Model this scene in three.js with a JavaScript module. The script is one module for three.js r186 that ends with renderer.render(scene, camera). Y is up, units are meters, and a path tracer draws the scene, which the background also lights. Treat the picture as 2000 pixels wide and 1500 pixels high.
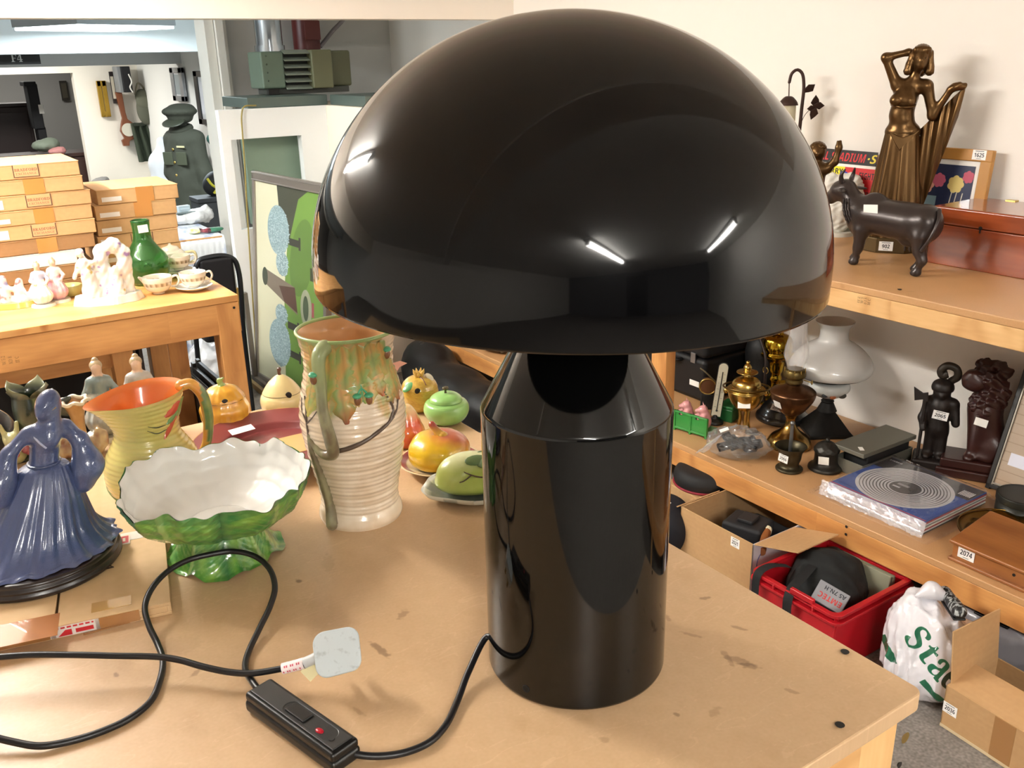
import * as THREE from 'three';
import { RoundedBoxGeometry } from 'three/addons/geometries/RoundedBoxGeometry.js';
import { RectAreaLightUniformsLib } from 'three/addons/lights/RectAreaLightUniformsLib.js';
import * as BGU from 'three/addons/utils/BufferGeometryUtils.js';
import { ImprovedNoise } from 'three/addons/math/ImprovedNoise.js';

// ---------- camera, lights, exposure ----------
const scene = new THREE.Scene();
scene.background = new THREE.Color(0x000000);
const TB = 0.9;                                   // display table height
const camera = new THREE.PerspectiveCamera(45.51, 4 / 3, 0.05, 60);
camera.position.set(-0.546, TB + 0.647, 0.703);
camera.rotation.order = 'YXZ';
camera.rotation.set(-19.65 * Math.PI / 180, -33.56 * Math.PI / 180, -1.32 * Math.PI / 180);
scene.add(camera);
const renderer = new THREE.WebGLRenderer({ antialias: true });
renderer.toneMapping = THREE.LinearToneMapping;
renderer.toneMappingExposure = 4.2;
renderer.shadowMap.enabled = true;
RectAreaLightUniformsLib.init();
const WARM = [1, 0.965, 0.9], COOL = [0.86, 0.96, 1.0];
// [x, z start, z end, ceiling y, radiance, tint] of the batten lamps in the showroom
const TUBES = [
  [-0.85, -2.9, -1.35, 2.2, 40, WARM, 'white batten ceiling lamp over the left table'],
  [-1.0, 1.75, 3.4, 2.2, 40, WARM, 'white batten ceiling lamp behind the camera, left of two'],
  [1.3, 1.9, 3.6, 2.2, 13, WARM, 'white batten ceiling lamp behind the camera, right of two'],
  [-0.7, -4.55, -3.55, 2.2, 14, COOL, 'white batten ceiling lamp beyond the header beam'],
];

// ---------- helpers ----------
let seed = 20240;
const rnd = () => { seed |= 0; seed = seed + 0x6D2B79F5 | 0; let t = Math.imul(seed ^ seed >>> 15, 1 | seed); t = t + Math.imul(t ^ t >>> 7, 61 | t) ^ t; return ((t ^ t >>> 14) >>> 0) / 4294967296; };
const rr = (a, b) => a + (b - a) * rnd();
const NZ = new ImprovedNoise();
const ns = (x, y, z = 0.5) => NZ.noise(x, y, z);
const fbm = (x, y, z = 0.5) => ns(x, y, z) + 0.5 * ns(2.1 * x, 2.1 * y, z + 3) + 0.25 * ns(4.3 * x, 4.3 * y, z + 7);
const V = (x, y, z) => new THREE.Vector3(x, y, z);
const lerp = (a, b, t) => a + (b - a) * t;
const clamp = (v, a, b) => Math.min(b, Math.max(a, v));
const DEG = Math.PI / 180;
function M(c, rough = 0.5, metal = 0, o = {}) { return new THREE.MeshPhysicalMaterial({ color: c, roughness: rough, metalness: metal, ...o }); }
function glaze(c, rough = 0.15, o = {}) { return M(c, 0.45, 0, { clearcoat: 1, clearcoatRoughness: rough, ...o }); }
function fixG(g) {
  if (g.index) g = g.toNonIndexed();
  for (const k of Object.keys(g.attributes)) if (!['position', 'normal', 'uv', 'color'].includes(k)) g.deleteAttribute(k);
  if (!g.attributes.uv) g.setAttribute('uv', new THREE.BufferAttribute(new Float32Array(g.attributes.position.count * 2), 2));
  if (!g.attributes.normal) g.computeVertexNormals();
  g.morphAttributes = {};
  return g;
}
function mrg(list) {
  const a = list.flat().map(fixG);
  const anyC = a.some(g => g.attributes.color);
  for (const g of a) if (anyC && !g.attributes.color) g.setAttribute('color', new THREE.BufferAttribute(new Float32Array(g.attributes.position.count * 3).fill(1), 3));
  return BGU.mergeGeometries(a);
}
function tf(g, p = [0, 0, 0], r = [0, 0, 0], s = 1) {
  const m = new THREE.Matrix4().compose(V(...p), new THREE.Quaternion().setFromEuler(new THREE.Euler(...r, 'YXZ')), Array.isArray(s) ? V(...s) : V(s, s, s));
  return g.applyMatrix4(m);
}
function uvBox(g, u) {            // uv in metres, u = grain axis
  const p = g.attributes.position, n = g.attributes.normal, uv = new Float32Array(p.count * 2), off = [rnd(), rnd()];
  for (let i = 0; i < p.count; i++) {
    const nn = [Math.abs(n.getX(i)), Math.abs(n.getY(i)), Math.abs(n.getZ(i))], P = [p.getX(i), p.getY(i), p.getZ(i)];
    const k = nn.indexOf(Math.max(...nn)); let ax = [0, 1, 2].filter(a => a !== k);
    if (ax[1] === u) ax.reverse();
    uv[2 * i] = P[ax[0]] + off[0]; uv[2 * i + 1] = P[ax[1]] + off[1];
  }
  g.setAttribute('uv', new THREE.BufferAttribute(uv, 2)); return g;
}
// box centred at (x, y, z); grain along the longest side
function bx(w, h, d, x = 0, y = 0, z = 0, r = 0.003, rot = [0, 0, 0]) {
  const rad = Math.min(r, w / 2.01, h / 2.01, d / 2.01);
  let g = rad > 0.0004 ? new RoundedBoxGeometry(w, h, d, 2, rad) : new THREE.BoxGeometry(w, h, d);
  g = fixG(g); const dims = [w, h, d]; uvBox(g, dims.indexOf(Math.max(...dims)));
  return tf(g, [x, y, z], rot);
}
const cyl = (r1, r2, h, x = 0, y = 0, z = 0, seg = 24, rot = [0, 0, 0]) => tf(new THREE.CylinderGeometry(r1, r2, h, seg), [x, y, z], rot);
const sph = (r, x = 0, y = 0, z = 0, s = 1, seg = 20) => tf(new THREE.SphereGeometry(r, seg, Math.round(seg * 0.7)), [x, y, z], [0, 0, 0], s);
const lathe = (pts, seg = 48, x = 0, y = 0, z = 0) => tf(new THREE.LatheGeometry(pts.map(p => new THREE.Vector2(Math.max(p[0], 0.00001), p[1])), seg), [x, y, z]);
// smooth profile through control points
function prof(pts, n = 40) { const c = new THREE.CatmullRomCurve3(pts.map(p => V(p[0], p[1], 0)), false, 'centripetal'); return c.getPoints(n).map(p => [Math.max(0, p.x), p.y]); }
function tube(pts, r, seg = 0, rs = 10, closed = false) {
  const c = new THREE.CatmullRomCurve3(pts.map(p => V(...p)), closed, 'centripetal'); return new THREE.TubeGeometry(c, seg || pts.length * 8, r, rs, closed);
}
function taper(pts, radii, seg = 0, rs = 10) {     // tube with a changing radius and round ends
  const c = new THREE.CatmullRomCurve3(pts.map(p => V(...p)), false, 'centripetal'); const n = seg || pts.length * 8;
  const g = new THREE.TubeGeometry(c, n, 1, rs, false), p = g.attributes.position;
  for (let i = 0; i <= n; i++) {
    const t = i / n, f = t * (radii.length - 1), k = Math.min(radii.length - 2, Math.floor(f)); const R = lerp(radii[k], radii[k + 1], f - k), o = c.getPointAt(t);
    for (let j = 0; j <= rs; j++) { const q = i * (rs + 1) + j; p.setXYZ(q, o.x + (p.getX(q) - o.x) * R, o.y + (p.getY(q) - o.y) * R, o.z + (p.getZ(q) - o.z) * R); }
  }
  const a = c.getPointAt(0), b = c.getPointAt(1);
  return mrg([g, sph(radii[0] * 0.98, a.x, a.y, a.z, 1, 10), sph(radii[radii.length - 1] * 0.98, b.x, b.y, b.z, 1, 10)]);
}
function extr(pts, depth, bev = 0.0015, holes = []) {   // outline in xy, thickness in z, centred
  const s = new THREE.Shape(pts.map(p => new THREE.Vector2(...p))); for (const h of holes) s.holes.push(new THREE.Path(h.map(p => new THREE.Vector2(...p))));
  const g = new THREE.ExtrudeGeometry(s, { depth: Math.max(0.0002, depth - 2 * bev), bevelEnabled: bev > 0, bevelThickness: bev, bevelSize: bev, bevelOffset: -bev, bevelSegments: 2, curveSegments: 12 });
  return tf(g, [0, 0, -depth / 2 + bev]);
}
function deform(g, fn) { const p = g.attributes.position, v = V(0, 0, 0); for (let i = 0; i < p.count; i++) { v.fromBufferAttribute(p, i); fn(v, i); p.setXYZ(i, v.x, v.y, v.z); } g.computeVertexNormals(); return g; }
function smooth(g) { const q = g.clone(); q.deleteAttribute('normal'); q.deleteAttribute('uv'); const m = BGU.mergeVertices(q, 1e-5); m.computeVertexNormals(); return m; }
function tint(g, fn) {                                  // vertex colours: the paint of the thing, in linear values
  const p = g.attributes.position, a = new Float32Array(p.count * 3), v = V(0, 0, 0), c = new THREE.Color();
  for (let i = 0; i < p.count; i++) { v.fromBufferAttribute(p, i); c.set(fn(v, i)); a.set([c.r, c.g, c.b], i * 3); }
  g.setAttribute('color', new THREE.BufferAttribute(a, 3)); return g;
}
const mix = (a, b, t) => new THREE.Color(a).lerp(new THREE.Color(b), clamp(t, 0, 1));
// smooth-joined tapered limbs and ellipsoids meshed by surface nets
// bone: [x1,y1,z1,r1, x2,y2,z2,r2]   ellipsoid: [cx,cy,cz, rx,ry,rz] (6 numbers)
function flesh(bones, cell, k = 0.01, disp = null) {
  let lo = [1e9, 1e9, 1e9], hi = [-1e9, -1e9, -1e9];
  const ext = (x, y, z, r) => [x, y, z].forEach((c, i) => { const q = Array.isArray(r) ? r[i] : r; lo[i] = Math.min(lo[i], c - q); hi[i] = Math.max(hi[i], c + q); });
  for (const b of bones) if (b.length === 6) ext(b[0], b[1], b[2], [b[3], b[4], b[5]]); else { ext(b[0], b[1], b[2], b[3]); ext(b[4], b[5], b[6], b[7]); }
  const mg = 3 * cell + k * 0.4; lo = lo.map(v => v - mg); hi = hi.map(v => v + mg);
  const N = [0, 1, 2].map(i => Math.ceil((hi[i] - lo[i]) / cell) + 1), [nx, ny, nz] = N;
  const F = new Float32Array(nx * ny * nz).fill(1e3);
  const K = Math.max(k, 1e-6);
  for (const b of bones) {
    const e = b.length === 6; let bl, bh;
    if (e) { bl = [b[0] - b[3], b[1] - b[4], b[2] - b[5]]; bh = [b[0] + b[3], b[1] + b[4], b[2] + b[5]]; }
    else { bl = [0, 1, 2].map(i => Math.min(b[i] - b[3], b[4 + i] - b[7])); bh = [0, 1, 2].map(i => Math.max(b[i] + b[3], b[4 + i] + b[7])); }
    const pad = k + 3 * cell; const i0 = [0, 1, 2].map(i => Math.max(0, Math.floor((bl[i] - pad - lo[i]) / cell))), i1 = [0, 1, 2].map(i => Math.min(N[i] - 1, Math.ceil((bh[i] + pad - lo[i]) / cell)));
    const ax = b[0], ay = b[1], az = b[2]; let dx, dy, dz, L2;
    if (!e) { dx = b[4] - ax; dy = b[5] - ay; dz = b[6] - az; L2 = dx * dx + dy * dy + dz * dz || 1e-12; }
    for (let z = i0[2]; z <= i1[2]; z++) for (let y = i0[1]; y <= i1[1]; y++) for (let x = i0[0]; x <= i1[0]; x++) {
      const px = lo[0] + x * cell, py = lo[1] + y * cell, pz = lo[2] + z * cell; let d;
      if (e) {
        const qx = (px - ax) / b[3], qy = (py - ay) / b[4], qz = (pz - az) / b[5], k0 = Math.sqrt(qx * qx + qy * qy + qz * qz);
        const k1 = Math.sqrt((qx / b[3]) ** 2 + (qy / b[4]) ** 2 + (qz / b[5]) ** 2) || 1e-9; d = k0 * (k0 - 1) / k1; if (k0 < 1e-6) d = -Math.min(b[3], b[4], b[5]);
      } else {
        const t = clamp(((px - ax) * dx + (py - ay) * dy + (pz - az) * dz) / L2, 0, 1);
        d = Math.hypot(px - ax - dx * t, py - ay - dy * t, pz - az - dz * t) - (b[3] + (b[7] - b[3]) * t);
      }
      const q = x + nx * (y + ny * z), f = F[q], h = Math.max(K - Math.abs(f - d), 0) / K; F[q] = Math.min(f, d) - h * h * K * 0.25;
    }
  }
  if (disp) for (let z = 0, q = 0; z < nz; z++) for (let y = 0; y < ny; y++) for (let x = 0; x < nx; x++, q++) if (Math.abs(F[q]) < 0.05) F[q] += disp(lo[0] + x * cell, lo[1] + y * cell, lo[2] + z * cell);
  const vi = new Int32Array(nx * ny * nz).fill(-1), pos = [], idx = [];
  const at = (x, y, z) => x + nx * (y + ny * z);
  for (let z = 0; z < nz - 1; z++) for (let y = 0; y < ny - 1; y++) for (let x = 0; x < nx - 1; x++) {
    let m = 0; const c = [];
    for (let i = 0; i < 8; i++) { const f = F[at(x + (i & 1), y + (i >> 1 & 1), z + (i >> 2))]; c.push(f); if (f < 0) m |= 1 << i; }
    if (m === 0 || m === 255) continue;
    let sx = 0, sy = 0, sz = 0, n = 0;
    for (let a = 0; a < 8; a++) for (const bit of [1, 2, 4]) { const b = a | bit; if (b === a) continue; if ((c[a] < 0) === (c[b] < 0)) continue; const t = c[a] / (c[a] - c[b]); sx += (a & 1) + (bit === 1 ? t : 0); sy += (a >> 1 & 1) + (bit === 2 ? t : 0); sz += (a >> 2) + (bit === 4 ? t : 0); n++; }
    vi[at(x, y, z)] = pos.length / 3; pos.push(lo[0] + (x + sx / n) * cell, lo[1] + (y + sy / n) * cell, lo[2] + (z + sz / n) * cell);
  }
  const quad = (a, b, c, d, fl) => { if (a < 0 || b < 0 || c < 0 || d < 0) return; fl ? idx.push(a, b, c, a, c, d) : idx.push(a, c, b, a, d, c); };
  for (let z = 1; z < nz - 1; z++) for (let y = 1; y < ny - 1; y++) for (let x = 1; x < nx - 1; x++) {
    const f = F[at(x, y, z)] < 0;
    if (f !== F[at(x + 1, y, z)] < 0) quad(vi[at(x, y - 1, z - 1)], vi[at(x, y, z - 1)], vi[at(x, y, z)], vi[at(x, y - 1, z)], f);
    if (f !== F[at(x, y + 1, z)] < 0) quad(vi[at(x - 1, y, z - 1)], vi[at(x - 1, y, z)], vi[at(x, y, z)], vi[at(x, y, z - 1)], f);
    if (f !== F[at(x, y, z + 1)] < 0) quad(vi[at(x - 1, y - 1, z)], vi[at(x, y - 1, z)], vi[at(x, y, z)], vi[at(x - 1, y, z)], f);
  }
  const g = new THREE.BufferGeometry(); g.setAttribute('position', new THREE.BufferAttribute(new Float32Array(pos), 3)); g.setIndex(idx); g.computeVertexNormals();
  g.setAttribute('uv', new THREE.BufferAttribute(new Float32Array(pos.length / 3 * 2), 2)); return g;
}
// ---------- naming ----------
const taken = {};
function numbered(n) { taken[n] = (taken[n] || 0) + 1; return taken[n] === 1 ? n : n + '_' + String(taken[n] - 1).padStart(3, '0'); }
function mesh(name, g, m) { const o = new THREE.Mesh(g, m); o.name = name; o.castShadow = o.receiveShadow = true; return o; }
function thing(name, label, category, p = [0, 0, 0], turn = 0, group) {
  const o = new THREE.Group(); o.name = numbered(name); o.position.set(...p); o.rotation.y = turn; scene.add(o);
  o.userData = { label, category }; if (group) o.userData.group = group; return o;
}
function one(name, label, category, g, m, p = [0, 0, 0], turn = 0, group) {
  const o = mesh(numbered(name), g, m); o.position.set(...p); o.rotation.y = turn; scene.add(o);
  o.userData = { label, category }; if (group) o.userData.group = group; return o;
}
function part(parent, name, g, m, label) { const o = mesh(name, Array.isArray(g) ? mrg(g) : g, m); if (label) o.userData.label = label; parent.add(o); return o; }
function struct(name, g, m) { const o = mesh(name, Array.isArray(g) ? mrg(g) : g, m); o.userData.kind = 'structure'; scene.add(o); return o; }
// ---------- textures ----------
function dtex(w, h, fn, srgb = true, rep = null) {
  const a = new Uint8Array(w * h * 4);
  for (let y = 0; y < h; y++) for (let x = 0; x < w; x++) { const c = fn(x / w, y / h), i = 4 * (y * w + x); a[i] = clamp(c[0], 0, 255); a[i + 1] = clamp(c[1], 0, 255); a[i + 2] = clamp(c[2], 0, 255); a[i + 3] = 255; }
  const t = new THREE.DataTexture(a, w, h); t.magFilter = THREE.LinearFilter; t.minFilter = THREE.LinearMipmapLinearFilter; t.generateMipmaps = true; t.wrapS = t.wrapT = THREE.RepeatWrapping; if (srgb) t.colorSpace = THREE.SRGBColorSpace; if (rep) t.repeat.set(...rep); t.needsUpdate = true; return t;
}
function ctex(w, h, draw) { const c = document.createElement('canvas'); c.width = w; c.height = h; const x = c.getContext('2d'); draw(x, w, h); const t = new THREE.CanvasTexture(c); t.colorSpace = THREE.SRGBColorSpace; t.anisotropy = 4; return t; }
// tiling value noise so that repeats join
function pine(base, dark, seedv, knots) {
  const kn = []; for (let i = 0; i < knots; i++) kn.push([rnd(), rnd(), rr(0.006, 0.016)]);
  return dtex(1024, 256, (u, v) => {
    let w = v * 9 + 0.5 * fbm(u * 2.5 + seedv, v * 2, seedv), k = 0;
    for (const q of kn) { let dx = (u - q[0]), dy = (v - q[1]); dx -= Math.round(dx); dy -= Math.round(dy); const d = Math.hypot(dx, dy * 0.25); w += 1.1 * Math.exp(-(dx * dx / 0.002 + dy * dy / 0.012)) * (dy > 0 ? 1 : -1); k = Math.max(k, 1 - d / q[2]); }
    const ring = Math.pow(0.5 + 0.5 * Math.sin(w * 6.28), 2.2), fib = 0.12 * ns(u * 20, v * 160, seedv) + 0.1 * fbm(u * 6, v * 6, seedv);
    let t = 0.3 * ring + fib + 0.12; if (k > 0) t = Math.max(t, 0.4 + k * 1.0); t = clamp(t, 0, 1.4);
    return [0, 1, 2].map(i => base[i] + (dark[i] - base[i]) * t);
  });
}
const PINE = pine([232, 190, 132], [176, 118, 62], 1.3, 6), PINE2 = pine([224, 164, 98], [150, 88, 40], 5.1, 5);
const MDF = dtex(1024, 1024, (u, v) => {
  const a = fbm(u * 5, v * 5, 2), b = ns(u * 300, v * 300, 4), s = fbm(u * 14 + 9, v * 14, 8);
  let d = 6 * a + 5 * b; if (s > 0.72) d -= (s - 0.72) * 60; return [200 + d, 168 + d * 1.05, 131 + d * 1.15];
});
const CARD = dtex(256, 256, (u, v) => { const b = ns(u * 90, v * 90, 1), a = fbm(u * 5, v * 5, 3), l = ns(u * 2, v * 120, 5); const d = 5 * b + 5 * a + 4 * l; return [206 + d, 172 + d, 128 + d]; });
const BUMPY = dtex(256, 256, (u, v) => { const c = 128 + 90 * fbm(u * 12, v * 12, 1); return [c, c, c]; }, false);
const FINE = dtex(256, 256, (u, v) => { const c = 128 + 100 * ns(u * 110, v * 110, 1) + 40 * fbm(u * 30, v * 30, 4); return [c, c, c]; }, false);
const mPine = M(0xffffff, 0.55, 0, { map: PINE }), mPine2 = M(0xffffff, 0.5, 0, { map: PINE2 }), mMDF = M(0xffeacf, 0.42, 0, { map: MDF, clearcoat: 0.15, clearcoatRoughness: 0.5 });
mPine.userData.keep = 1;
const mCard = M(0xffffff, 0.8, 0, { map: CARD }), mWhite = M(0xe9e6dd, 0.7), mBlack = M(0x0b0b0c, 0.45), mSteel = M(0xb9bcc0, 0.3, 1), mBrass = M(0xd2b468, 0.28, 1), mDark = M(0x1a1715, 0.6), mPaper = M(0xf2f0ea, 0.7);
// printed sticker: text lines on white, lying in xy facing +z
function stickerG(w, h) { return extr([[-w / 2, -h / 2], [w / 2, -h / 2], [w / 2, h / 2], [-w / 2, h / 2]], 0.0008, 0); }
const stickTex = {};
function stickerM(txt, head = true) {
  const key = txt + head; if (stickTex[key]) return stickTex[key];
  const t = ctex(160, 96, (c, w, h) => { c.fillStyle = '#f4f3f0'; c.fillRect(0, 0, w, h); c.fillStyle = '#22242c'; c.textAlign = 'center'; if (head) { c.globalAlpha = 0.6; c.fillRect(30, 9, 100, 7); c.fillRect(52, 82, 56, 5); c.globalAlpha = 1; } c.font = 'bold 54px sans-serif'; c.fillText(txt, w / 2, 69, 150); });
  return stickTex[key] = M(0xffffff, 0.6, 0, { map: t });
}
function planeXY(w, h, m0 = 0) { return new THREE.PlaneGeometry(w, h); }
// a sticker as a part: thin slab with the print on its front face
function sticker(parent, txt, w, h, p, r = [0, 0, 0], name = 'label') {
  const g = tf(new THREE.BoxGeometry(w, h, 0.0006), p, r); return part(parent, name, g, txt ? stickerM(txt) : mPaper, txt ? 'white paper lot sticker printed ' + txt : 'white paper sticker');
}
// surveyed points: the photograph's sight lines met with a known height, wall plane or distance
camera.updateMatrixWorld();
const _r = V(0, 0, 0), _u = V(0, 0, 0), _b = V(0, 0, 0); camera.matrixWorld.extractBasis(_r, _u, _b);
const sight = (px, py) => V(0, 0, 0).addScaledVector(_b, -1).addScaledVector(_r, (px - 1000) / 1788).addScaledVector(_u, (750 - py) / 1788);
const at = (px, py, d) => sight(px, py).multiplyScalar(d).add(camera.position);
const onY = (px, py, y) => { const s = sight(px, py); return s.multiplyScalar((y - camera.position.y) / s.y).add(camera.position); };
const onX = (px, py, x) => { const s = sight(px, py); return s.multiplyScalar((x - camera.position.x) / s.x).add(camera.position); };
const onZ = (px, py, z) => { const s = sight(px, py); return s.multiplyScalar((z - camera.position.z) / s.z).add(camera.position); };
const toCam = (x, z) => Math.atan2(camera.position.x - x, camera.position.z - z);   // turn that makes +z face the camera

// ---------- setting ----------
const XW = 2.17, ZH = -3.3, ZB = -4.75, CH = 2.2;
const mWall = M(0xf1ede6, 0.8), mCeil = M(0xf4f2ee, 0.85), mGrey = M(0xc9c8c4, 0.8), mCarpet = M(0xffffff, 0.95, 0, { map: dtex(512, 512, (u, v) => { const n = 26 * ns(u * 150, v * 150, 2) + 12 * fbm(u * 20, v * 20, 1); return [128 + n, 122 + n, 116 + n]; }), bumpMap: BUMPY, bumpScale: 0.003 });
const floorG = (x0, x1, z0, z1, y) => uvBox(tf(new THREE.BoxGeometry(x1 - x0, 0.1, z1 - z0), [(x0 + x1) / 2, y - 0.05, (z0 + z1) / 2]), 0);
const slab = (x0, x1, y0, y1, z0, z1) => fixG(tf(new THREE.BoxGeometry(x1 - x0, y1 - y0, z1 - z0), [(x0 + x1) / 2, (y0 + y1) / 2, (z0 + z1) / 2]));
struct('floor', [floorG(-4.6, 2.3, -4.6, 6.2, 0)], mCarpet);
struct('floor_far_hall', [floorG(-4.6, 3.2, -14.6, -4.6, -0.9)], mCarpet);
struct('ceiling', [slab(-4.6, 2.3, CH, CH + 0.1, ZB, 6.2)], mCeil);
struct('wall_right', [slab(XW, XW + 0.12, 0, CH, ZB, 6.2)], mWall);
struct('wall_left', [slab(-4.72, -4.6, -0.9, CH + 0.1, -14.6, 6.2)], mWall);
struct('wall_back', [slab(-4.6, -1.6, 0, CH, 6.1, 6.2), slab(-0.7, 2.3, 0, CH, 6.1, 6.2), slab(-1.6, -0.7, 2.0, CH, 6.1, 6.2)], M(0x77777a, 0.8));
struct('door_1', [bx(0.9, 2.0, 0.05, -1.15, 1.0, 6.15)], M(0x2b2c30, 0.6));
{ // the header across the showroom: it runs level, its underside a little over head height
  const a = onZ(0, 20, ZH), b = onZ(930, 49, ZH);
  struct('trim_1', [slab(-4.6, XW, (a.y + b.y) / 2, CH, ZH - 0.12, ZH)], M(0xf6efe4, 0.7));
  struct('trim_2', [slab(-4.6, XW, 2.0, CH, 0.16, 0.34)], mCeil);
}
// grey bay behind the heater, with the white post that ends it
const pz = ZB + 0.15;
const pl = onZ(405, 100, pz).x, pr = onZ(452, 150, pz).x;
struct('wall_bay', [slab(pr, XW + 0.1, 0, CH, ZB, ZB + 0.1)], mGrey);
struct('trim_3', [slab(pl, pl + (pr - pl) * 0.42, -0.9, CH, ZB - 0.03, pz), slab(pl + (pr - pl) * 0.45, pl + (pr - pl) * 0.8, -0.9, CH, ZB - 0.03, pz + 0.03), slab(pl + (pr - pl) * 0.83, pr, 0, CH, ZB - 0.03, pz + 0.005)], mWhite);
// white low wall with a recess, and the cream return of it
const zf = -3.92, wl = onZ(425, 208, zf).x, wr = onZ(637, 214, zf).x, wt = onZ(540, 210, zf).y;
const rl = onZ(466, 400, zf).x, rR = onZ(592, 300, zf).x, rt = onZ(530, 268, zf).y, gm = onZ(493, 300, zf).x;
const wb = 0.75;
struct('wall_low', [slab(wl, rl, 0, wt, zf - 0.05, zf), slab(rR, wr, 0, wt, zf - 0.05, zf), slab(rl, rR, rt, wt, zf - 0.05, zf), slab(rl, rR, 0, wb, zf - 0.05, zf), slab(wl + 0.28, wr, 0, wt, zf - 0.5, zf - 0.42)], M(0xeef2f2, 0.6));
struct('wall_low_return', [slab(wr, XW, 0, wt, zf - 0.5, -3.42)], M(0xf3e6d4, 0.7));
struct('trim_4', [slab(gm, rR + 0.02, wb, rt + 0.02, zf - 0.16, zf - 0.11)], M(0x7f9482, 0.55));
// far hall, a lower level
const FW = 1.98, FZ = -10.4, FC = 1.93, FF = -0.9;
const mFar = M(0xf0f0ec, 0.8), mCool = M(0xdfe7ea, 0.8);
const ol = onZ(152, 200, FZ).x, ot = onZ(80, 144, FZ).y, gz = -7.3, kz = -8.6;
struct('wall_far_right', [slab(FW, FW + 0.1, FF, FC, FZ, ZB)], mFar);
struct('wall_far_back', [slab(ol, FW, FF, FC, FZ - 0.15, FZ), slab(-4.6, ol, ot, FC, FZ - 0.15, FZ)], M(0xf2ece0, 0.8));
struct('ceiling_far', [slab(-4.6, FW + 0.1, FC, FC + 0.1, -14.6, ZB)], mCool);
struct('trim_5', [slab(-4.6, FW, onZ(150, 104, gz).y, FC, gz - 0.3, gz)], mCool);
struct('trim_6', [slab(-4.6, FW, onZ(150, 129, kz).y, FC, kz - 0.2, kz)], M(0xc4c6c6, 0.8));
struct('wall_dark_room', [slab(-4.6, 3.2, FF, FC, -14.5, -14.4), slab(2.9, 3.0, FF, FC, -14.5, FZ - 0.15)], M(0x9a9894, 0.8));

// ---------- lamps ----------
function batten(x, z0, z1, y, L, tintc, label) {
  const len = Math.abs(z1 - z0), zc = (z0 + z1) / 2, t = thing('ceiling_light', label, 'ceiling light', [x, y, zc]);
  part(t, 'housing', [bx(0.1, 0.05, len + 0.06, 0, -0.026, 0, 0.004)], M(0xdedede, 0.5));
  for (const s of [-1, 1]) part(t, 'lamp_holder', [bx(0.06, 0.06, 0.03, 0, -0.075, s * (len / 2 + 0.012), 0.006)], M(0xcfcfcf, 0.5));
  const c = new THREE.Color(...tintc);
  part(t, 'lamp_tube', [cyl(0.018, 0.018, len - 0.02, 0, -0.085, 0, 16, [Math.PI / 2, 0, 0])], M(0xffffff, 0.4, 0, { emissive: c, emissiveIntensity: 14 }));
  // a bare tube shines down and to both sides
  for (const [tiltA, k] of [[0, 1], [100, 0.95], [-100, 0.95]]) { const l = new THREE.RectAreaLight(c, L * k, 0.05, len), a = tiltA * DEG; l.position.set(Math.sin(a) * 0.025, -0.085 - Math.cos(a) * 0.025, 0); l.rotation.order = 'ZXY'; l.rotation.set(-Math.PI / 2, 0, a); t.add(l); }
}
for (const a of TUBES) batten(...a);
{ // square diffuser panel in the far hall
  const y = 1.8, c = onY(188, 55, y), w = 0.8, d = 0.7;
  const t = thing('ceiling_light', 'glowing square diffuser panel light in the far hall', 'ceiling light', [c.x, y, c.z], 0.45);
  part(t, 'frame', [bx(w, 0.12, d, 0, 0.068, 0, 0.005)], M(0xaab2b8, 0.6));
  part(t, 'diffuser', [bx(w * 0.97, 0.02, d * 0.97, 0, 0.0, 0, 0.004)], M(0xffffff, 0.5, 0, { emissive: new THREE.Color(...COOL), emissiveIntensity: 3 }));
  const l = new THREE.RectAreaLight(new THREE.Color(...COOL), 9, w, d); l.position.y = -0.015; l.rotation.x = -Math.PI / 2; t.add(l);
  const t2 = thing('ceiling_light', 'plain lamp panel further down the far hall', 'ceiling light', [0.2, FC - 0.03, -9.5]);
  part(t2, 'diffuser', [bx(1.2, 0.04, 0.3, 0, 0, 0, 0.004)], M(0xffffff, 0.5, 0, { emissive: new THREE.Color(...WARM), emissiveIntensity: 3 }));
  const l2 = new THREE.RectAreaLight(new THREE.Color(...WARM), 12, 1.2, 0.3); l2.position.y = -0.03; l2.rotation.x = -Math.PI / 2; t2.add(l2);
  const t3 = t2.clone(); t3.name = numbered('ceiling_light'); t3.position.set(0.9, FC - 0.03, -12.9); t3.userData = { label: 'dim lamp panel in the dark furniture room', category: 'ceiling light' }; scene.add(t3); t3.traverse(o => { if (o.isLight) o.intensity = 3.5; });
}
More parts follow.
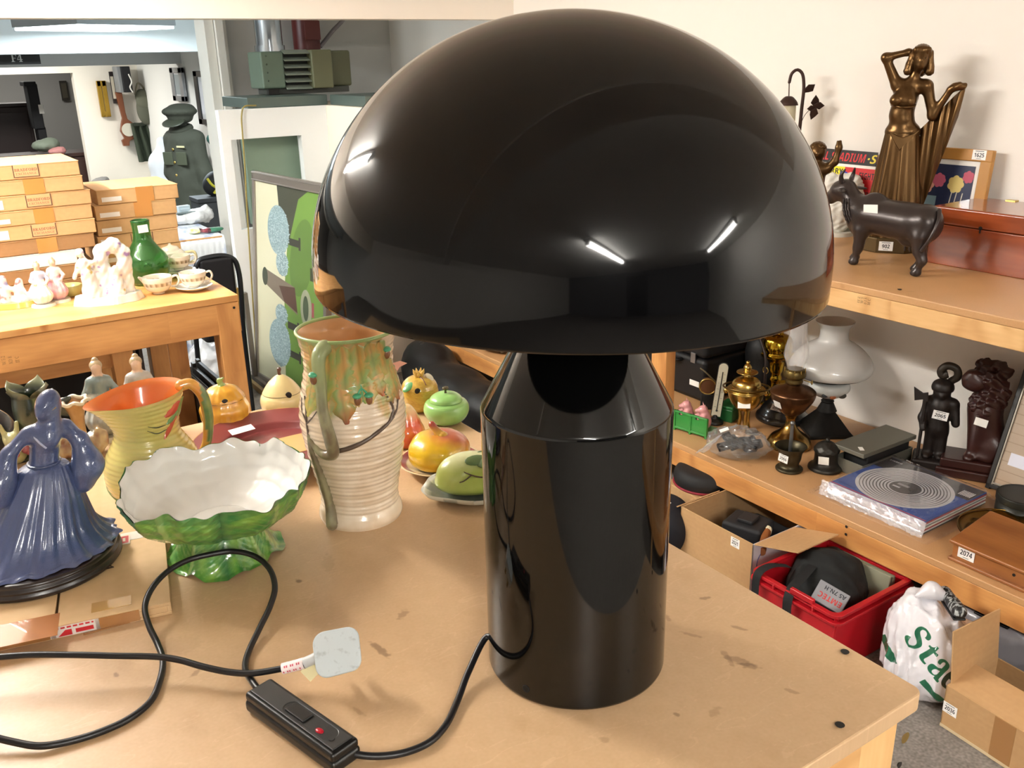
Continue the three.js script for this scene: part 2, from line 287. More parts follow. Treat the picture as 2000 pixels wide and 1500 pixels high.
// ---------- tables and shelves ----------
function screwHead(parent, x, y, z, r = 0.004, rot = [0, 0, 0], m = mDark) { part(parent, 'screw', [tf(new THREE.CylinderGeometry(r, r * 0.6, 0.002, 12), [x, y + 0.0002, z], rot)], m); }
{
  const t = thing('display_table', 'large foreground table with a stained tan board top and pine legs', 'table', [0, 0, 0]);
  const x0 = -1.5, x1 = 0.261, z0 = -0.99, z1 = 0.27, rc = 0.012, TX = 1536, TZ = 1100;
  const sh = []; for (const [cx, cz, a0] of [[x1 - rc, z1 - rc, 0], [x0 + rc, z1 - rc, 90], [x0 + rc, z0 + rc, 180], [x1 - rc, z0 + rc, 270]]) for (let a = 0; a <= 90; a += 15) sh.push([cx + rc * Math.cos((a0 + a) * DEG), cz + rc * Math.sin((a0 + a) * DEG)]);
  const g = fixG(tf(extr(sh, 0.022, 0.002), [0, TB - 0.011, 0], [Math.PI / 2, 0, 0]));
  const p = g.attributes.position, uv = g.attributes.uv; for (let i = 0; i < p.count; i++) uv.setXY(i, (p.getX(i) - x0) / (x1 - x0), (p.getZ(i) - z0) / (z1 - z0) + (p.getY(i) < TB - 0.004 ? 0.003 : 0));
  // marks that lie on the board: stains and scuffs at their places
  const marks = [[1440, 1290, .02, .007, .4], [1463, 1300, .012, .006, .45], [1420, 1285, .02, .004, .3], [1350, 1240, .014, .003, .3], [740, 1268, .022, .005, .55], [785, 1200, .012, .006, .35], [582, 1134, .006, .004, .7], [1300, 1205, .012, .004, .3], [1375, 1168, .008, .004, .5], [1440, 1226, .012, .003, .4], [1395, 1390, .01, .006, .2], [1320, 1395, .004, .003, .5], [700, 1390, .01, .003, .2], [380, 1315, .008, .004, .35], [350, 1260, .03, .02, .08], [1545, 1350, .008, .004, .3], [1180, 1445, .006, .005, .25], [225, 1318, .005, .003, .5], [980, 1165, .04, .003, .12], [640, 1100, .03, .01, .12]].map(q => { const c = onY(q[0], q[1], TB); return [c.x, c.z, q[2], q[3], q[4], rr(0, 3.1)]; });
  const top = dtex(TX, TZ, (u, v) => {
    const x = x0 + u * (x1 - x0), z = z0 + v * (z1 - z0); let a = fbm(x * 3, z * 3, 2) * 7 + ns(x * 260, z * 260, 4) * 4 + ns(x * 70, z * 60, 3) * 3, k = 1;
    const bl = fbm(x * 9 + 7, z * 9, 6); if (bl > 0.35) a -= (bl - 0.35) * 22;
    const sc = Math.abs(fbm(x * 5, z * 22 + 3, 9)); if (sc < 0.012) a += 6;
    for (const m of marks) { const dx = x - m[0], dz = z - m[1], c = Math.cos(m[5]), s = Math.sin(m[5]); const d = Math.hypot((dx * c + dz * s) / m[2], (dz * c - dx * s) / m[3]) + 0.5 * ns(x * 190, z * 190, 5); if (d < 1) k *= 1 - 0.42 * m[4] * Math.min(1, (1 - d) * 3); }
    return [(201 + a) * k, (167 + a * 1.06) * k ** 1.15, (128 + a * 1.12) * k ** 1.3];
  });
  top.anisotropy = 8; top.wrapS = top.wrapT = THREE.ClampToEdgeWrapping; top.needsUpdate = true;
  part(t, 'tabletop', g, M(0xffffff, 0.4, 0, { map: top, clearcoat: 0.2, clearcoatRoughness: 0.45 }));
  const H = TB - 0.022;
  part(t, 'front_rail', [bx(x1 - x0 - 0.16, 0.11, 0.03, (x0 + x1) / 2, H - 0.055, z1 - 0.028)], mPine);
  part(t, 'side_rail', [bx(0.03, 0.11, z1 - z0 - 0.16, x1 - 0.03, H - 0.055, (z0 + z1) / 2)], mPine);
  part(t, 'back_rail', [bx(x1 - x0 - 0.16, 0.11, 0.03, (x0 + x1) / 2, H - 0.055, z0 + 0.03)], mPine);
  for (const [x, z] of [[x1 - 0.05, z1 - 0.05], [x1 - 0.05, z0 + 0.05], [x0 + 0.05, z1 - 0.05], [x0 + 0.05, z0 + 0.05]]) part(t, 'leg', [bx(0.07, H, 0.07, x, H / 2, z, 0.004)], mPine);
  for (const q of [[1650, 1275], [1640, 1418], [1225, 1098]]) { const c = onY(q[0], q[1], TB); screwHead(t, c.x, TB + 0.0006, c.z, 0.005); }
  { const c = onZ(1766, 1440, z1 - 0.015); screwHead(t, c.x, c.y, z1 - 0.0145, 0.007, [Math.PI / 2, 0, 0], mBrass); const d = onZ(1755, 1493, z1 - 0.015); screwHead(t, d.x, d.y, z1 - 0.0145, 0.004, [Math.PI / 2, 0, 0]); }
}
const SH = 0.29, SU = 0.96, XS = 1.516, SZ0 = -3.36, SZ1 = 1.6;
{
  const t = thing('wall_shelving', 'long two tier pine shelving along the right wall', 'shelving');
  const L = SZ1 - SZ0, zc = (SZ0 + SZ1) / 2, D = XW - 0.005 - XS;
  const up = mPine;
  part(t, 'upper_shelf', [bx(D, 0.02, L, XS + D / 2, SU - 0.01, zc, 0.003)], mMDF); part(t, 'upper_fascia', [bx(0.035, 0.052, L, XS + 0.019, SU - 0.046, zc, 0.003)], up, 'pale pine fascia strip with stamped lettering');
  part(t, 'lower_shelf', [bx(D, 0.02, L, XS + D / 2, SH - 0.01, zc, 0.003)], mMDF); part(t, 'lower_fascia', [bx(0.035, 0.07, L, XS + 0.019, SH - 0.055, zc, 0.003)], mPine2);
  for (const [z, m] of [[-1.535, mPine2], [0.75, mPine]]) part(t, 'post', [bx(0.045, SU - 0.02, 0.075, XS + 0.06, (SU - 0.02) / 2, z, 0.003)], m);
  { const c = onX(1493, 735, 2.12); part(t, 'wall_post', [bx(0.05, SU - 0.02, 0.075, 2.14, (SU - 0.02) / 2, c.z, 0.003)], mPine2); }
  for (const q of [[1653, 1029], [1652, 1044]]) { const c = onX(q[0], q[1], XS); screwHead(t, XS + 0.001, c.y, c.z, 0.0045, [0, 0, Math.PI / 2]); }
  { const c = onY(1757, 566, SU); screwHead(t, c.x, SU + 0.0005, c.z, 0.006); }
  { // stamp on the fascia
    const c = onX(1690, 582, XS), m = M(0xffffff, 0.6, 0, { transparent: true, map: ctex(128, 128, (x, w, h) => { x.clearRect(0, 0, w, h); x.fillStyle = 'rgba(70,50,30,.75)'; x.font = '30px serif'; for (let i = 0; i < 4; i++) { x.save(); x.translate(20 + i * 30, 118); x.rotate(-Math.PI / 2); x.fillText(['IT 2', 'W 5', '8 I S', 'M C'][i], 0, 0); x.restore(); } }) });
    part(t, 'stamp', [tf(new THREE.PlaneGeometry(0.045, 0.04), [XS - 0.0006, c.y, c.z], [0, -Math.PI / 2, 0])], m);
  }
}
// ---------- the mushroom lamp ----------
{
  const t = thing('table_lamp', 'large glossy black mushroom table lamp with domed shade on the foreground table', 'lamp', [0, TB, 0]);
  const mL = M(0x050506, 0.05, 0, { ior: 1.38, clearcoat: 0.04, clearcoatRoughness: 0.28, bumpMap: dtex(512, 512, (u, v) => { const c = 128 + 70 * ns(u * 60, v * 24, 1) + 30 * ns(u * 150, v * 60, 4); return [c, c, c]; }, false), bumpScale: 0.00006 });
  const mB = M(0x060606, 0.05, 0);
  part(t, 'base', lathe([[0, 0.002], [0.096, 0.002], [0.0995, 0.0015], [0.1, 0.004], [0.1, 0.305], [0.0992, 0.3085], [0.098, 0.3105], [0.052, 0.397], [0.05, 0.4], [0, 0.401]], 128), mB);
  part(t, 'stem', [cyl(0.03, 0.03, 0.08, 0, 0.43, 0)], mB);
  for (const [a, y] of [[35, 0.52], [155, 0.52], [275, 0.52]]) part(t, 'bulb', [sph(0.028, Math.cos(a * DEG) * 0.06, 0.5, Math.sin(a * DEG) * 0.06, [1, 1.2, 1], 16)], M(0xe8e6e0, 0.3));
  part(t, 'bulb_bracket', [cyl(0.09, 0.09, 0.008, 0, 0.465, 0)], mSteel);
  const R = 0.2465, sh = []; const y0 = 0.4395, yb = 0.462;
  sh.push([R - 0.0035, y0], [R - 0.001, y0 - 0.0005], [R - 0.0002, y0 + 0.002]); for (let i = 0; i <= 60; i++) { const a = i / 60 * Math.PI / 2; sh.push([R * Math.cos(a), yb + 0.0245 * 0 + (0.687 - yb) * Math.sin(a)]); }
  for (let i = 60; i >= 0; i--) { const a = i / 60 * Math.PI / 2; sh.push([(R - 0.004) * Math.cos(a), yb + (0.683 - yb) * Math.sin(a)]); } sh.push([R - 0.0035, y0]);
  const shade = part(t, 'shade', lathe(sh.map(p => [p[0], p[1] - 0.45]), 160), mL); shade.position.set(-0.0067, 0.45, -0.0052); shade.quaternion.setFromAxisAngle(V(-0.613, 0, 0.79), -0.025);
  const c = onY(1025, 1352, TB + 0.012), a = Math.atan2(c.z, c.x);
  part(t, 'cord_hole', [tf(new THREE.TorusGeometry(0.0038, 0.0008, 8, 20), [0.1 * Math.cos(a), 0.015, 0.1 * Math.sin(a)], [0, Math.PI / 2 - a, 0]), tf(new THREE.CircleGeometry(0.0036, 16), [0.1004 * Math.cos(a), 0.015, 0.1004 * Math.sin(a)], [0, Math.PI / 2 - a, 0])], M(0x030303, 0.7));
  // flex: surveyed along its run, [px, py, height above table]
  const run = q => q.map(([x, y, h]) => { const p = onY(x, y, TB + h); return [p.x, p.y - TB, p.z]; });
  const mC = M(0x121216, 0.38), cr = 0.0037;
  const s1 = run([[952, 1243, 0.03], [915, 1312, 0.012], [893, 1370, 0.0045], [868, 1420, 0.004], [838, 1450, 0.004], [790, 1470, 0.004], [735, 1477, 0.005], [690, 1472, 0.009], [668, 1463, 0.011]]);
  part(t, 'power_cord', [tube([[-0.088, 0.032, -0.03], ...s1], cr, 90)], mC, 'black flex from lamp base to inline switch');
  const s2 = run([[505, 1348, 0.011], [492, 1330, 0.011], [479, 1306, 0.006], [484, 1277, 0.0045], [508, 1225, 0.01], [528, 1183, 0.018], [537, 1148, 0.028], [527, 1112, 0.038], [497, 1086, 0.044], [455, 1077, 0.046], [410, 1083, 0.047], [365, 1095, 0.046], [325, 1118, 0.042], [295, 1152, 0.036], [283, 1186, 0.028], [291, 1222, 0.018], [308, 1258, 0.0085], [318, 1290, 0.005], [312, 1330, 0.004], [292, 1372, 0.004], [250, 1405, 0.004], [195, 1430, 0.004], [140, 1447, 0.004], [80, 1457, 0.006], [30, 1450, 0.009], [-20, 1436, 0.014], [-100, 1390, 0.02], [-140, 1340, 0.03], [-100, 1300, 0.034], [-40, 1286, 0.034], [0, 1283, 0.034], [60, 1279, 0.034], [140, 1279, 0.033], [230, 1281, 0.03], [310, 1283, 0.026], [350, 1289, 0.024], [400, 1303, 0.021], [450, 1313, 0.018], [490, 1315, 0.018], [545, 1307, 0.022], [590, 1296, 0.028], [625, 1283, 0.034]]);
  part(t, 'power_cord', [tube(s2, cr, 420)], mC, 'black flex looping from inline switch to plug');
  { // inline dimmer switch
    const A = onY(520, 1350, TB + 0.024), B = onY(655, 1446, TB + 0.024), d = B.clone().sub(A), L = d.length() + 0.034, cx = (A.x + B.x) / 2, cz = (A.z + B.z) / 2, ry = Math.atan2(-d.z, d.x);
    const mS = M(0x0d0d0e, 0.32), mS2 = M(0x2a2a2b, 0.4); const G = g => tf(g, [cx, 0, cz], [0, ry, 0]); const W = 0.036;
    const w = part(t, 'inline_switch', [G(bx(L, 0.015, W, 0, 0.0085, 0, 0.005)), G(bx(L * 0.985, 0.011, W * 0.93, 0, 0.0195, 0, 0.004))], mS);
    part(w, 'cover', [G(tf(extr([[-L * 0.46, -W * 0.33], [L * 0.46, -W * 0.33], [L * 0.46, W * 0.33], [-L * 0.46, W * 0.33]], 0.002, 0.0007, [[...Array(25)].map((_, i) => { const q = i / 24 * 6.283; return [0.018 + 0.03 * Math.sign(Math.cos(q)) + 0.009 * Math.cos(q), 0.009 * Math.sin(q)]; })]), [0, 0.0258, 0], [-Math.PI / 2, 0, 0]))], mS2);
    part(w, 'slot', [G(bx(0.078, 0.0012, 0.02, 0.018, 0.0256, 0, 0.0004))], M(0x050505, 0.5));
    part(w, 'indicator', [G(sph(0.0042, 0.037, 0.0262, 0.003, [1.3, 0.4, 0.8], 12))], M(0xb01028, 0.25));
    part(w, 'slider', [G(bx(0.03, 0.003, 0.014, 0.0, 0.0268, 0, 0.001))], mS);
    part(w, 'screw', [G(cyl(0.003, 0.003, 0.001, 0.056, 0.0272, 0.003, 12))], mDark);
  }
  { // three pin plug resting on its pins
    const c = onY(662, 1274, TB + 0.044); const ry = toCam(c.x, c.z) - 0.15;
    const pg = new THREE.Group(); pg.position.set(c.x, c.y - TB, c.z); pg.rotation.order = 'YXZ'; pg.rotation.set(-0.72, ry, 0.12); pg.name = 'plug'; t.add(pg);
    const o = []; const rc = (x, y, r, a0) => { for (let a = 0; a <= 90; a += 15) o.push([x + r * Math.cos((a0 + a) * DEG), y + r * Math.sin((a0 + a) * DEG)]); };
    rc(0.012, 0.012, 0.012, 0); rc(-0.0125, 0.0105, 0.0135, 90); rc(-0.0135, -0.0125, 0.012, 180); rc(0.011, -0.0105, 0.0125, 270);
    const mP = M(0xffffff, 0.5, 0, { map: dtex(128, 128, (u, v) => { const f = fbm(u * 5, v * 5, 3); let k = f > 0.25 ? 1 - (f - 0.25) * 0.3 : 1; return [196 * k, 205 * k, 208 * k]; }) });
    const face = fixG(extr(o, 0.005, 0.0014)); { const p = face.attributes.position, uv = face.attributes.uv; for (let i = 0; i < p.count; i++) uv.setXY(i, p.getX(i) * 20 + 0.5, p.getY(i) * 20 + 0.5); }
    pg.add(mesh('cap', tf(face, [0, 0, 0.006]), mP));
    pg.add(mesh('plug_body', tf(fixG(extr(o.map(q => [q[0] * 0.95, q[1] * 0.95]), 0.016, 0.004)), [0.0, 0, -0.004]), M(0xe9dcc6, 0.5)));
    for (const [x, y, l] of [[0, 0.011, 0.022], [-0.009, -0.008, 0.018], [0.009, -0.008, 0.018]]) pg.add(mesh('pin', bx(0.005, 0.006, l, x, y, -0.012 - l / 2, 0.0006), M(0xb8a060, 0.35, 1)));
    const a = run([[552, 1306, 0.0225], [572, 1301, 0.025], [594, 1295, 0.028]]), b = run([[594, 1295, 0.0285], [612, 1287, 0.032], [628, 1278, 0.036]]);
    part(t, 'cord_label', [tube(a, 0.0062, 20, 14)], M(0xffffff, 0.6, 0, { map: ctex(128, 64, (x, w, h) => { x.fillStyle = '#f7e9ea'; x.fillRect(0, 0, w, h); x.fillStyle = '#d0566a'; for (let i = 0; i < 9; i++) for (let j = 0; j < 6; j++) if ((i * 7 + j * 5) % 3) x.fillRect(6 + i * 12, 6 + j * 10, 8, 4); }) }), 'white test label printed in red');
    part(t, 'cord_sleeve', [tube(b, 0.006, 16, 14)], M(0xc9cdd0, 0.5), 'grey tape round the cord');
    const fl = onY(610, 1308, TB + 0.02); part(t, 'paper_tab', [bx(0.02, 0.001, 0.016, fl.x, fl.y - TB, fl.z, 0.0003, [0.5, 0.4, 0.5])], M(0xf0e7b8, 0.6), 'cream paper tab by the plug');
  }
}
// ---------- pottery on the foreground table (each built with +z towards the viewer) ----------
function grid(nu, nv, fn) {
  const pos = [], uv = [], idx = [];
  for (let j = 0; j <= nv; j++) for (let i = 0; i <= nu; i++) { const u = i / nu, v = j / nv; pos.push(...fn(u, v)); uv.push(u, v); }
  for (let j = 0; j < nv; j++) for (let i = 0; i < nu; i++) { const a = j * (nu + 1) + i, b = a + 1, c = a + nu + 1, d = c + 1; idx.push(a, b, c, b, d, c); }
  const g = new THREE.BufferGeometry(); g.setAttribute('position', new THREE.BufferAttribute(new Float32Array(pos), 3)); g.setAttribute('uv', new THREE.BufferAttribute(new Float32Array(uv), 2)); g.setIndex(idx); g.computeVertexNormals(); return g;
}
const VC = (rough = 0.35, o = {}) => M(0xffffff, rough, 0, { vertexColors: true, clearcoat: 1, clearcoatRoughness: 0.08, ...o });
const place = (px, py, y = TB) => { const p = onY(px, py, y); return [p.x, y, p.z]; };
function interp(tab, h) { for (let i = 1; i < tab.length; i++) if (h <= tab[i][0]) { let t = (h - tab[i - 1][0]) / (tab[i][0] - tab[i - 1][0]); t = t * t * (3 - 2 * t) * 0.4 + t * 0.6; return lerp(tab[i - 1][1], tab[i][1], t); } return tab[tab.length - 1][1]; }
{ // tall vase
  const X = -0.051, Z = -0.465, t = thing('vase', 'tall ribbed cream vase with a tree trunk handle, oak leaves and acorns in relief', 'vase', [X, TB, Z], toCam(X, Z));
  const R = prof([[0.0605, 0], [0.0625, 0.006], [0.0615, 0.014], [0.0575, 0.026], [0.059, 0.05], [0.067, 0.09], [0.0735, 0.13], [0.0765, 0.158], [0.0745, 0.185], [0.068, 0.215], [0.0632, 0.24], [0.0645, 0.262], [0.0675, 0.28], [0.0705, 0.2905]], 90).map(p => [p[1], p[0]]);
  const rad = h => { let lo = R[0]; for (const q of R) { if (q[0] >= h) { const d = (q[0] - lo[0]) || 1; return lerp(lo[1], q[1], clamp((h - lo[0]) / d, 0, 1)); } lo = q; } return R[R.length - 1][1]; };
  const rib = (h, a) => h > 0.018 && h < 0.28 ? 0.00045 * Math.sin(h * 950 + 1.2 * Math.sin(a + h * 30)) + 0.0006 * Math.sin(h * 410 + 2) : 0;
  const outer = grid(120, 200, (u, v) => { const a = -u * 6.2832, h = v * 0.2905, r = rad(h) + rib(h, a); return [r * Math.sin(a), h, r * Math.cos(a)]; });
  const inner = grid(96, 40, (u, v) => { const a = u * 6.2832, h = 0.2905 - v * 0.27, r = rad(h) - 0.006 + 0.004 * Math.max(0, 1 - v * 20); return [r * Math.sin(a), h + 0.0015 * Math.sin(Math.min(1, v * 20) * 3.14), r * Math.cos(a)]; });
  part(t, 'body', tint(fixG(outer), v => { const a = Math.atan2(v.x, v.z), n = fbm(a * 2 + 3, v.y * 25, 2); let c = mix('#d8c3a6', '#e6d6bf', 0.5 + n); if (v.y > 0.15) { const edge = 0.196 + 0.03 * Math.sin(a * 5 + 1) + 0.02 * n; const k = (v.y - edge) * 60; if (k > 0 && a < 0.75 && a > -1.2) c.lerp(mix('#90a060', '#c9985a', 0.5 + 1.1 * fbm(a * 7, v.y * 40, 7)), Math.min(0.9, k)); } return c; }), VC(0.3));
  part(t, 'interior', [inner, tf(new THREE.CircleGeometry(0.055, 32), [0, 0.02, 0], [-Math.PI / 2, 0, 0])], glaze(0xdcab78, 0.12));
  part(t, 'rim', tf(new THREE.TorusGeometry(0.0695, 0.0026, 10, 80), [0, 0.2908, 0], [Math.PI / 2, 0, 0]), glaze(0x9db873, 0.1));
  const S = (ph, h, off = 0) => { const a = ph * DEG, r = rad(h) + off; return [r * Math.sin(a), h, r * Math.cos(a)]; };
  const bark = c => VC(0.45, { clearcoat: 0.6 });
  const barkTint = g => tint(fixG(g), v => mix('#8d8a66', '#6d5d45', 0.5 + 1.2 * fbm(v.x * 90, v.y * 40, v.z * 90)).lerp(new THREE.Color('#9fb07c'), clamp((v.y - 0.19) * 12, 0, 0.75)));
  part(t, 'handle', barkTint(taper([S(-26, 0.284, 0.001), S(-27, 0.278, 0.016), S(-28, 0.258, 0.022), S(-28, 0.235, 0.02), S(-27, 0.205, 0.018), S(-24, 0.18, 0.016), S(-22, 0.155, 0.012), S(-24, 0.132, 0.006), S(-38, 0.128, 0.002), S(-56, 0.142, 0)], [0.011, 0.0095, 0.0085, 0.0075, 0.0075, 0.0085, 0.009, 0.0085, 0.006, 0.004], 90, 12)), bark(), 'moss green trunk shaped handle');
  part(t, 'trunk', barkTint(taper([S(-57, 0.15, 0), S(-57, 0.13, 0.001), S(-52, 0.1, 0.001), S(-49, 0.07, 0.002), S(-48, 0.04, 0.002), S(-42, 0.0105, 0.003)], [0.003, 0.0045, 0.0065, 0.0075, 0.0075, 0.009], 60, 10)), bark());
  const br = [[[-24, .133], [-5, .14], [10, .148], [24, .157], [38, .166], [46, .172]], [[40, .167], [48, .182], [45, .198], [39, .213], [36, .228], [34, .238]], [[44, .17], [53, .178], [60, .19], [68, .2]], [[-57, .15], [-58, .17], [-60, .19], [-66, .205]], [[-58, .168], [-48, .18], [-42, .19]], [[-58, .17], [-70, .185], [-74, .2]]];
  const bw = [[.0042, .0032, .0026], [.0022, .0014], [.0018, .0012], [.0018, .001], [.0014, .0008], [.0014, .0008]];
  br.forEach((b, i) => part(t, 'branch', taper(b.map(q => S(q[0], q[1], 0.0005)), bw[i], 40, 8), glaze(0x4d3a2a, 0.3)));
  // leaves: lobed blades lying on the body
  const leafG = (ph, h, len, wid0, ang, tip, lift = 0.002) => { const wid = wid0 * 1.35; const g = grid(14, 10, (u, v) => { const s = u * len, w = wid * Math.pow(Math.sin(Math.PI * clamp(u * 0.96 + 0.02, 0, 1)), 0.6) * (1 + 0.28 * Math.sin(u * 19)), q = (v - 0.5) * 2 * w; const dx = Math.sin(ang) * s + Math.cos(ang) * q, dy = -Math.cos(ang) * s + Math.sin(ang) * q; const hh = Math.min(0.286, h + dy); const r = rad(hh) + lift * (1 - Math.pow(Math.abs(v - 0.5) * 2, 3)) + 0.0006 * Math.sin(u * 40) - 0.0004 + 0.0012 * Math.sin(u * 3); const a = ph * DEG + dx / 0.07; return [r * Math.sin(a), hh, r * Math.cos(a)]; }); const uv = g.attributes.uv; const c = new Float32Array(uv.count * 3), k0 = rnd(); for (let i = 0; i < uv.count; i++) { const u = uv.getX(i), v = uv.getY(i); let q = mix('#8a9f58', '#c9964f', 0.42 + 1.1 * fbm(u * 3 + k0 * 9, v * 3, k0 * 20)); q.lerp(new THREE.Color(tip), clamp((u - 0.62) * 2.2, 0, 0.9)); if (Math.abs(v - 0.5) < 0.06) q.multiplyScalar(0.8); c.set([q.r, q.g, q.b], i * 3); } g.setAttribute('color', new THREE.BufferAttribute(c, 3)); return g; };
  const L = [[-45, .285, .075, .013, .1, '#c8b14a'], [-20, .286, .08, .014, -.15, '#9a9c42'], [-6, .286, .082, .015, 0, '#c58a3c'], [10, .286, .085, .015, .1, '#89a04a'], [25, .286, .07, .015, .2, '#b9923c'], [38, .284, .06, .014, .35, '#90a250'], [-33, .25, .06, .012, -.35, '#a8ac4a'], [-14, .245, .07, .011, .12, '#8e1f1a'], [4, .24, .042, .011, .05, '#bd9a5a'], [18, .245, .046, .011, .1, '#c9a05a'], [33, .25, .045, .01, .15, '#b5301c'], [-50, .24, .06, .01, -.1, '#b8b04a'], [57, .252, .062, .013, .12, '#a33b22'], [47, .22, .03, .008, .1, '#7d2a1c'], [64, .25, .055, .011, .3, '#c08a4a']];
  L.forEach(l => part(t, 'leaf', leafG(...l), VC(0.35, { clearcoatRoughness: 0.12 })));
  part(t, 'leaf', tf(extr([[0, 0], [0.012, 0.006], [0.024, 0.004], [0.014, -0.003], [0.01, -0.014]], 0.002, 0.0006), S(76, 0.238, -0.002), [0, 0.3, -0.3]), glaze(0xe0a088, 0.15), 'pale pink leaf tip standing out');
  const acorn = (ph, h, tilt, off) => { const p = S(ph, h, off); part(t, 'acorn', [sph(0.0062, p[0], p[1] - 0.006, p[2], [0.8, 1.25, 0.8], 14)], glaze(0x7a4a22, 0.1)); part(t, 'acorn_cup', [sph(0.0066, p[0], p[1] + 0.0005, p[2], [1, 0.6, 1], 14)], glaze(0x3fa377, 0.12)); };
  acorn(6, 0.213, 0, 0.003); acorn(19, 0.212, 0, 0.003); acorn(-31, 0.252, 0, 0.03); acorn(52, 0.268, 0, 0.002);
  part(t, 'acorn_stem', taper([S(6, 0.214, 0.003), S(12, 0.222, 0.002), S(19, 0.213, 0.003)], [0.0016, 0.0014], 16, 8), glaze(0x3fa377, 0.12)); part(t, 'acorn_stem', taper([S(12, 0.205, 0.001), S(12, 0.222, 0.002), S(11, 0.236, 0.001)], [0.0008, 0.0012, 0.0008], 16, 8), glaze(0x3fa377, 0.12));
}
{ // cabbage leaf bowl
  const X = -0.259, Z = -0.471, t = thing('leaf_bowl', 'green cabbage leaf bowl on a leaf foot with a white inside', 'bowl', [X, TB, Z], toCam(X, Z));
  const rimR = a => 0.124 * (1 + 0.03 * Math.sin(5 * a + 0.4) + 0.018 * Math.sin(14 * a + 1) + 0.012 * Math.sin(27 * a)), rimY = a => 0.117 + 0.006 * Math.sin(3 * a + 2) + 0.0045 * Math.sin(9 * a + 0.5) + 0.002 * Math.sin(22 * a + 1) - 0.004 * Math.cos(a);
  const vein = (a, v, n, ph) => { const s = ((a + ph) / 6.2832 * n) % 1, q = (s < 0 ? s + 1 : s) - 0.5; return [Math.abs(q), Math.abs(((v * 7 - Math.abs(q) * 9) % 1 + 1) % 1 - 0.5), q]; };
  const P = [[0, 0.046], [0.1, 0.07], [0.28, 0.096], [0.5, 0.112], [0.75, 0.121], [1, 0.124]];
  const wall = (off, disp) => (u, v) => { const a = (off > 0 ? -1 : 1) * u * 6.2832, k = rimR(a) / 0.124; let r = interp(P, v) * lerp(1, k, disp ? v * v : v ** 7), y = 0.046 + (rimY(a) - 0.046) * v; if (disp) { const [q, s] = vein(a, v, 5, 0); r += 0.0016 * Math.exp(-q * q * 900) + 0.0009 * Math.exp(-s * s * 60) + 0.0011 * fbm(a * 6, v * 9, 3) + (q > 0.44 ? -0.0025 * (q - 0.44) * 16 : 0); } else { r -= 0.0045 * (1 - 0.75 * v ** 12); y += 0.0045 * (1 - v); } return [r * Math.sin(a), y, r * Math.cos(a)]; };
  const colour = (v, foot) => { const a = Math.atan2(v.x, v.z), h = foot ? v.y / 0.05 : (v.y - 0.046) / 0.07, [q, s] = vein(a, h, foot ? 4 : 5, 0); let c = mix('#3c8a3e', '#7fae4a', 0.5 + 0.9 * fbm(a * 5 + 3, h * 3, 4)); if (q < 0.035) c.lerp(new THREE.Color('#a9c97a'), 0.7); else if (s < 0.08) c.lerp(new THREE.Color('#8dbb66'), 0.45); if (q > 0.4) c.lerp(new THREE.Color('#1d6b3c'), (q - 0.4) * 8); if (!foot && h > 0.85) c.lerp(new THREE.Color('#1f7340'), 0.5); return c; };
  part(t, 'outer_leaves', tint(grid(240, 60, wall(1, true)), v => colour(v, false)), VC(0.3, { clearcoatRoughness: 0.1 }));
  part(t, 'interior', grid(240, 40, wall(-1, false)), glaze(0xdadad5, 0.06)); part(t, 'interior_floor', tf(new THREE.SphereGeometry(0.0425, 40, 10, 0, 6.2832, 1.57, 1.57), [0, 0.0515, 0], [0, 0, 0], [1, 0.05, 1]), glaze(0xdadad5, 0.06));
  const foot = grid(200, 40, (u, v) => { const a = -u * 6.2832, w = 1 + 0.07 * Math.sin(4 * a + 2) + 0.02 * Math.sin(11 * a), r0 = lerp(0.078 * w, 0.047, Math.pow(v, 0.55)), [q, s] = vein(a, v, 4, 0); const r = r0 + 0.0014 * Math.exp(-q * q * 700) + 0.0006 * Math.exp(-s * s * 60) + 0.0007 * fbm(a * 6, v * 7, 3); return [r * Math.sin(a), 0.002 + 0.05 * v + 0.006 * (1 - v) * (1 - v) * Math.sin(8 * a), r * Math.cos(a)].map((c, i) => i === 1 ? Math.max(0.0015, c) : c); });
  part(t, 'leaf_foot', tint(foot, v => colour(v, true)), VC(0.3, { clearcoatRoughness: 0.1 }));
}
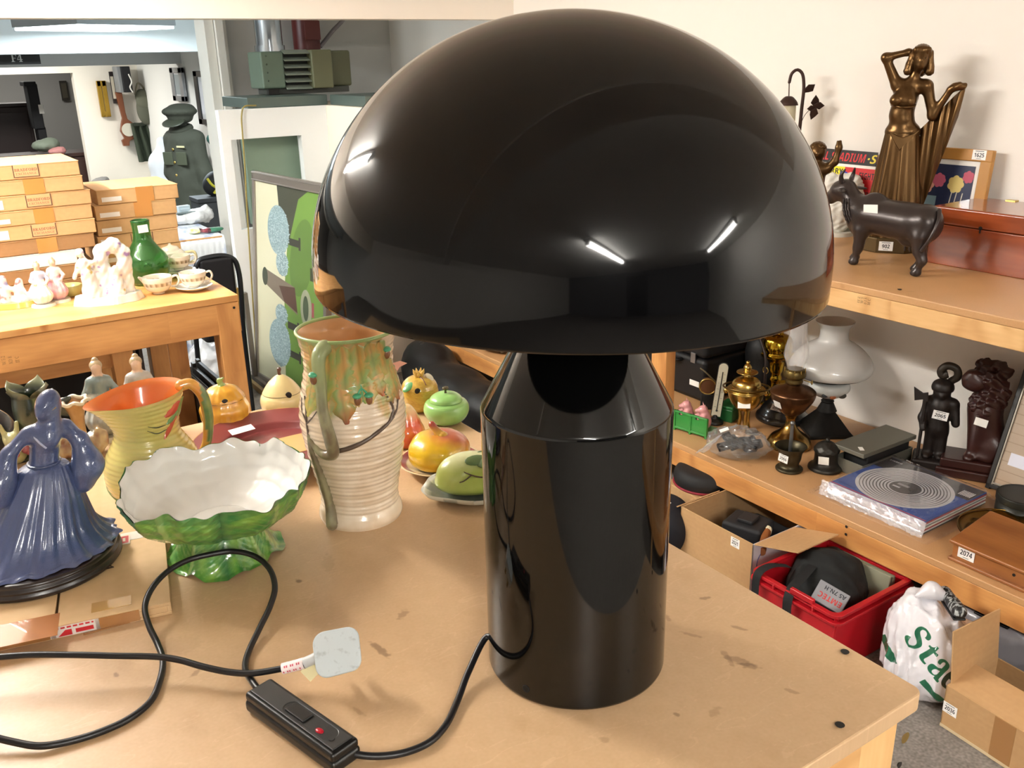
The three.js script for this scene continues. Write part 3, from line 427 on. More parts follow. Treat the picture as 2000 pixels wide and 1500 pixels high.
{ // jug
  const t0 = place(310, 976), t = thing('jug', 'pale yellow jug with orange inside and painted orange petals', 'jug', t0, toCam(t0[0], t0[2]));
  const R = prof([[0.043, 0], [0.052, 0.006], [0.067, 0.03], [0.0715, 0.056], [0.067, 0.08], [0.054, 0.103], [0.0475, 0.118], [0.0485, 0.132], [0.055, 0.155], [0.0635, 0.18]], 60).map(p => [p[1], p[0]]);
  const shape = (a, v, off) => { const h = v * 0.18; let r = interp(R, h) - off; const top = clamp((v - 0.62) / 0.38, 0, 1), sp = Math.exp(-((Math.atan2(Math.sin(a + Math.PI / 2), Math.cos(a + Math.PI / 2)) / 0.5) ** 2)); r *= 1 + 0.3 * sp * top * top; if (off < 0.001) r += 0.0004 * Math.sin(h * 900 + a); const lift = top * top * (0.006 * Math.sin(a) - 0.004 * sp) ; return [r * Math.sin(a), h + lift, r * Math.cos(a)]; };
  part(t, 'body', tint(grid(120, 120, (u, v) => shape(-u * 6.2832, v, 0)), v => { const n = ns(v.x * 20, v.y * 220, v.z * 20), m = fbm(v.x * 14, v.y * 14, v.z * 14); let c = mix('#d9c774', '#c9c06c', 0.5 + 0.5 * n + 0.5 * m); if (v.y < 0.05 && v.x < -0.03) c.lerp(new THREE.Color('#c98c42'), clamp((0.05 - v.y) * 14, 0, 0.6)); if (v.y > 0.178) c.lerp(new THREE.Color('#c98a4a'), 0.3 + 0.3 * n); return c; }), VC(0.3));
  part(t, 'interior', grid(96, 50, (u, v) => shape(u * 6.2832, 1 - v * 0.95, 0.0035 * Math.min(1, v * 25))), glaze(0xd9752a, 0.1));
  part(t, 'handle', tint(taper([[0.058, 0.182, 0], [0.072, 0.183, 0], [0.086, 0.165, 0], [0.091, 0.135, 0], [0.089, 0.105, 0], [0.082, 0.078, 0], [0.069, 0.06, 0]], [0.009, 0.0085, 0.0085, 0.0085, 0.008, 0.0075, 0.007], 60, 12), v => v.x > 0.085 ? mix('#7d8c4c', '#5c7a4a', 0.5 + fbm(v.y * 60, v.x * 60)) : mix('#d98a35', '#e0a64a', 0.5 + fbm(v.y * 40, v.x * 40))), VC(0.3), 'orange handle with a green outer edge');
  const onJ = (deg, h, off = 0.0012) => { const a = deg * DEG, r = interp(R, h) + off; return [r * Math.sin(a), h, r * Math.cos(a)]; };
  const stroke = (pts, ws) => { const c = new THREE.CatmullRomCurve3(pts.map(p => V(...onJ(p[0], p[1], 0))), false); return [grid(28, 6, (u, v) => { const o = c.getPoint(u), w = ws * Math.sin(Math.PI * clamp(u * 0.94 + 0.03, 0, 1)) ** 0.7, tt = c.getTangent(u); const nrm = V(o.x, 0, o.z).normalize(), b = V(0, 0, 0).crossVectors(tt, nrm).normalize(); const q = (v - 0.5) * 2; return [o.x + b.x * q * w + nrm.x * 0.0016 * (1 - q * q * 0.9), o.y + b.y * q * w, o.z + b.z * q * w + nrm.z * 0.0016 * (1 - q * q * 0.9)]; })]; };
  part(t, 'petal', stroke([[30, .152], [46, .16], [60, .168]], 0.0075), glaze(0xc8482a, 0.12), 'painted orange red petal'); part(t, 'petal', stroke([[27, .116], [42, .13], [58, .145]], 0.0045), glaze(0xc9512f, 0.12)); part(t, 'petal', stroke([[34, .138], [46, .145], [58, .152]], 0.005), glaze(0x6a9a5a, 0.12), 'painted green leaf stroke');
  for (const q of [[[2, .143], [16, .138], [32, .138]], [[0, .136], [16, .128], [34, .13]]]) part(t, 'flower_stem', stroke(q, 0.0009), glaze(0x2c3326, 0.2)); for (const [q, w] of [[[[62, .05], [66, .06], [70, .078]], 0.006], [[[56, .145], [64, .152], [74, .17]], 0.008]]) part(t, 'leaf', stroke(q, w), glaze(0x7f9a50, 0.15));
  part(t, 'base_edge', tube([...Array(9)].map((_, i) => onJ(-100 + i * 14, 0.012 + 0.03 * Math.max(0, 1 - i / 5), -0.0004)), 0.002, 60, 8), glaze(0x5f7a3a, 0.2));
}
{ // charger
  const p = place(545, 884), t = thing('charger_plate', 'large plum red charger plate lying behind the white lined leaf bowl', 'plate', p, toCam(p[0], p[2]));
  part(t, 'plate', lathe([[0, 0.004], [0.088, 0.004], [0.094, 0.003], [0.098, 0.006], [0.104, 0.015], [0.144, 0.024], [0.1465, 0.0255], [0.147, 0.0275], [0.1455, 0.0285], [0.103, 0.0205], [0.098, 0.017], [0.094, 0.0095], [0.088, 0.008], [0, 0.008]], 96), M(0x7c2f30, 0.38, 0, { clearcoat: 0.5, clearcoatRoughness: 0.3 }));
  part(t, 'rim_edge', tf(new THREE.TorusGeometry(0.1463, 0.0014, 8, 96), [0, 0.0275, 0], [Math.PI / 2, 0, 0]), M(0xc49a5c, 0.4));
  const blob = []; for (let i = 0; i < 60; i++) { const a = i / 60 * 6.2832; blob.push([0.058 * Math.cos(a) * (1 + 0.25 * Math.sin(2 * a + 1) + 0.1 * Math.sin(3 * a)) + 0.02, 0.05 * Math.sin(a) * (1 + 0.2 * Math.cos(2 * a))]); }
  part(t, 'painted_swirl', tf(extr(blob, 0.0012, 0.0003), [0.012, 0.0085, -0.005], [-Math.PI / 2, 0, 0.3]), M(0xd2a668, 0.4, 0, { clearcoat: 0.5 }), 'tan painted swirl in the well');
  const q = onY(472, 838, TB + 0.027), l = V(q.x - p[0], 0, q.z - p[2]).applyAxisAngle(V(0, 1, 0), -t.rotation.y); sticker(t, '', 0.043, 0.022, [l.x, 0.0258, l.z], [-Math.PI / 2 + 0.1, 0, 0.35]);
}
// fruit shaped preserve pots
function notch(parent, x, y, z, r) { part(parent, 'spoon_notch', [sph(r, x, y, z, [1, 1.1, 0.35], 14)], M(0x17100a, 0.6)); }
{ const p = place(444, 836), t = thing('pineapple_pot', 'yellow pineapple shaped preserve pot with a green leaf knot', 'preserve pot', p, toCam(p[0], p[2]));
  const dia = (g) => deform(g, v => { const a = Math.atan2(v.x, v.z), s = Math.sin(a * 7 + v.y * 150) * Math.sin(a * 7 - v.y * 150), k = 1 + 0.03 * s; v.x *= k; v.z *= k; });
  const yel = v => mix('#d9a02c', '#c78a1c', 0.5 + 1.0 * fbm(v.x * 60, v.y * 60, v.z * 60));
  part(t, 'body', tint(dia(lathe(prof([[0.001, 0.001], [0.026, 0.0005], [0.037, 0.01], [0.0445, 0.028], [0.044, 0.045], [0.038, 0.06]], 40), 96)), yel), VC(0.35));
  const lid = part(t, 'lid', tint(dia(lathe(prof([[0.039, 0.0605], [0.037, 0.066], [0.028, 0.078], [0.014, 0.085], [0.0001, 0.087]], 24), 96)), yel), VC(0.35));
  part(lid, 'leaf_knot', flesh([[0, 0.083, 0, 0.006, -0.003, 0.096, 0, 0.0045], [0, 0.082, 0.004, 0.005, 0.012, 0.079, 0.016, 0.0025], [0, 0.083, 0.004, 0.005, -0.01, 0.078, 0.017, 0.0025], [0, 0.084, 0, 0.006, 0.016, 0.078, -0.006, 0.003], [-0.003, 0.094, 0, 0.004, 0.004, 0.1, 0.003, 0.0022]], 0.0012, 0.003), glaze(0x8fa654, 0.12));
  part(t, 'lid_seam', tf(new THREE.TorusGeometry(0.0388, 0.0007, 6, 64), [0, 0.0605, 0], [Math.PI / 2, 0, 0]), M(0x7a5a20, 0.6)); notch(t, 0.002, 0.0635, 0.036, 0.0065); }
{ const p = place(555, 808), t = thing('pear_pot', 'cream pear shaped preserve pot with a brown stalk', 'preserve pot', p, toCam(p[0], p[2]));
  const pc = v => mix('#ecd79c', '#e3cf94', 0.5 + fbm(v.x * 30, v.y * 30)).lerp(new THREE.Color('#cf8a4a'), clamp((0.03 - v.y) * 22, 0, 0.85));
  part(t, 'body', tint(lathe(prof([[0.001, 0.001], [0.028, 0.0005], [0.038, 0.01], [0.0425, 0.025], [0.041, 0.038], [0.036, 0.046]], 40), 64), pc), VC(0.3));
  part(t, 'lid', tint(lathe(prof([[0.037, 0.0463], [0.034, 0.052], [0.024, 0.066], [0.012, 0.077], [0.005, 0.0805], [0.0001, 0.081]], 30), 64), pc), VC(0.3));
  part(t, 'lid_seam', tf(new THREE.TorusGeometry(0.0365, 0.0006, 6, 64), [0, 0.0463, 0], [Math.PI / 2, 0, 0]), M(0x6a5638, 0.6)); part(t, 'stalk', taper([[0, 0.079, 0], [-0.001, 0.086, 0], [0, 0.092, 0]], [0.0032, 0.003, 0.0042], 14, 8), glaze(0x5a3220, 0.15)); notch(t, 0.012, 0.049, 0.034, 0.006); }
{ const p = place(822, 800), t = thing('grapefruit_pot', 'speckled yellow pot with a flower shaped knob and green leaf', 'preserve pot', p, toCam(p[0], p[2]));
  const yc = v => mix('#d3b046', '#b9902e', 0.5 + 0.9 * ns(v.x * 400, v.y * 400, v.z * 400));
  part(t, 'body', tint(lathe(prof([[0.001, 0.001], [0.02, 0.0005], [0.031, 0.012], [0.0365, 0.032], [0.035, 0.048]], 40), 64), yc), VC(0.35)); const lid = part(t, 'lid', tint(lathe(prof([[0.0352, 0.0485], [0.031, 0.058], [0.02, 0.067], [0.0001, 0.07]], 24), 64), yc), VC(0.35));
  for (let i = 0; i < 7; i++) { const a = i / 7 * 6.2832; part(lid, 'petal', taper([[0.003 * Math.sin(a), 0.069, 0.003 * Math.cos(a)], [0.008 * Math.sin(a), 0.076, 0.008 * Math.cos(a)], [0.011 * Math.sin(a), 0.083, 0.011 * Math.cos(a)]], [0.004, 0.0038, 0.0006], 10, 8), glaze(0xdcb860, 0.15)); }
  part(lid, 'leaf', [tf(sph(0.014, 0, 0, 0, [0.62, 1.1, 0.25], 14), [-0.02, 0.057, 0.022], [-0.9, -0.6, -0.5])], glaze(0x4f9a5a, 0.1)); part(lid, 'twig', taper([[0.002, 0.07, 0.008], [0.008, 0.066, 0.018], [0.012, 0.06, 0.026]], [0.0018, 0.0014], 12, 8), glaze(0x7a4020, 0.2)); part(lid, 'leaf', [tf(sph(0.01, 0, 0, 0, [0.7, 1, 0.25], 12), [0.02, 0.068, 0.004], [-0.9, 0.6, 0.3])], glaze(0xd9d3bc, 0.1), 'cream leaf');
  notch(t, -0.004, 0.0505, 0.0335, 0.0058); }
{ const p = place(873, 824), t = thing('apple_pot', 'light green apple shaped pot with a silvery knob', 'preserve pot', p, toCam(p[0], p[2])), m = glaze(0x8fc46c, 0.07);
  part(t, 'body', lathe(prof([[0.001, 0.001], [0.022, 0.0005], [0.036, 0.01], [0.043, 0.026], [0.039, 0.04], [0.03, 0.044]], 40), 64), m); part(t, 'lid', lathe(prof([[0.031, 0.0445], [0.029, 0.05], [0.02, 0.0565], [0.008, 0.0585], [0.0001, 0.0585]], 24), 64), m); part(t, 'knob', [lathe(prof([[0.0025, 0.058], [0.0022, 0.063], [0.006, 0.0665], [0.0055, 0.07], [0.0001, 0.071]], 16), 20)], M(0x6d6a58, 0.25, 1), 'dark silvery knob'); part(t, 'lid_seam', tf(new THREE.TorusGeometry(0.0305, 0.0006, 6, 64), [0, 0.0443, 0], [Math.PI / 2, 0, 0]), M(0x5d8a48, 0.6)); }
{ const p = place(797, 868), t = thing('gourd_pot', 'orange red gourd shaped pot half hidden behind the tall vase', 'preserve pot', p, toCam(p[0], p[2]));
  part(t, 'body', tint(lathe(prof([[0.001, 0.001], [0.022, 0.0005], [0.032, 0.014], [0.031, 0.03], [0.025, 0.043]], 40), 48), v => mix('#d4471c', '#dc6a2a', 0.5 + fbm(v.x * 40, v.y * 40)).lerp(new THREE.Color('#dcb060'), clamp((Math.abs(v.x) - 0.022) * 60 * (v.x > 0 ? 1 : 0), 0, 0.7))), VC(0.3)); part(t, 'lid', tint(lathe(prof([[0.0255, 0.0432], [0.021, 0.055], [0.015, 0.067], [0.008, 0.075], [0.0001, 0.0775]], 24), 48), v => mix('#d4511f', '#e8c890', (v.y - 0.048) * 45)), VC(0.3)); }
{ const p = place(860, 915), t = thing('pumpkin_dish', 'yellow and red pumpkin shaped lidded dish on a plum saucer', 'lidded dish', p, toCam(p[0], p[2]));
  part(t, 'saucer', tint(lathe(prof([[0.001, 0.002], [0.035, 0.002], [0.05, 0.007], [0.068, 0.017], [0.069, 0.0185], [0.066, 0.0185], [0.05, 0.0105], [0.035, 0.006], [0.0001, 0.006]], 60), 72), v => Math.hypot(v.x, v.z) > 0.0655 || v.y < Math.hypot(v.x, v.z) * 0.25 - 0.0006 ? mix('#d8c8a0', '#d8c8a0', 0) : mix('#7d2734', '#93303a', 0.5 + fbm(v.x * 30, v.z * 30))), VC(0.3));
  const ribs = g => deform(g, v => { const a = Math.atan2(v.x, v.z), k = 1 + 0.035 * (Math.abs(Math.sin(a * 4 + 0.6)) - 0.6) * clamp(v.y * 40, 0, 1); v.x *= k; v.z *= k; });
  const pc = v => { const n = fbm(v.x * 18, v.y * 18, v.z * 18), a = Math.atan2(v.x, v.z); let c = mix('#e6c21e', '#dba414', 0.5 + n); return c.lerp(new THREE.Color('#b8443c'), clamp((v.y - 0.046 + 0.5 * v.x - 0.25 * v.z + 0.012 * n) * 34, 0, 0.85)); };
  part(t, 'lid', tint(ribs(lathe(prof([[0.04, 0.0105], [0.048, 0.016], [0.0515, 0.03], [0.049, 0.046], [0.036, 0.06], [0.016, 0.065], [0.0001, 0.0625]], 48), 120)), pc), VC(0.3)); part(t, 'stalk', tint(taper([[0.006, 0.06, 0.008], [0.0, 0.066, 0.004], [-0.006, 0.073, 0], [-0.01, 0.079, -0.003]], [0.011, 0.008, 0.0062, 0.006], 20, 12), v => mix('#d8a83a', '#a04030', (v.y - 0.068) * 90)), VC(0.3)); }
{ const p = place(925, 968), t = thing('butter_dish', 'lime green leaf topped butter dish on a white leaf plate', 'lidded dish', p, toCam(p[0], p[2]));
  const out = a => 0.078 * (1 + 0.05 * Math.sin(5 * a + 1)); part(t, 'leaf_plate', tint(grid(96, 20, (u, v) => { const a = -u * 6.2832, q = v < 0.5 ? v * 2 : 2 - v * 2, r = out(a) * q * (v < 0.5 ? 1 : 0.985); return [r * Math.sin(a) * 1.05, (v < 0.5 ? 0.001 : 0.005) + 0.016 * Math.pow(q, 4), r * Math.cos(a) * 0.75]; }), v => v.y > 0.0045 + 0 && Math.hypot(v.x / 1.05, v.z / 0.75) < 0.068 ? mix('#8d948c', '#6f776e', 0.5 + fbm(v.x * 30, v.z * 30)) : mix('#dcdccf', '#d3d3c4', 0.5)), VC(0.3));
  const gc = v => mix('#b7c464', '#a3b84e', 0.5 + fbm(v.x * 20, v.y * 20, v.z * 20)).lerp(new THREE.Color('#dfe0b8'), clamp((v.y - 0.052) * 40, 0, 0.8));
  part(t, 'lid', tint(flesh([[0, 0.026, 0, 0.06, 0.018, 0.036], [0, 0.042, -0.002, 0.05, 0.032, 0.03], [-0.02, 0.038, 0, 0.035, 0.026, 0.03]], 0.0022, 0.012), gc), VC(0.3)); const fl = new THREE.Object3D();
  for (const [x, y, z, r, s] of [[0.006, 0.067, 0.014, 0.3, 0.016], [0.02, 0.064, 0.02, -0.4, 0.016], [0.03, 0.066, 0.008, -0.9, 0.015], [0.014, 0.069, 0.0, 0.8, 0.013]]) part(t, 'leaf', [tf(sph(s, 0, 0, 0, [1.15, 0.2, 0.6], 14), [x, y, z], [0.55, r, 0])], glaze(0x54703c, 0.15), 'dark green relief leaf');
  part(t, 'twig', taper([[0.034, 0.048, 0.03], [0.012, 0.047, 0.033], [-0.008, 0.052, 0.029], [-0.018, 0.056, 0.024]], [0.0012, 0.0013, 0.0008], 24, 8), glaze(0x4a3826, 0.2)); part(t, 'twig', taper([[-0.002, 0.05, 0.031], [-0.014, 0.042, 0.034], [-0.02, 0.04, 0.034]], [0.0011, 0.0008], 14, 8), glaze(0x4a3826, 0.2)); }
// ---------- carton, lady figurine ----------
const BXH = 0.017;
{ const c0 = onY(333, 1176, TB + BXH), c1 = onY(258, 965, TB + BXH), c2 = onY(0, 1247, TB + BXH); const ex = c2.clone().sub(c0).setY(0).normalize(), ez = V(-ex.z, 0, ex.x); if (ez.dot(c1.clone().sub(c0)) < 0) ez.negate();
  const W = 0.62, D = c1.clone().sub(c0).dot(ez) + 0.13, t = thing('flat_carton', 'flattened brown cardboard carton sealed with brown and red tape', 'carton', [c0.x, TB, c0.z], Math.atan2(-ex.z, ex.x) + Math.PI);
  // local: -x along the front edge away from the corner, -z to the back
  const sx = c0.clone().add(V(0, 0, 0)); t.updateMatrixWorld(); const loc = (px, py, h = BXH) => t.worldToLocal(onY(px, py, TB + h)); const s = loc(118, 1135).x, sw = 0.0016;
  const txt = ctex(256, 96, (x, w, h) => { x.clearRect(0, 0, w, h); x.fillStyle = '#3a2c20'; x.font = 'bold 84px serif'; x.fillText('1901', 30, 78); });
  part(t, 'flap', [bx(-s - sw, 0.004, D, s / 2 + sw / 2, BXH - 0.002, -D / 2, 0.0008)], mCard); part(t, 'flap', [bx(W + s - sw, 0.004, D, (s - W) / 2 - sw / 2, BXH - 0.0022, -D / 2, 0.0008)], mCard);
  part(t, 'lower_sheet', [bx(W, 0.004, D, -W / 2, 0.002, -D / 2, 0.0008), bx(W, 0.0085, 0.004, -W / 2, 0.0083, -0.003, 0.0006), bx(0.004, 0.0085, D, -0.003, 0.0083, -D / 2, 0.0006)], mCard);
  const tp = M(0xa3703c, 0.25, 0, { clearcoat: 0.6 }), tp2 = M(0xb0733f, 0.2, 0, { clearcoat: 0.8 }), pale = M(0xdad2c8, 0.35, 0, { clearcoat: 0.5 });
  const tapeTop = (px, py, w, d, m, n = 'tape', l) => { const q = loc(px, py); part(t, n, [bx(w, 0.0006, d, q.x, BXH + 0.0003, q.z, 0.0001)], m, l); };
  tapeTop(38, 1235, 0.085, 0.05, tp2); tapeTop(218, 1180, 0.046, 0.022, M(0xc39a5c, 0.15, 0, { clearcoat: 1 }));
  const red = M(0xffffff, 0.4, 0, { map: ctex(128, 64, (x, w, h) => { x.fillStyle = '#dcd6d0'; x.fillRect(0, 0, w, h); x.fillStyle = '#c4222c'; x.fillRect(14, 6, 100, 10); x.fillStyle = '#dcd6d0'; for (let i = 0; i < 6; i++) x.fillRect(24 + i * 16, 6, 5, 10); x.fillStyle = '#c4222c'; x.beginPath(); x.moveTo(20, 60); x.lineTo(40, 26); x.lineTo(56, 26); x.lineTo(56, 60); x.fill(); x.fillRect(62, 30, 50, 24); x.fillStyle = '#dcd6d0'; x.fillRect(60, 26, 6, 34); }) });
  tapeTop(262, 1046, 0.036, 0.024, pale); { const q = loc(238, 1056); part(t, 'printed_tape', [tf(new THREE.PlaneGeometry(0.03, 0.022), [q.x, BXH + 0.0011, q.z], [-Math.PI / 2, 0, -Math.PI / 2])], M(0xffffff, 0.4, 0, { map: ctex(64, 64, (x, w, h) => { x.fillStyle = '#d9c9b4'; x.fillRect(0, 0, w, h); x.fillStyle = '#c4222c'; x.fillRect(10, 6, 12, 52); x.fillRect(10, 6, 46, 12); x.fillRect(10, 28, 34, 10); x.fillRect(44, 6, 12, 34); }) }), 'tape with red print'); }
  const fr = (px, py, w, m, n, l) => { const q = loc(px, py, 0.01); part(t, n, [tf(new THREE.BoxGeometry(w, 0.0145, 0.0008), [q.x, 0.0088, 0.0004])], m, l); };
  fr(145, 1235, 0.055, red, 'printed_tape', 'pale tape printed in red'); fr(230, 1206, 0.05, tp, 'tape'); fr(42, 1262, 0.07, tp, 'tape');
  { const q = loc(205, 1112); part(t, 'printed_number', [tf(new THREE.PlaneGeometry(0.075, 0.028), [q.x + 0.0, BXH + 0.0005, q.z - 0.02], [-Math.PI / 2, 0, -Math.PI / 2 + 0.12])], M(0xffffff, 0.8, 0, { map: txt, transparent: true })); }
  const sl = onY(215, 1226, TB); part(t, 'card_strip', [bx(0.06, 0.0012, 0.003, t.worldToLocal(sl.clone()).x, 0.0008, t.worldToLocal(sl.clone()).z, 0.0002, [0, 0.1, 0])], tp);
}
{ const p = place(80, 1098, TB + BXH), t = thing('lady_figurine', 'translucent blue glass lady in a full gown on an oval dark plinth', 'figurine', p, toCam(p[0], p[2]));
  part(t, 'plinth', lathe([[0, 0.0005], [0.101, 0.0005], [0.103, 0.003], [0.103, 0.007], [0.1, 0.009], [0.1015, 0.011], [0.1015, 0.014], [0.098, 0.016], [0.099, 0.018], [0.098, 0.0215], [0.094, 0.0225], [0, 0.0225]], 96), M(0x1d1211, 0.35, 0, { clearcoat: 0.5, clearcoatRoughness: 0.25 }));
  const mB = M(0x46547f, 0.28, 0, { clearcoat: 1, clearcoatRoughness: 0.1, bumpMap: FINE, bumpScale: 0.0005, sheen: 0.2 });
  const gown = grid(200, 90, (u, v) => { const a = -u * 6.2832, h = 0.0225 + v * 0.122, q = 1 - v; const fl = (0.11 * Math.sin(a * 13 + 2.2 * q) + 0.08 * Math.sin(a * 29 + 1 + 3 * q)) * (0.3 + 0.7 * q); let r = (0.021 + 0.052 * Math.pow(q, 0.72) + 0.025 * Math.pow(q, 8)) * (1 + fl * 0.24) * (1 - 0.35 * Math.max(0, v - 0.93) / 0.07); const tr = Math.exp(-(((a % 6.2832 + 6.2832 + 0.2) % 6.2832 - 4.9) ** 2) * 1.2) * Math.pow(q, 3) * 0.022; r += tr; return [r * Math.sin(a) * 1.05 + 0.24 * (h - 0.0225), h + (v < 0.03 ? 0.002 * Math.abs(Math.sin(a * 9)) : 0), r * Math.cos(a) * 0.9]; });
  { const p2 = gown.attributes.position, uv = gown.attributes.uv; for (let i = 0; i < uv.count; i++) uv.setXY(i, uv.getX(i) * 3, uv.getY(i) * 1.5); }
  part(t, 'gown', gown, mB);
  const B = [[0, 0.139, 0, 0.019, 0, 0.158, 0, 0.0165], [0, 0.158, 0, 0.0165, 0, 0.178, 0.001, 0.021], [-0.017, 0.184, 0, 0.0105, 0.017, 0.184, 0, 0.0105], [0, 0.19, 0, 0.008, 0, 0.203, 0.002, 0.0075],
    [-0.001, 0.22, 0.003, 0.0155, 0.0195, 0.0165], [-0.006, 0.214, 0.01, 0.0085, 0.012, 0.009], [0.003, 0.211, -0.002, 0.013, 0.004, 0.175, 0.014, 0.011],
    [-0.024, 0.183, 0, 0.0095, -0.043, 0.163, 0.004, 0.009], [-0.043, 0.163, 0.004, 0.0105, -0.052, 0.125, 0.008, 0.0215], [-0.05, 0.13, 0.008, 0.018, -0.046, 0.108, 0.01, 0.014],
    [0.024, 0.183, 0, 0.0095, 0.042, 0.162, 0.004, 0.009], [0.042, 0.162, 0.004, 0.0105, 0.054, 0.124, 0.008, 0.0215], [0.052, 0.13, 0.008, 0.018, 0.05, 0.106, 0.012, 0.0145], [-0.0085, 0.2175, 0.016, 0.002, 0.003, 0.0025], [-0.004, 0.222, 0.013, 0.003, -0.012, 0.222, 0.012, 0.002], [-0.0115, 0.211, 0.0155, 0.0022, -0.007, 0.2095, 0.0165, 0.002]];
  const body = deform(flesh(B, 0.0018, 0.007), v => { v.x += 0.24 * (v.y - 0.0225); }); { const p2 = body.attributes.position, uv = body.attributes.uv; for (let i = 0; i < uv.count; i++) uv.setXY(i, p2.getX(i) * 8, p2.getY(i) * 8); }
  part(t, 'figure', body, mB); part(t, 'hair_band', taper([[0.031, 0.218, 0.008], [0.036, 0.2145, 0.017], [0.047, 0.2155, 0.0185], [0.054, 0.218, 0.0165]], [0.0009, 0.0012, 0.0008], 20, 6), M(0xc9a04a, 0.3, 1), 'gilt edge of the hood'); part(t, 'lace_collar', tube([[0.02, 0.188, 0.006], [0.028, 0.176, 0.021], [0.034, 0.168, 0.0225]], 0.0016, 20, 6), M(0xb9bfdb, 0.4)); part(t, 'waist_band', tf(new THREE.TorusGeometry(0.0195, 0.0018, 8, 40), [0.0286, 0.1415, 0], [Math.PI / 2, 0, 0]), mB);
}
{ const p = place(-36, 985, TB + BXH), t = thing('dark_figurine', 'dark red glossy figurine base cut off by the left edge', 'figurine', p, 0); const m = glaze(0x2a0c10, 0.1); part(t, 'base', lathe(prof([[0.001, 0.001], [0.05, 0.001], [0.05, 0.012], [0.045, 0.018], [0.03, 0.026], [0.02, 0.045], [0.012, 0.06], [0.0001, 0.064]], 30), 48), m); part(t, 'plinth_ring', tf(new THREE.TorusGeometry(0.049, 0.003, 8, 48), [0, 0.014, 0], [Math.PI / 2, 0, 0]), M(0x3a2622, 0.4)); }
// ---------- ornaments along the back of the table ----------
{ const p = place(80, 890), t = thing('tulip_vase', 'dark green vase with pale curled petal rim behind the blue lady', 'vase', p, toCam(p[0], p[2])), m = M(0xffffff, 0.3, 0, { vertexColors: true, clearcoat: 1, side: THREE.DoubleSide });
  part(t, 'body', tint(lathe(prof([[0.001, 0.001], [0.03, 0.001], [0.033, 0.008], [0.018, 0.02], [0.022, 0.05], [0.029, 0.085], [0.027, 0.115]], 40), 48), v => mix('#15261a', '#2c3a24', 0.5 + fbm(v.x * 30, v.y * 30))), m);
  for (const [a, s] of [[-0.7, 1], [0.8, 1], [2.6, 0.9], [3.9, 0.9]]) part(t, 'petal', tint(grid(12, 12, (u, v) => { const w = (u - 0.5) * 1.5 * Math.sin(Math.PI * (0.35 + 0.6 * v)), r = 0.026 + 0.016 * v * v * s, b = a + w; return [r * Math.sin(b), 0.108 + 0.034 * v * s - 0.012 * Math.abs(u - 0.5) * v, r * Math.cos(b)]; }), v => mix('#26301f', '#a7ab86', (v.y - 0.118) * 40)), m);
  part(t, 'dragonfly', [taper([[0.026, 0.1, 0.02], [0.034, 0.11, 0.022], [0.038, 0.124, 0.02]], [0.006, 0.005, 0.002], 14, 8), ...[0.5, -0.5].map(s => tf(sph(0.022, 0, 0, 0, [1, 0.35, 0.06], 12), [0.045, 0.09 + 0.012 * s, 0.026], [0, 0, s]))], glaze(0x22302c, 0.2)); }
{ const p = place(165, 884), t = thing('shell_vase', 'cream and amber shell spill vase beside the yellow jug', 'vase', p, toCam(p[0], p[2]));
  part(t, 'stem', tint(lathe(prof([[0.001, 0.001], [0.02, 0.002], [0.012, 0.02], [0.01, 0.045], [0.013, 0.075], [0.022, 0.098]], 30), 32), v => mix('#c9a26a', '#b98a52', 0.5 + fbm(v.x * 60, v.y * 60))), VC(0.3)); part(t, 'ruffled_rim', tube([...Array(24)].map((_, i) => { const a = i / 24 * 6.2832; return [(0.022 + 0.003 * Math.sin(a * 6)) * Math.sin(a), 0.099 + 0.002 * Math.cos(a * 6), (0.022 + 0.003 * Math.sin(a * 6)) * Math.cos(a)]; }), 0.0035, 96, 8, true), glaze(0xe2d8c2, 0.15)); part(t, 'shell_base', tint(flesh([[-0.03, 0.014, 0.012, 0.022, 0.014, 0.02], [0.02, 0.016, 0.016, 0.02, 0.016, 0.018], [-0.034, 0.03, 0.01, 0.012, 0.02, 0.012], [0.03, 0.03, 0.01, 0.012, 0.016, 0.012]], 0.0022, 0.008, (x, y, z) => 0.0015 * Math.sin(x * 400)), v => mix('#cdb88c', '#9a6a52', 0.5 + fbm(v.x * 50, v.y * 50, v.z * 50))), VC(0.3)); }
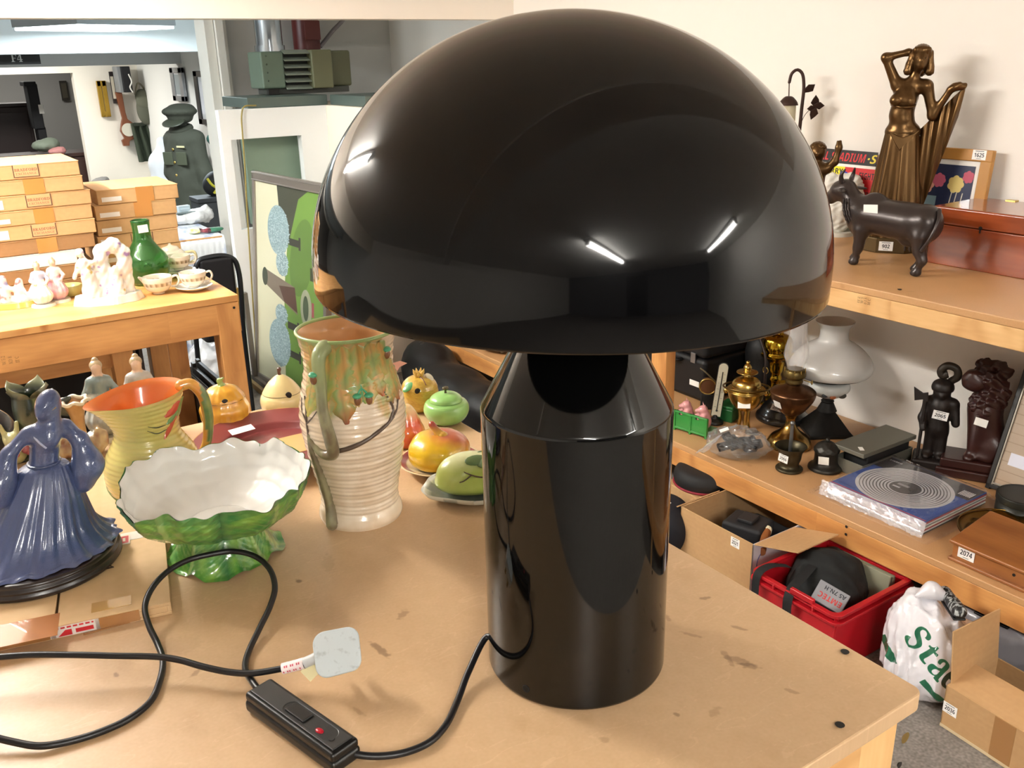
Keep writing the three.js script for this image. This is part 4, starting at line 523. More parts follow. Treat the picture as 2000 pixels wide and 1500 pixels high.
function smallLady(px, py, y, H, label, cTop, cBot, name = 'figurine', group) {   // little standing lady: bell gown, bodice, arms, head with hair
  const p = place(px, py, y), t = thing(name, label, 'figurine', p, toCam(p[0], p[2])); const s = H / 0.2;
  const g = flesh([[0, 0.052, 0, 0.046, 0, 0.11, 0, 0.02], [0, 0.11, 0, 0.018, 0, 0.145, 0, 0.02], [-0.018, 0.148, 0, 0.009, 0.018, 0.148, 0, 0.009], [0, 0.15, 0, 0.007, 0, 0.165, 0, 0.007], [-0.022, 0.146, 0, 0.008, -0.034, 0.118, 0.008, 0.0075], [-0.034, 0.118, 0.008, 0.007, -0.018, 0.105, 0.022, 0.006], [0.022, 0.146, 0, 0.008, 0.036, 0.12, 0.006, 0.0075], [0.036, 0.12, 0.006, 0.007, 0.024, 0.102, 0.022, 0.006], [0, 0.178, 0.002, 0.013, 0.016, 0.0135]].map(b => b.map(v => v * s)), 0.0032 * Math.max(1, s), 0.008 * s, (x, yy, z) => yy < 0.1 * s ? 0.0022 * s * Math.sin(Math.atan2(x, z) * 12) : 0);
  part(t, 'figure', tint(g, v => v.y < 0.12 * s ? mix(cBot, '#e8e2d6', 0.3 + 0.5 * fbm(v.x * 40 / s, v.y * 40 / s, v.z * 40)) : v.y > 0.16 * s ? mix('#d9b59a', '#d9b59a', 0) : new THREE.Color(cTop)), VC(0.3)); part(t, 'hair', [sph(0.0148 * s, 0, 0.184 * s, -0.003 * s, [1, 0.95, 1], 14), sph(0.008 * s, 0, 0.196 * s, -0.006 * s, 1, 10)], glaze(0xb9a07a, 0.3)); part(t, 'base', cyl(0.048 * s, 0.052 * s, 0.012 * s, 0, 0.006 * s, 0, 28), glaze(0xd8d4c6, 0.2)); return t;
}
smallLady(212, 852, TB, 0.15, 'grey green lady figurine between dark vase and yellow jug', '#7c8a88', '#8e948e');
smallLady(288, 843, TB, 0.15, 'pearly white lady figurine behind the yellow jug', '#b9b4ae', '#a9a49c');
{ const p = place(34, 905), t = thing('rabbit_ornament', 'small pale rabbit head ornament with red flowers at far left', 'ornament', p, toCam(p[0], p[2])); part(t, 'head', flesh([[0, 0.02, 0, 0.02, 0.02, 0.018], [0, 0.045, 0.004, 0.014, 0.014, 0.015], [-0.008, 0.05, 0, 0.005, -0.014, 0.074, 0, 0.0035], [0.008, 0.05, 0, 0.005, 0.012, 0.074, 0, 0.0035]], 0.002, 0.006), glaze(0xb5b07c, 0.2)); for (let i = 0; i < 7; i++) part(t, 'flower', [sph(0.008, rr(-0.02, 0.024), rr(0.01, 0.03), 0.018 + rr(0, 0.006), [1, 1, 0.6], 10)], glaze(i % 2 ? 0xa82838 : 0x8c3848, 0.2)); }
{ const p = place(-14, 885), t = thing('glass_vase', 'rounded dark purple glass vase at the left picture edge', 'vase', p, 0); part(t, 'body', lathe(prof([[0.001, 0.001], [0.03, 0.001], [0.046, 0.03], [0.04, 0.06], [0.02, 0.085], [0.018, 0.1], [0.024, 0.112]], 30), 48), glaze(0x150c18, 0.05)); part(t, 'lip', tf(new THREE.TorusGeometry(0.023, 0.002, 8, 32), [0, 0.112, 0], [Math.PI / 2, 0, 0]), glaze(0x2a1a2c, 0.05)); }
// ---------- upper shelf ----------
const face = (o, x, z) => toCam(x, z);
{ const X = 1.995, Z = -0.986, t = thing('dancer_statue', 'bronze statue of a dancing woman holding out her long skirt', 'statue', [X, SU, Z], toCam(X, Z)), m = M(0x644a2c, 0.3, 0.85), oct = [...Array(8)].map((_, i) => [0.105 * Math.sin((i + 0.5) * Math.PI / 4), 0.08 * Math.cos((i + 0.5) * Math.PI / 4)]);
  part(t, 'pedestal', tf(extr(oct, 0.045, 0.003), [0, 0.0225, 0], [Math.PI / 2, 0, 0]), M(0x5d4c30, 0.4, 0.6));
  const skirt = grid(160, 60, (u, v) => { const a = -u * 6.2832, h = 0.045 + v * 0.318, q = 1 - v; const f = (0.07 * Math.sin(a * 9 + 1) + 0.04 * Math.sin(a * 17)) * Math.pow(q, 0.7); const rx = (0.046 + 0.04 * q) * (1 + f), rz = (0.036 + 0.026 * q) * (1 + f); return [rx * Math.sin(a) - 0.004 * v, h - (v > 0.9 ? 0.014 * (v - 0.9) * 10 * Math.max(0, Math.cos(a)) * Math.exp(-((a % 6.2832 + 6.2832) % 6.2832 > 3.14 ? 0 : 0)) : 0), rz * Math.cos(a)]; });
  part(t, 'skirt', skirt, m);
  part(t, 'sash', tf(extr([[-0.04, 0.02], [-0.014, 0.008], [0.0, 0.004], [0.02, 0.012], [0.045, 0.026], [0.02, 0.008], [-0.006, -0.034], [-0.03, 0.002]], 0.006, 0.002), [0, 0.335, 0.041], [-0.1, 0, 0]), m);
  part(t, 'held_drape', grid(40, 30, (u, v) => { const A = V(lerp(0.045, 0.152, v), lerp(0.36, 0.485, v), lerp(-0.01, 0.005, v)), Bm = V(lerp(0.06, 0.142, v), lerp(0.06, 0.395, v), lerp(0, 0.0, v)); const p = A.lerp(Bm, u); return [p.x, p.y, p.z + 0.008 * Math.sin(v * 16 + u * 2) * (1 - 0.5 * u) + 0.012 * Math.sin(u * 3.1)]; }), M(0x644a2c, 0.3, 0.85, { side: THREE.DoubleSide }));
  const B = [[-0.003, 0.352, 0, 0.05, 0.034, 0.036], [-0.008, 0.385, 0, 0.034, -0.012, 0.4, 0, 0.032], [-0.012, 0.4, 0, 0.031, -0.006, 0.45, 0.002, 0.036], [-0.03, 0.445, 0.026, 0.018, 0.017, 0.016], [0.006, 0.441, 0.028, 0.018, 0.017, 0.016], [-0.026, 0.484, -0.002, 0.02, 0.04, 0.482, -0.002, 0.02], [0.006, 0.492, 0, 0.015, 0.02, 0.535, 0.004, 0.0125],
    [0.024, 0.556, 0.008, 0.021, 0.029, 0.024], [0.024, 0.538, 0.017, 0.012, 0.014, 0.011], [0.0245, 0.551, 0.031, 0.0036, 0.007, 0.005], [0.0245, 0.536, 0.028, 0.006, 0.003, 0.003],
    [-0.034, 0.486, 0, 0.0165, -0.072, 0.562, 0.004, 0.0115], [-0.072, 0.562, 0.004, 0.0115, -0.012, 0.575, -0.006, 0.009], [-0.012, 0.575, -0.006, 0.008, 0.006, 0.574, -0.012, 0.006],
    [0.05, 0.48, 0, 0.0165, 0.073, 0.398, 0.002, 0.0125], [0.073, 0.398, 0.002, 0.0125, 0.112, 0.472, 0.012, 0.009], [0.112, 0.472, 0.012, 0.0075, 0.124, 0.48, 0.012, 0.008], [0.122, 0.481, 0.012, 0.0042, 0.15, 0.485, 0.01, 0.003], [0.122, 0.478, 0.016, 0.0042, 0.148, 0.479, 0.014, 0.003], [0.122, 0.475, 0.012, 0.004, 0.144, 0.473, 0.012, 0.003], [0.122, 0.481, 0.008, 0.004, 0.146, 0.484, 0.004, 0.003], [0.12, 0.477, 0.018, 0.0036, 0.134, 0.488, 0.018, 0.003]];
  part(t, 'figure', flesh(B, 0.0028, 0.012), m); const hb = [[0.024, 0.572, -0.002, 0.0275, 0.026, 0.027], [0.002, 0.57, 0.002, 0.011, -0.008, 0.524, 0.006, 0.013], [0.046, 0.57, 0.002, 0.01, 0.05, 0.522, 0.004, 0.013], [0.024, 0.56, -0.02, 0.02, 0.024, 0.525, -0.018, 0.02], [0.008, 0.582, 0.016, 0.008, 0.04, 0.582, 0.016, 0.008]];
  part(t, 'bobbed_hair', flesh(hb, 0.0026, 0.008, (x, y) => 0.0007 * Math.sin(x * 900)), m); part(t, 'bodice', [...[[-0.03, 0.445], [0.006, 0.441]].map(q => sph(0.0185, q[0], q[1] - 0.002, 0.027, [1.02, 0.95, 0.93], 20)), taper([[-0.042, 0.43, 0.018], [-0.014, 0.424, 0.038], [0.02, 0.426, 0.032], [0.024, 0.43, 0.022]], [0.003, 0.004, 0.002], 24, 8)], m); for (const x of [0.0165, 0.033]) part(t, 'eye', [sph(0.0034, x, 0.559, 0.0285, [1.3, 0.6, 0.5], 10)], M(0x3c2c18, 0.4, 0.7));
  sticker(t, '902', 0.04, 0.028, [-0.012, 0.022, 0.0756], [0, 0, 0]); }
{ // cow, head towards -z
  const t = thing('cow_statue', 'dark polished bronze cow standing in front of the dancer', 'statue', [1.75, SU, -0.82]); const m = M(0x3a3230, 0.3, 0.4);
  const leg = (x, z, kx, kz, hind) => hind ? [[x, 0.105, z, 0.026, x, 0.07, z + 0.004, 0.015], [x, 0.07, z + 0.004, 0.0145, x, 0.045, z + 0.016, 0.01], [x, 0.045, z + 0.016, 0.0095, x, 0.016, z + 0.004, 0.0085], [x, 0.008, z, 0.012, 0.008, 0.014]] : [[x, 0.1, z, 0.022, x, 0.052, z - 0.004, 0.0115], [x, 0.052, z - 0.004, 0.0115, x, 0.016, z - 0.012, 0.0085], [x, 0.008, z - 0.016, 0.012, 0.008, 0.013]];
  const B = [[0, 0.142, -0.07, 0.05, 0, 0.138, 0.05, 0.053], [0, 0.14, 0.095, 0.045, 0.052, 0.045], [0, 0.13, -0.1, 0.04, 0.056, 0.04], [0, 0.185, -0.065, 0.018, 0.022, 0.032], [0, 0.16, -0.12, 0.036, 0, 0.19, -0.155, 0.027], [0, 0.15, -0.13, 0.03, 0, 0.12, -0.125, 0.022], [0, 0.205, -0.165, 0.027, 0, 0.2, -0.185, 0.026], [0, 0.2, -0.185, 0.024, 0, 0.178, -0.215, 0.016], [0, 0.176, -0.214, 0.0165, 0.013, 0.012], [0, 0.215, -0.168, 0.018, 0.016, 0.018],
    ...leg(-0.028, -0.082, 0, 0, false), ...leg(0.022, -0.115, 0, 0, false), ...leg(-0.024, 0.098, 0, 0, true), ...leg(0.024, 0.066, 0, 0, true), [0, 0.085, 0.055, 0.022, 0.014, 0.026]];
  part(t, 'body', flesh(B, 0.0032, 0.016), m);
  for (const s of [-1, 1]) { part(t, 'horn', taper([[s * 0.014, 0.222, -0.166], [s * 0.024, 0.236, -0.168], [s * 0.027, 0.25, -0.166], [s * 0.022, 0.264, -0.16]], [0.0075, 0.007, 0.005, 0.0025], 24, 10), m); part(t, 'ear', [tf(sph(0.017, 0, 0, 0, [1.3, 0.28, 0.7], 14), [s * 0.04, 0.208, -0.15], [0, -s * 0.6, -s * 0.12])], m); part(t, 'eye', [sph(0.004, s * 0.0235, 0.205, -0.185, [0.5, 0.7, 1.3], 10)], M(0x0c0a0a, 0.2)); }
  for (let i = 0; i < 3; i++) part(t, 'beaded_collar', tube([...Array(40)].map((_, k) => { const a = k / 40 * 6.2832, q = 1 + 0.03 * (k % 2); return [0.041 * q * Math.sin(a), 0.148 + 0.046 * q * Math.cos(a) - 0.012 * Math.cos(a) * 0, -0.118 - i * 0.0085 + 0.018 * Math.cos(a) * -1]; }), 0.0034, 160, 6, true), m);
  part(t, 'tail', taper([[-0.004, 0.18, 0.132], [-0.02, 0.155, 0.142], [-0.036, 0.11, 0.135], [-0.04, 0.075, 0.118]], [0.006, 0.005, 0.004, 0.006], 30, 8), m); for (const [x, z] of [[-0.008, 0.048], [0.008, 0.05], [-0.008, 0.064]]) part(t, 'teat', [cyl(0.003, 0.0022, 0.016, x, 0.068, z, 10)], m);
  sticker(t, '', 0.045, 0.03, [-0.0475, 0.165, -0.045], [0, -Math.PI / 2, 0.1]).rotation.set(0, 0, 0); }
{ const p = onY(1808, 512, SU), L = 0.62, D = 0.24, H = 0.165; const t = thing('wooden_box', 'polished reddish mahogany box with a keyhole on the upper shelf', 'box', [p.x, SU, p.z]); const mah = dtex(256, 256, (u, v) => { const n = 26 * fbm(u * 3, v * 14, 3) + 12 * ns(u * 10, v * 90, 1); return [142 + n, 66 + n * 0.6, 30 + n * 0.4]; }), m = M(0xffffff, 0.25, 0, { map: mah, clearcoat: 0.8, clearcoatRoughness: 0.12 });
  part(t, 'body', [bx(D, H * 0.69, L, D / 2, H * 0.345, L / 2, 0.003)], m); part(t, 'lid', [bx(D, H * 0.3, L, D / 2, H * 0.845, L / 2, 0.006)], m); const k = onX(1915, 446, p.x); part(t, 'keyhole', [tf(cyl(0.005, 0.005, 0.002, 0, 0, 0, 16), [-0.0005, k.y - SU, k.z - p.z], [0, 0, Math.PI / 2]), bx(0.002, 0.012, 0.004, -0.0005, k.y - SU - 0.008, k.z - p.z, 0.0005)], mDark); part(t, 'hinge_plate', [bx(0.02, 0.004, 0.03, D - 0.01, H, 0.1, 0.001)], mBrass); }
const wallX = XW - 0.03;
{ // framed flower picture
  const A = onX(1800, 296, wallX), B = onX(1947, 303, wallX); const w = B.z - A.z + 0.06, h = A.y - SU + 0.02; const t = thing('framed_picture', 'light wood framed flower picture with a lot sticker behind the mahogany box', 'picture', [wallX - 0.02, SU, B.z - w / 2]); t.rotation.order = 'YXZ'; t.rotation.set(-0.08, -Math.PI / 2, 0); t.position.x = wallX - 0.035;
  const m = M(0xb5813d, 0.4), f = 0.034; part(t, 'frame', [bx(w, f, 0.018, 0, h - f / 2, 0, 0.003), bx(w, f, 0.018, 0, f / 2 + 0.002, 0, 0.003), bx(f, h - 2 * f + 0.004, 0.018, -w / 2 + f / 2, h / 2, 0, 0.003), bx(f, h - 2 * f + 0.004, 0.018, w / 2 - f / 2, h / 2, 0, 0.003)], m); part(t, 'mount', [bx(w - f, h - f, 0.004, 0, h / 2, -0.002, 0.0005)], mPaper);
  const art = ctex(256, 256, (x, W, H) => { x.fillStyle = '#2a3350'; x.fillRect(0, 0, W, H); const bl = (a, b, r, c) => { x.fillStyle = c; for (let i = 0; i < 7; i++) { x.beginPath(); x.ellipse(a + r * 0.4 * Math.cos(i * 0.9), b + r * 0.4 * Math.sin(i * 0.9), r * 0.6, r * 0.45, i, 0, 7); x.fill(); } }; x.fillStyle = '#7f9aa2'; x.fillRect(30, 120, 90, 136); x.fillStyle = '#5a7a8a'; x.fillRect(0, 60, 60, 120); bl(70, 80, 34, '#e0a48c'); bl(120, 60, 28, '#c8647c'); bl(190, 70, 34, '#d9c47a'); bl(236, 40, 24, '#b84a62'); bl(30, 220, 30, '#b8546a'); bl(150, 210, 26, '#1a1620'); bl(160, 226, 14, '#e2b49c'); x.strokeStyle = '#c9c4b0'; x.lineWidth = 4; for (const q of [180, 200, 224]) { x.beginPath(); x.moveTo(q, 100); x.lineTo(q - 12, 210); x.stroke(); } });
  part(t, 'painting', [bx(w - 2 * f - 0.03, h - 2 * f - 0.03, 0.002, 0, h / 2, 0.001, 0)].map(g => { const p = g.attributes.position, uv = g.attributes.uv; for (let i = 0; i < p.count; i++) uv.setXY(i, p.getX(i) / (w - 2 * f - 0.03) + 0.5, (p.getY(i) - h / 2) / (h - 2 * f - 0.03) + 0.5); return g; }), M(0xffffff, 0.3, 0, { map: art, clearcoat: 0.6 })); const q = onX(1909, 306, wallX - 0.03); sticker(t, '1625', 0.042, 0.028, [q.z - (B.z - w / 2), h - f / 2 + 0.002, 0.0095]); }
{ // boxing poster
  const A = onX(1560, 287, wallX), B = onX(1718, 292, wallX), w = B.z - A.z, h = A.y - SU; const t = thing('boxing_poster', 'red, yellow and black boxing poster leaning behind the bronze cow', 'poster', [wallX - 0.03, SU, (A.z + B.z) / 2]); t.rotation.order = 'YXZ'; t.rotation.set(-0.09, -Math.PI / 2, 0);
  const art = ctex(512, 512, (x, W, H) => { x.fillStyle = '#f3f1ea'; x.fillRect(0, 0, W, H); x.fillStyle = '#1c1a1a'; x.fillRect(0, 0, W, 86); x.fillStyle = '#d8262c'; x.font = 'italic bold 74px sans-serif'; x.fillText('ARSENAL STADIUM', 4, 70, 440); x.fillStyle = '#e8d23a'; x.fillText('\u00b7S', 448, 70); x.fillStyle = '#f1e11c'; x.fillRect(0, 104, 330, 110); x.fillStyle = '#171717'; x.font = 'bold 46px sans-serif'; x.fillText('HARRY', 180, 150, 140); x.font = 'bold 66px sans-serif'; x.fillText('LEVENE', 120, 212, 210); x.fillStyle = '#cf2228'; x.fillRect(330, 104, 182, 230); x.fillStyle = '#f4f4f4'; x.beginPath(); x.arc(345, 190, 52, 0, 7); x.fill(); x.fillStyle = '#2238a8'; x.beginPath(); x.ellipse(335, 160, 36, 26, 0.6, 0, 7); x.fill(); x.fillStyle = '#171717'; x.font = 'bold 56px sans-serif'; x.fillText('FIGHT', 420, 170, 92); x.font = 'bold 30px sans-serif'; x.fillText('OF', 415, 215); x.font = 'bold 60px sans-serif'; x.fillText('CENTURY', 390, 290, 122); x.fillRect(330, 334, 182, 60); x.fillStyle = '#f1e11c'; x.font = 'bold 44px sans-serif'; x.fillText('LONDON', 370, 376, 140); x.fillStyle = '#cf2228'; x.fillRect(0, 300, 330, 110); x.fillStyle = '#d5ddd0'; x.fillRect(0, 410, W, 102); x.fillStyle = '#333'; x.font = '26px serif'; x.fillText('& great supporting', 150, 445); });
  part(t, 'sheet', [fixG(tf(new THREE.BoxGeometry(w, h, 0.003), [0, h / 2 + 0.004, 0]))], M(0xffffff, 0.5, 0, { map: art })); }
{ const p = onX(1562, 300, 2.07), t = thing('flower_lantern', 'brown iron lantern on a hooked stem with metal leaves', 'lantern', [2.07, SU, p.z], toCam(2.07, p.z)); const m = M(0x3d2a24, 0.5, 0.6), k = 0.00163; t.updateMatrixWorld(); const L = (px, py) => { const q = t.worldToLocal(onX(px, py, 2.07)); return [q.x, q.y, 0]; };
  part(t, 'stem', taper([L(1556, 470), L(1558, 300), L(1565, 220), L(1570, 165), L(1566, 142), L(1557, 136), L(1547, 143), L(1542, 160)].map((q, i) => i ? q : [q[0], 0.006, 0]), [0.006, 0.006, 0.006, 0.0055, 0.005], 80, 8), m); part(t, 'foot', [cyl(0.05, 0.055, 0.008, L(1556, 470)[0], 0.004, 0)], m);
  const leaf = (px, py, a, s) => part(t, 'leaf', [tf(extr([[0, -0.5], [0.35, -0.1], [0.3, 0.2], [0.05, 0.6], [-0.2, 0.25], [-0.35, -0.05]].map(q => [q[0] * s, q[1] * s]), 0.004, 0.001), L(px, py), [0.3, 0.2, a])], m); leaf(1582, 173, 2.3, 0.04); leaf(1592, 200, 0.1, 0.04); leaf(1600, 208, 1.6, 0.036); leaf(1590, 222, 2.9, 0.04); leaf(1585, 212, -1.4, 0.03);
  part(t, 'wire', taper([L(1562, 246), L(1572, 225), L(1584, 212)], [0.0012, 0.001], 16, 6), m); const c = L(1539, 215); part(t, 'cap', [lathe(prof([[0.001, 0.03], [0.012, 0.028], [0.028, 0.012], [0.033, 0.0]], 14), 28, c[0], c[1] + 0.018, 0)], m); part(t, 'glass_shade', [lathe(prof([[0.026, 0.018], [0.027, -0.03], [0.028, -0.09]], 14), 28, c[0], c[1], 0)], M(0xd9d2b4, 0.3, 0, { transmission: 0.3, thickness: 0 })); part(t, 'suspension_hook', taper([L(1542, 158), [c[0], c[1] + 0.046, 0]], [0.002, 0.002], 10, 6), m); }
{ const X = 1.86, p = onX(1597, 300, X), t = thing('bronze_figure', 'small bronze figure with one arm raised beside the glossy dome', 'statue', [X, SU, p.z], toCam(X, p.z)), m = M(0x5a4226, 0.35, 0.8);
  part(t, 'figure', flesh([[0, 0.29, 0, 0.024, 0.027, 0.025], [0, 0.262, 0, 0.012, 0, 0.25, 0, 0.014], [-0.03, 0.24, 0, 0.016, 0.03, 0.24, 0, 0.016], [0, 0.235, 0, 0.03, 0, 0.16, 0, 0.026], [0.032, 0.24, 0, 0.013, 0.052, 0.262, 0.006, 0.011], [0.052, 0.262, 0.006, 0.011, 0.06, 0.3, 0.006, 0.0085], [0.06, 0.304, 0.006, 0.01, 0.01, 0.007], [0.058, 0.31, 0.006, 0.004, 0.054, 0.322, 0.006, 0.003], [0.063, 0.31, 0.006, 0.004, 0.064, 0.324, 0.006, 0.003], [-0.032, 0.24, 0, 0.013, -0.05, 0.19, 0.01, 0.011], [-0.05, 0.19, 0.01, 0.011, -0.03, 0.15, 0.03, 0.009], [-0.014, 0.16, 0, 0.019, -0.018, 0.09, 0.006, 0.014], [-0.018, 0.09, 0.006, 0.014, -0.02, 0.02, -0.002, 0.01], [0.014, 0.16, 0, 0.019, 0.03, 0.09, 0.006, 0.014], [0.03, 0.09, 0.006, 0.014, 0.05, 0.02, 0, 0.01], [0.054, 0.012, 0.012, 0.012, 0.01, 0.022], [-0.02, 0.012, 0.01, 0.012, 0.01, 0.022], [0, 0.286, 0.024, 0.005, 0.007, 0.006]], 0.0032, 0.01), m); part(t, 'hair', flesh([[0, 0.3, -0.006, 0.026, 0.022, 0.024], [-0.014, 0.29, -0.012, 0.016, 0.02, 0.016], [0.01, 0.306, 0.006, 0.014, 0.01, 0.014]], 0.003, 0.006, (x, y, z) => 0.0012 * Math.sin(x * 500) * Math.sin(y * 500)), m); part(t, 'base', cyl(0.055, 0.06, 0.008, 0.012, 0.004, 0), m); }
{ const X = 2.07, p = onX(1645, 348, X), t = thing('white_bust', 'small white textured ornament behind the head of the bronze cow', 'ornament', [X, SU, p.z], toCam(X, p.z)); part(t, 'body', flesh([[0, 0.09, 0, 0.05, 0.09, 0.035], [-0.035, 0.16, 0.01, 0.035, 0.045, 0.03], [0.02, 0.175, 0, 0.045, 0.03, 0.03], [0.045, 0.13, 0, 0.03, 0.04, 0.03]], 0.004, 0.02, (x, y, z) => 0.003 * Math.sin(x * 220 + 3 * Math.sin(y * 90)) * Math.sin(y * 160)), M(0xe4e1d8, 0.5)); part(t, 'base', [cyl(0.05, 0.055, 0.012, 0, 0.006, 0)], M(0xd8d4c8, 0.5)); }
// ---------- lower shelf ----------
const LS = (px, py) => { const p = onY(px, py, SH); return [p.x, SH, p.z]; };
{ const t = thing('silver_tray', 'tarnished silver footed tray at the far end of the lower shelf', 'tray', [1.66, SH, -2.66]); const m = M(0x9a948a, 0.35, 0.9); part(t, 'dish', lathe(prof([[0.001, 0.012], [0.1, 0.012], [0.128, 0.022], [0.13, 0.026], [0.122, 0.022], [0.1, 0.016], [0.001, 0.016]], 40), 64), m); part(t, 'gadroon_rim', tf(new THREE.TorusGeometry(0.129, 0.003, 6, 60), [0, 0.025, 0], [Math.PI / 2, 0, 0]), m); for (let i = 0; i < 4; i++) { const a = i * Math.PI / 2 + 0.8; part(t, 'foot', [sph(0.012, 0.09 * Math.cos(a), 0.011, 0.09 * Math.sin(a), [1, 0.9, 1], 10)], m); } sticker(t, '', 0.03, 0.016, [-0.09, 0.0275, 0.085], [-Math.PI / 2, 0, 0.6]); }
{ const t = thing('instrument_case', 'black hard case with labels behind the green pig bench', 'case', [1.98, SH, -1.78]); part(t, 'body', [bx(0.26, 0.17, 0.36, 0, 0.086, 0, 0.02)], M(0x0f0f11, 0.5)); part(t, 'lid', [bx(0.26, 0.07, 0.36, 0, 0.208, 0, 0.02)], M(0x131315, 0.5)); part(t, 'handle', tube([[-0.132, 0.15, -0.06], [-0.155, 0.15, -0.05], [-0.155, 0.15, 0.05], [-0.132, 0.15, 0.06]], 0.007, 30, 8), mBlack); for (const z of [-0.12, 0.12]) part(t, 'latch', [bx(0.006, 0.04, 0.025, -0.132, 0.17, z, 0.002)], mSteel); sticker(t, '', 0.05, 0.025, [-0.05, 0.2435, 0.14], [-Math.PI / 2, 0, 0.2]); sticker(t, '', 0.05, 0.022, [-0.131, 0.07, 0.13], [0, -Math.PI / 2, 0]); }
{ const t = thing('brass_horn', 'dull brass horn bell lying on the black hard case', 'horn', [1.98, SH + 0.243, -1.72]); const m = M(0x6e5a2e, 0.35, 0.9); part(t, 'bell', [tf(lathe(prof([[0.012, 0], [0.018, 0.04], [0.034, 0.075], [0.058, 0.095]], 30), 40), [0, 0.058, 0], [0, 0, Math.PI / 2])], M(0x6e5a2e, 0.35, 0.9, { side: THREE.DoubleSide })); part(t, 'bell_rim', tf(new THREE.TorusGeometry(0.058, 0.003, 8, 48), [-0.095, 0.061, 0], [0, Math.PI / 2, 0]), m); part(t, 'tubing', tube([[0, 0.058, 0], [0.06, 0.055, 0.02], [0.09, 0.03, 0.05], [0.05, 0.014, 0.09], [-0.03, 0.014, 0.09]], 0.01, 50, 10), m); }
{ const p = onY(1432, 800, SH), t = thing('leather_pouch', 'black leather pouch with a brown strap hanging at the wall post', 'pouch', [2.07, SH, -1.515]); part(t, 'body', flesh([[0, 0.13, 0, 0.06, 0.12, 0.07], [-0.01, 0.2, 0, 0.05, 0.06, 0.06]], 0.006, 0.03), M(0x121213, 0.55)); part(t, 'strap', tube([[-0.05, 0.26, 0.02], [-0.07, 0.2, 0.07], [-0.075, 0.1, 0.08], [-0.06, 0.02, 0.07]], 0.006, 40, 6), M(0x2c1d16, 0.5)); part(t, 'buckle', tf(new THREE.TorusGeometry(0.012, 0.002, 6, 20), [-0.076, 0.15, 0.08], [0, Math.PI / 2, 0]), mBrass); }
{ const t = thing('brass_reel', 'small brass and wood reel beside the thermometer', 'reel', [1.83, SH, -1.56], toCam(1.83, -1.56)); part(t, 'spool', [tf(cyl(0.03, 0.03, 0.02, 0, 0, 0, 28), [0, 0.09, 0], [Math.PI / 2, 0, 0])], M(0x6a4428, 0.4)); part(t, 'ring', tf(new THREE.TorusGeometry(0.03, 0.003, 8, 32), [0, 0.09, 0.01], [0, 0, 0]), mBrass); part(t, 'stand', [bx(0.05, 0.06, 0.03, 0, 0.03, 0, 0.004)], mDark); part(t, 'crank', taper([[0.03, 0.11, 0.02], [-0.01, 0.15, 0.025], [-0.03, 0.165, 0.025]], [0.003, 0.003], 16, 8), M(0x8c8468, 0.4, 0.8)); }
{ const X = 1.746, Z = -1.438, t = thing('thermometer', 'ivory scaled thermometer on a black round foot', 'thermometer', [X, SH, Z], toCam(X, Z)); const b = []; for (let i = 0; i <= 12; i++) { const a = i / 12 * Math.PI; b.push([0.016 * Math.cos(a), 0.2 + 0.016 * Math.sin(a)]); } b.push([-0.016, 0.02], [0.016, 0.02]); const T = g => tf(g, [0, 0.008, 0], [-0.1, 0, -0.1]); part(t, 'foot', lathe(prof([[0.001, 0.001], [0.03, 0.001], [0.028, 0.012], [0.012, 0.02], [0.008, 0.032], [0.0001, 0.034]], 20), 36), M(0x141212, 0.4)); part(t, 'backing', T(extr(b.map(q => [q[0] * 1.15, q[1] * 1.01]), 0.006, 0.001)), mDark); part(t, 'scale', T(tf(extr(b, 0.003, 0.0005), [0, 0, 0.005])), M(0xc9c3ac, 0.4)); part(t, 'mercury_tube', T(cyl(0.0016, 0.0016, 0.14, 0, 0.115, 0.0075, 8)), M(0x2c2c30, 0.2)); for (let i = 0; i < 12; i++) part(t, 'tick', T(bx(i % 3 ? 0.005 : 0.008, 0.0008, 0.0004, i % 2 ? 0.008 : -0.008, 0.055 + i * 0.011, 0.0067, 0)), mDark); part(t, 'bulb', T(sph(0.004, 0, 0.042, 0.0075, 1, 10)), M(0x2c2c30, 0.2)); }
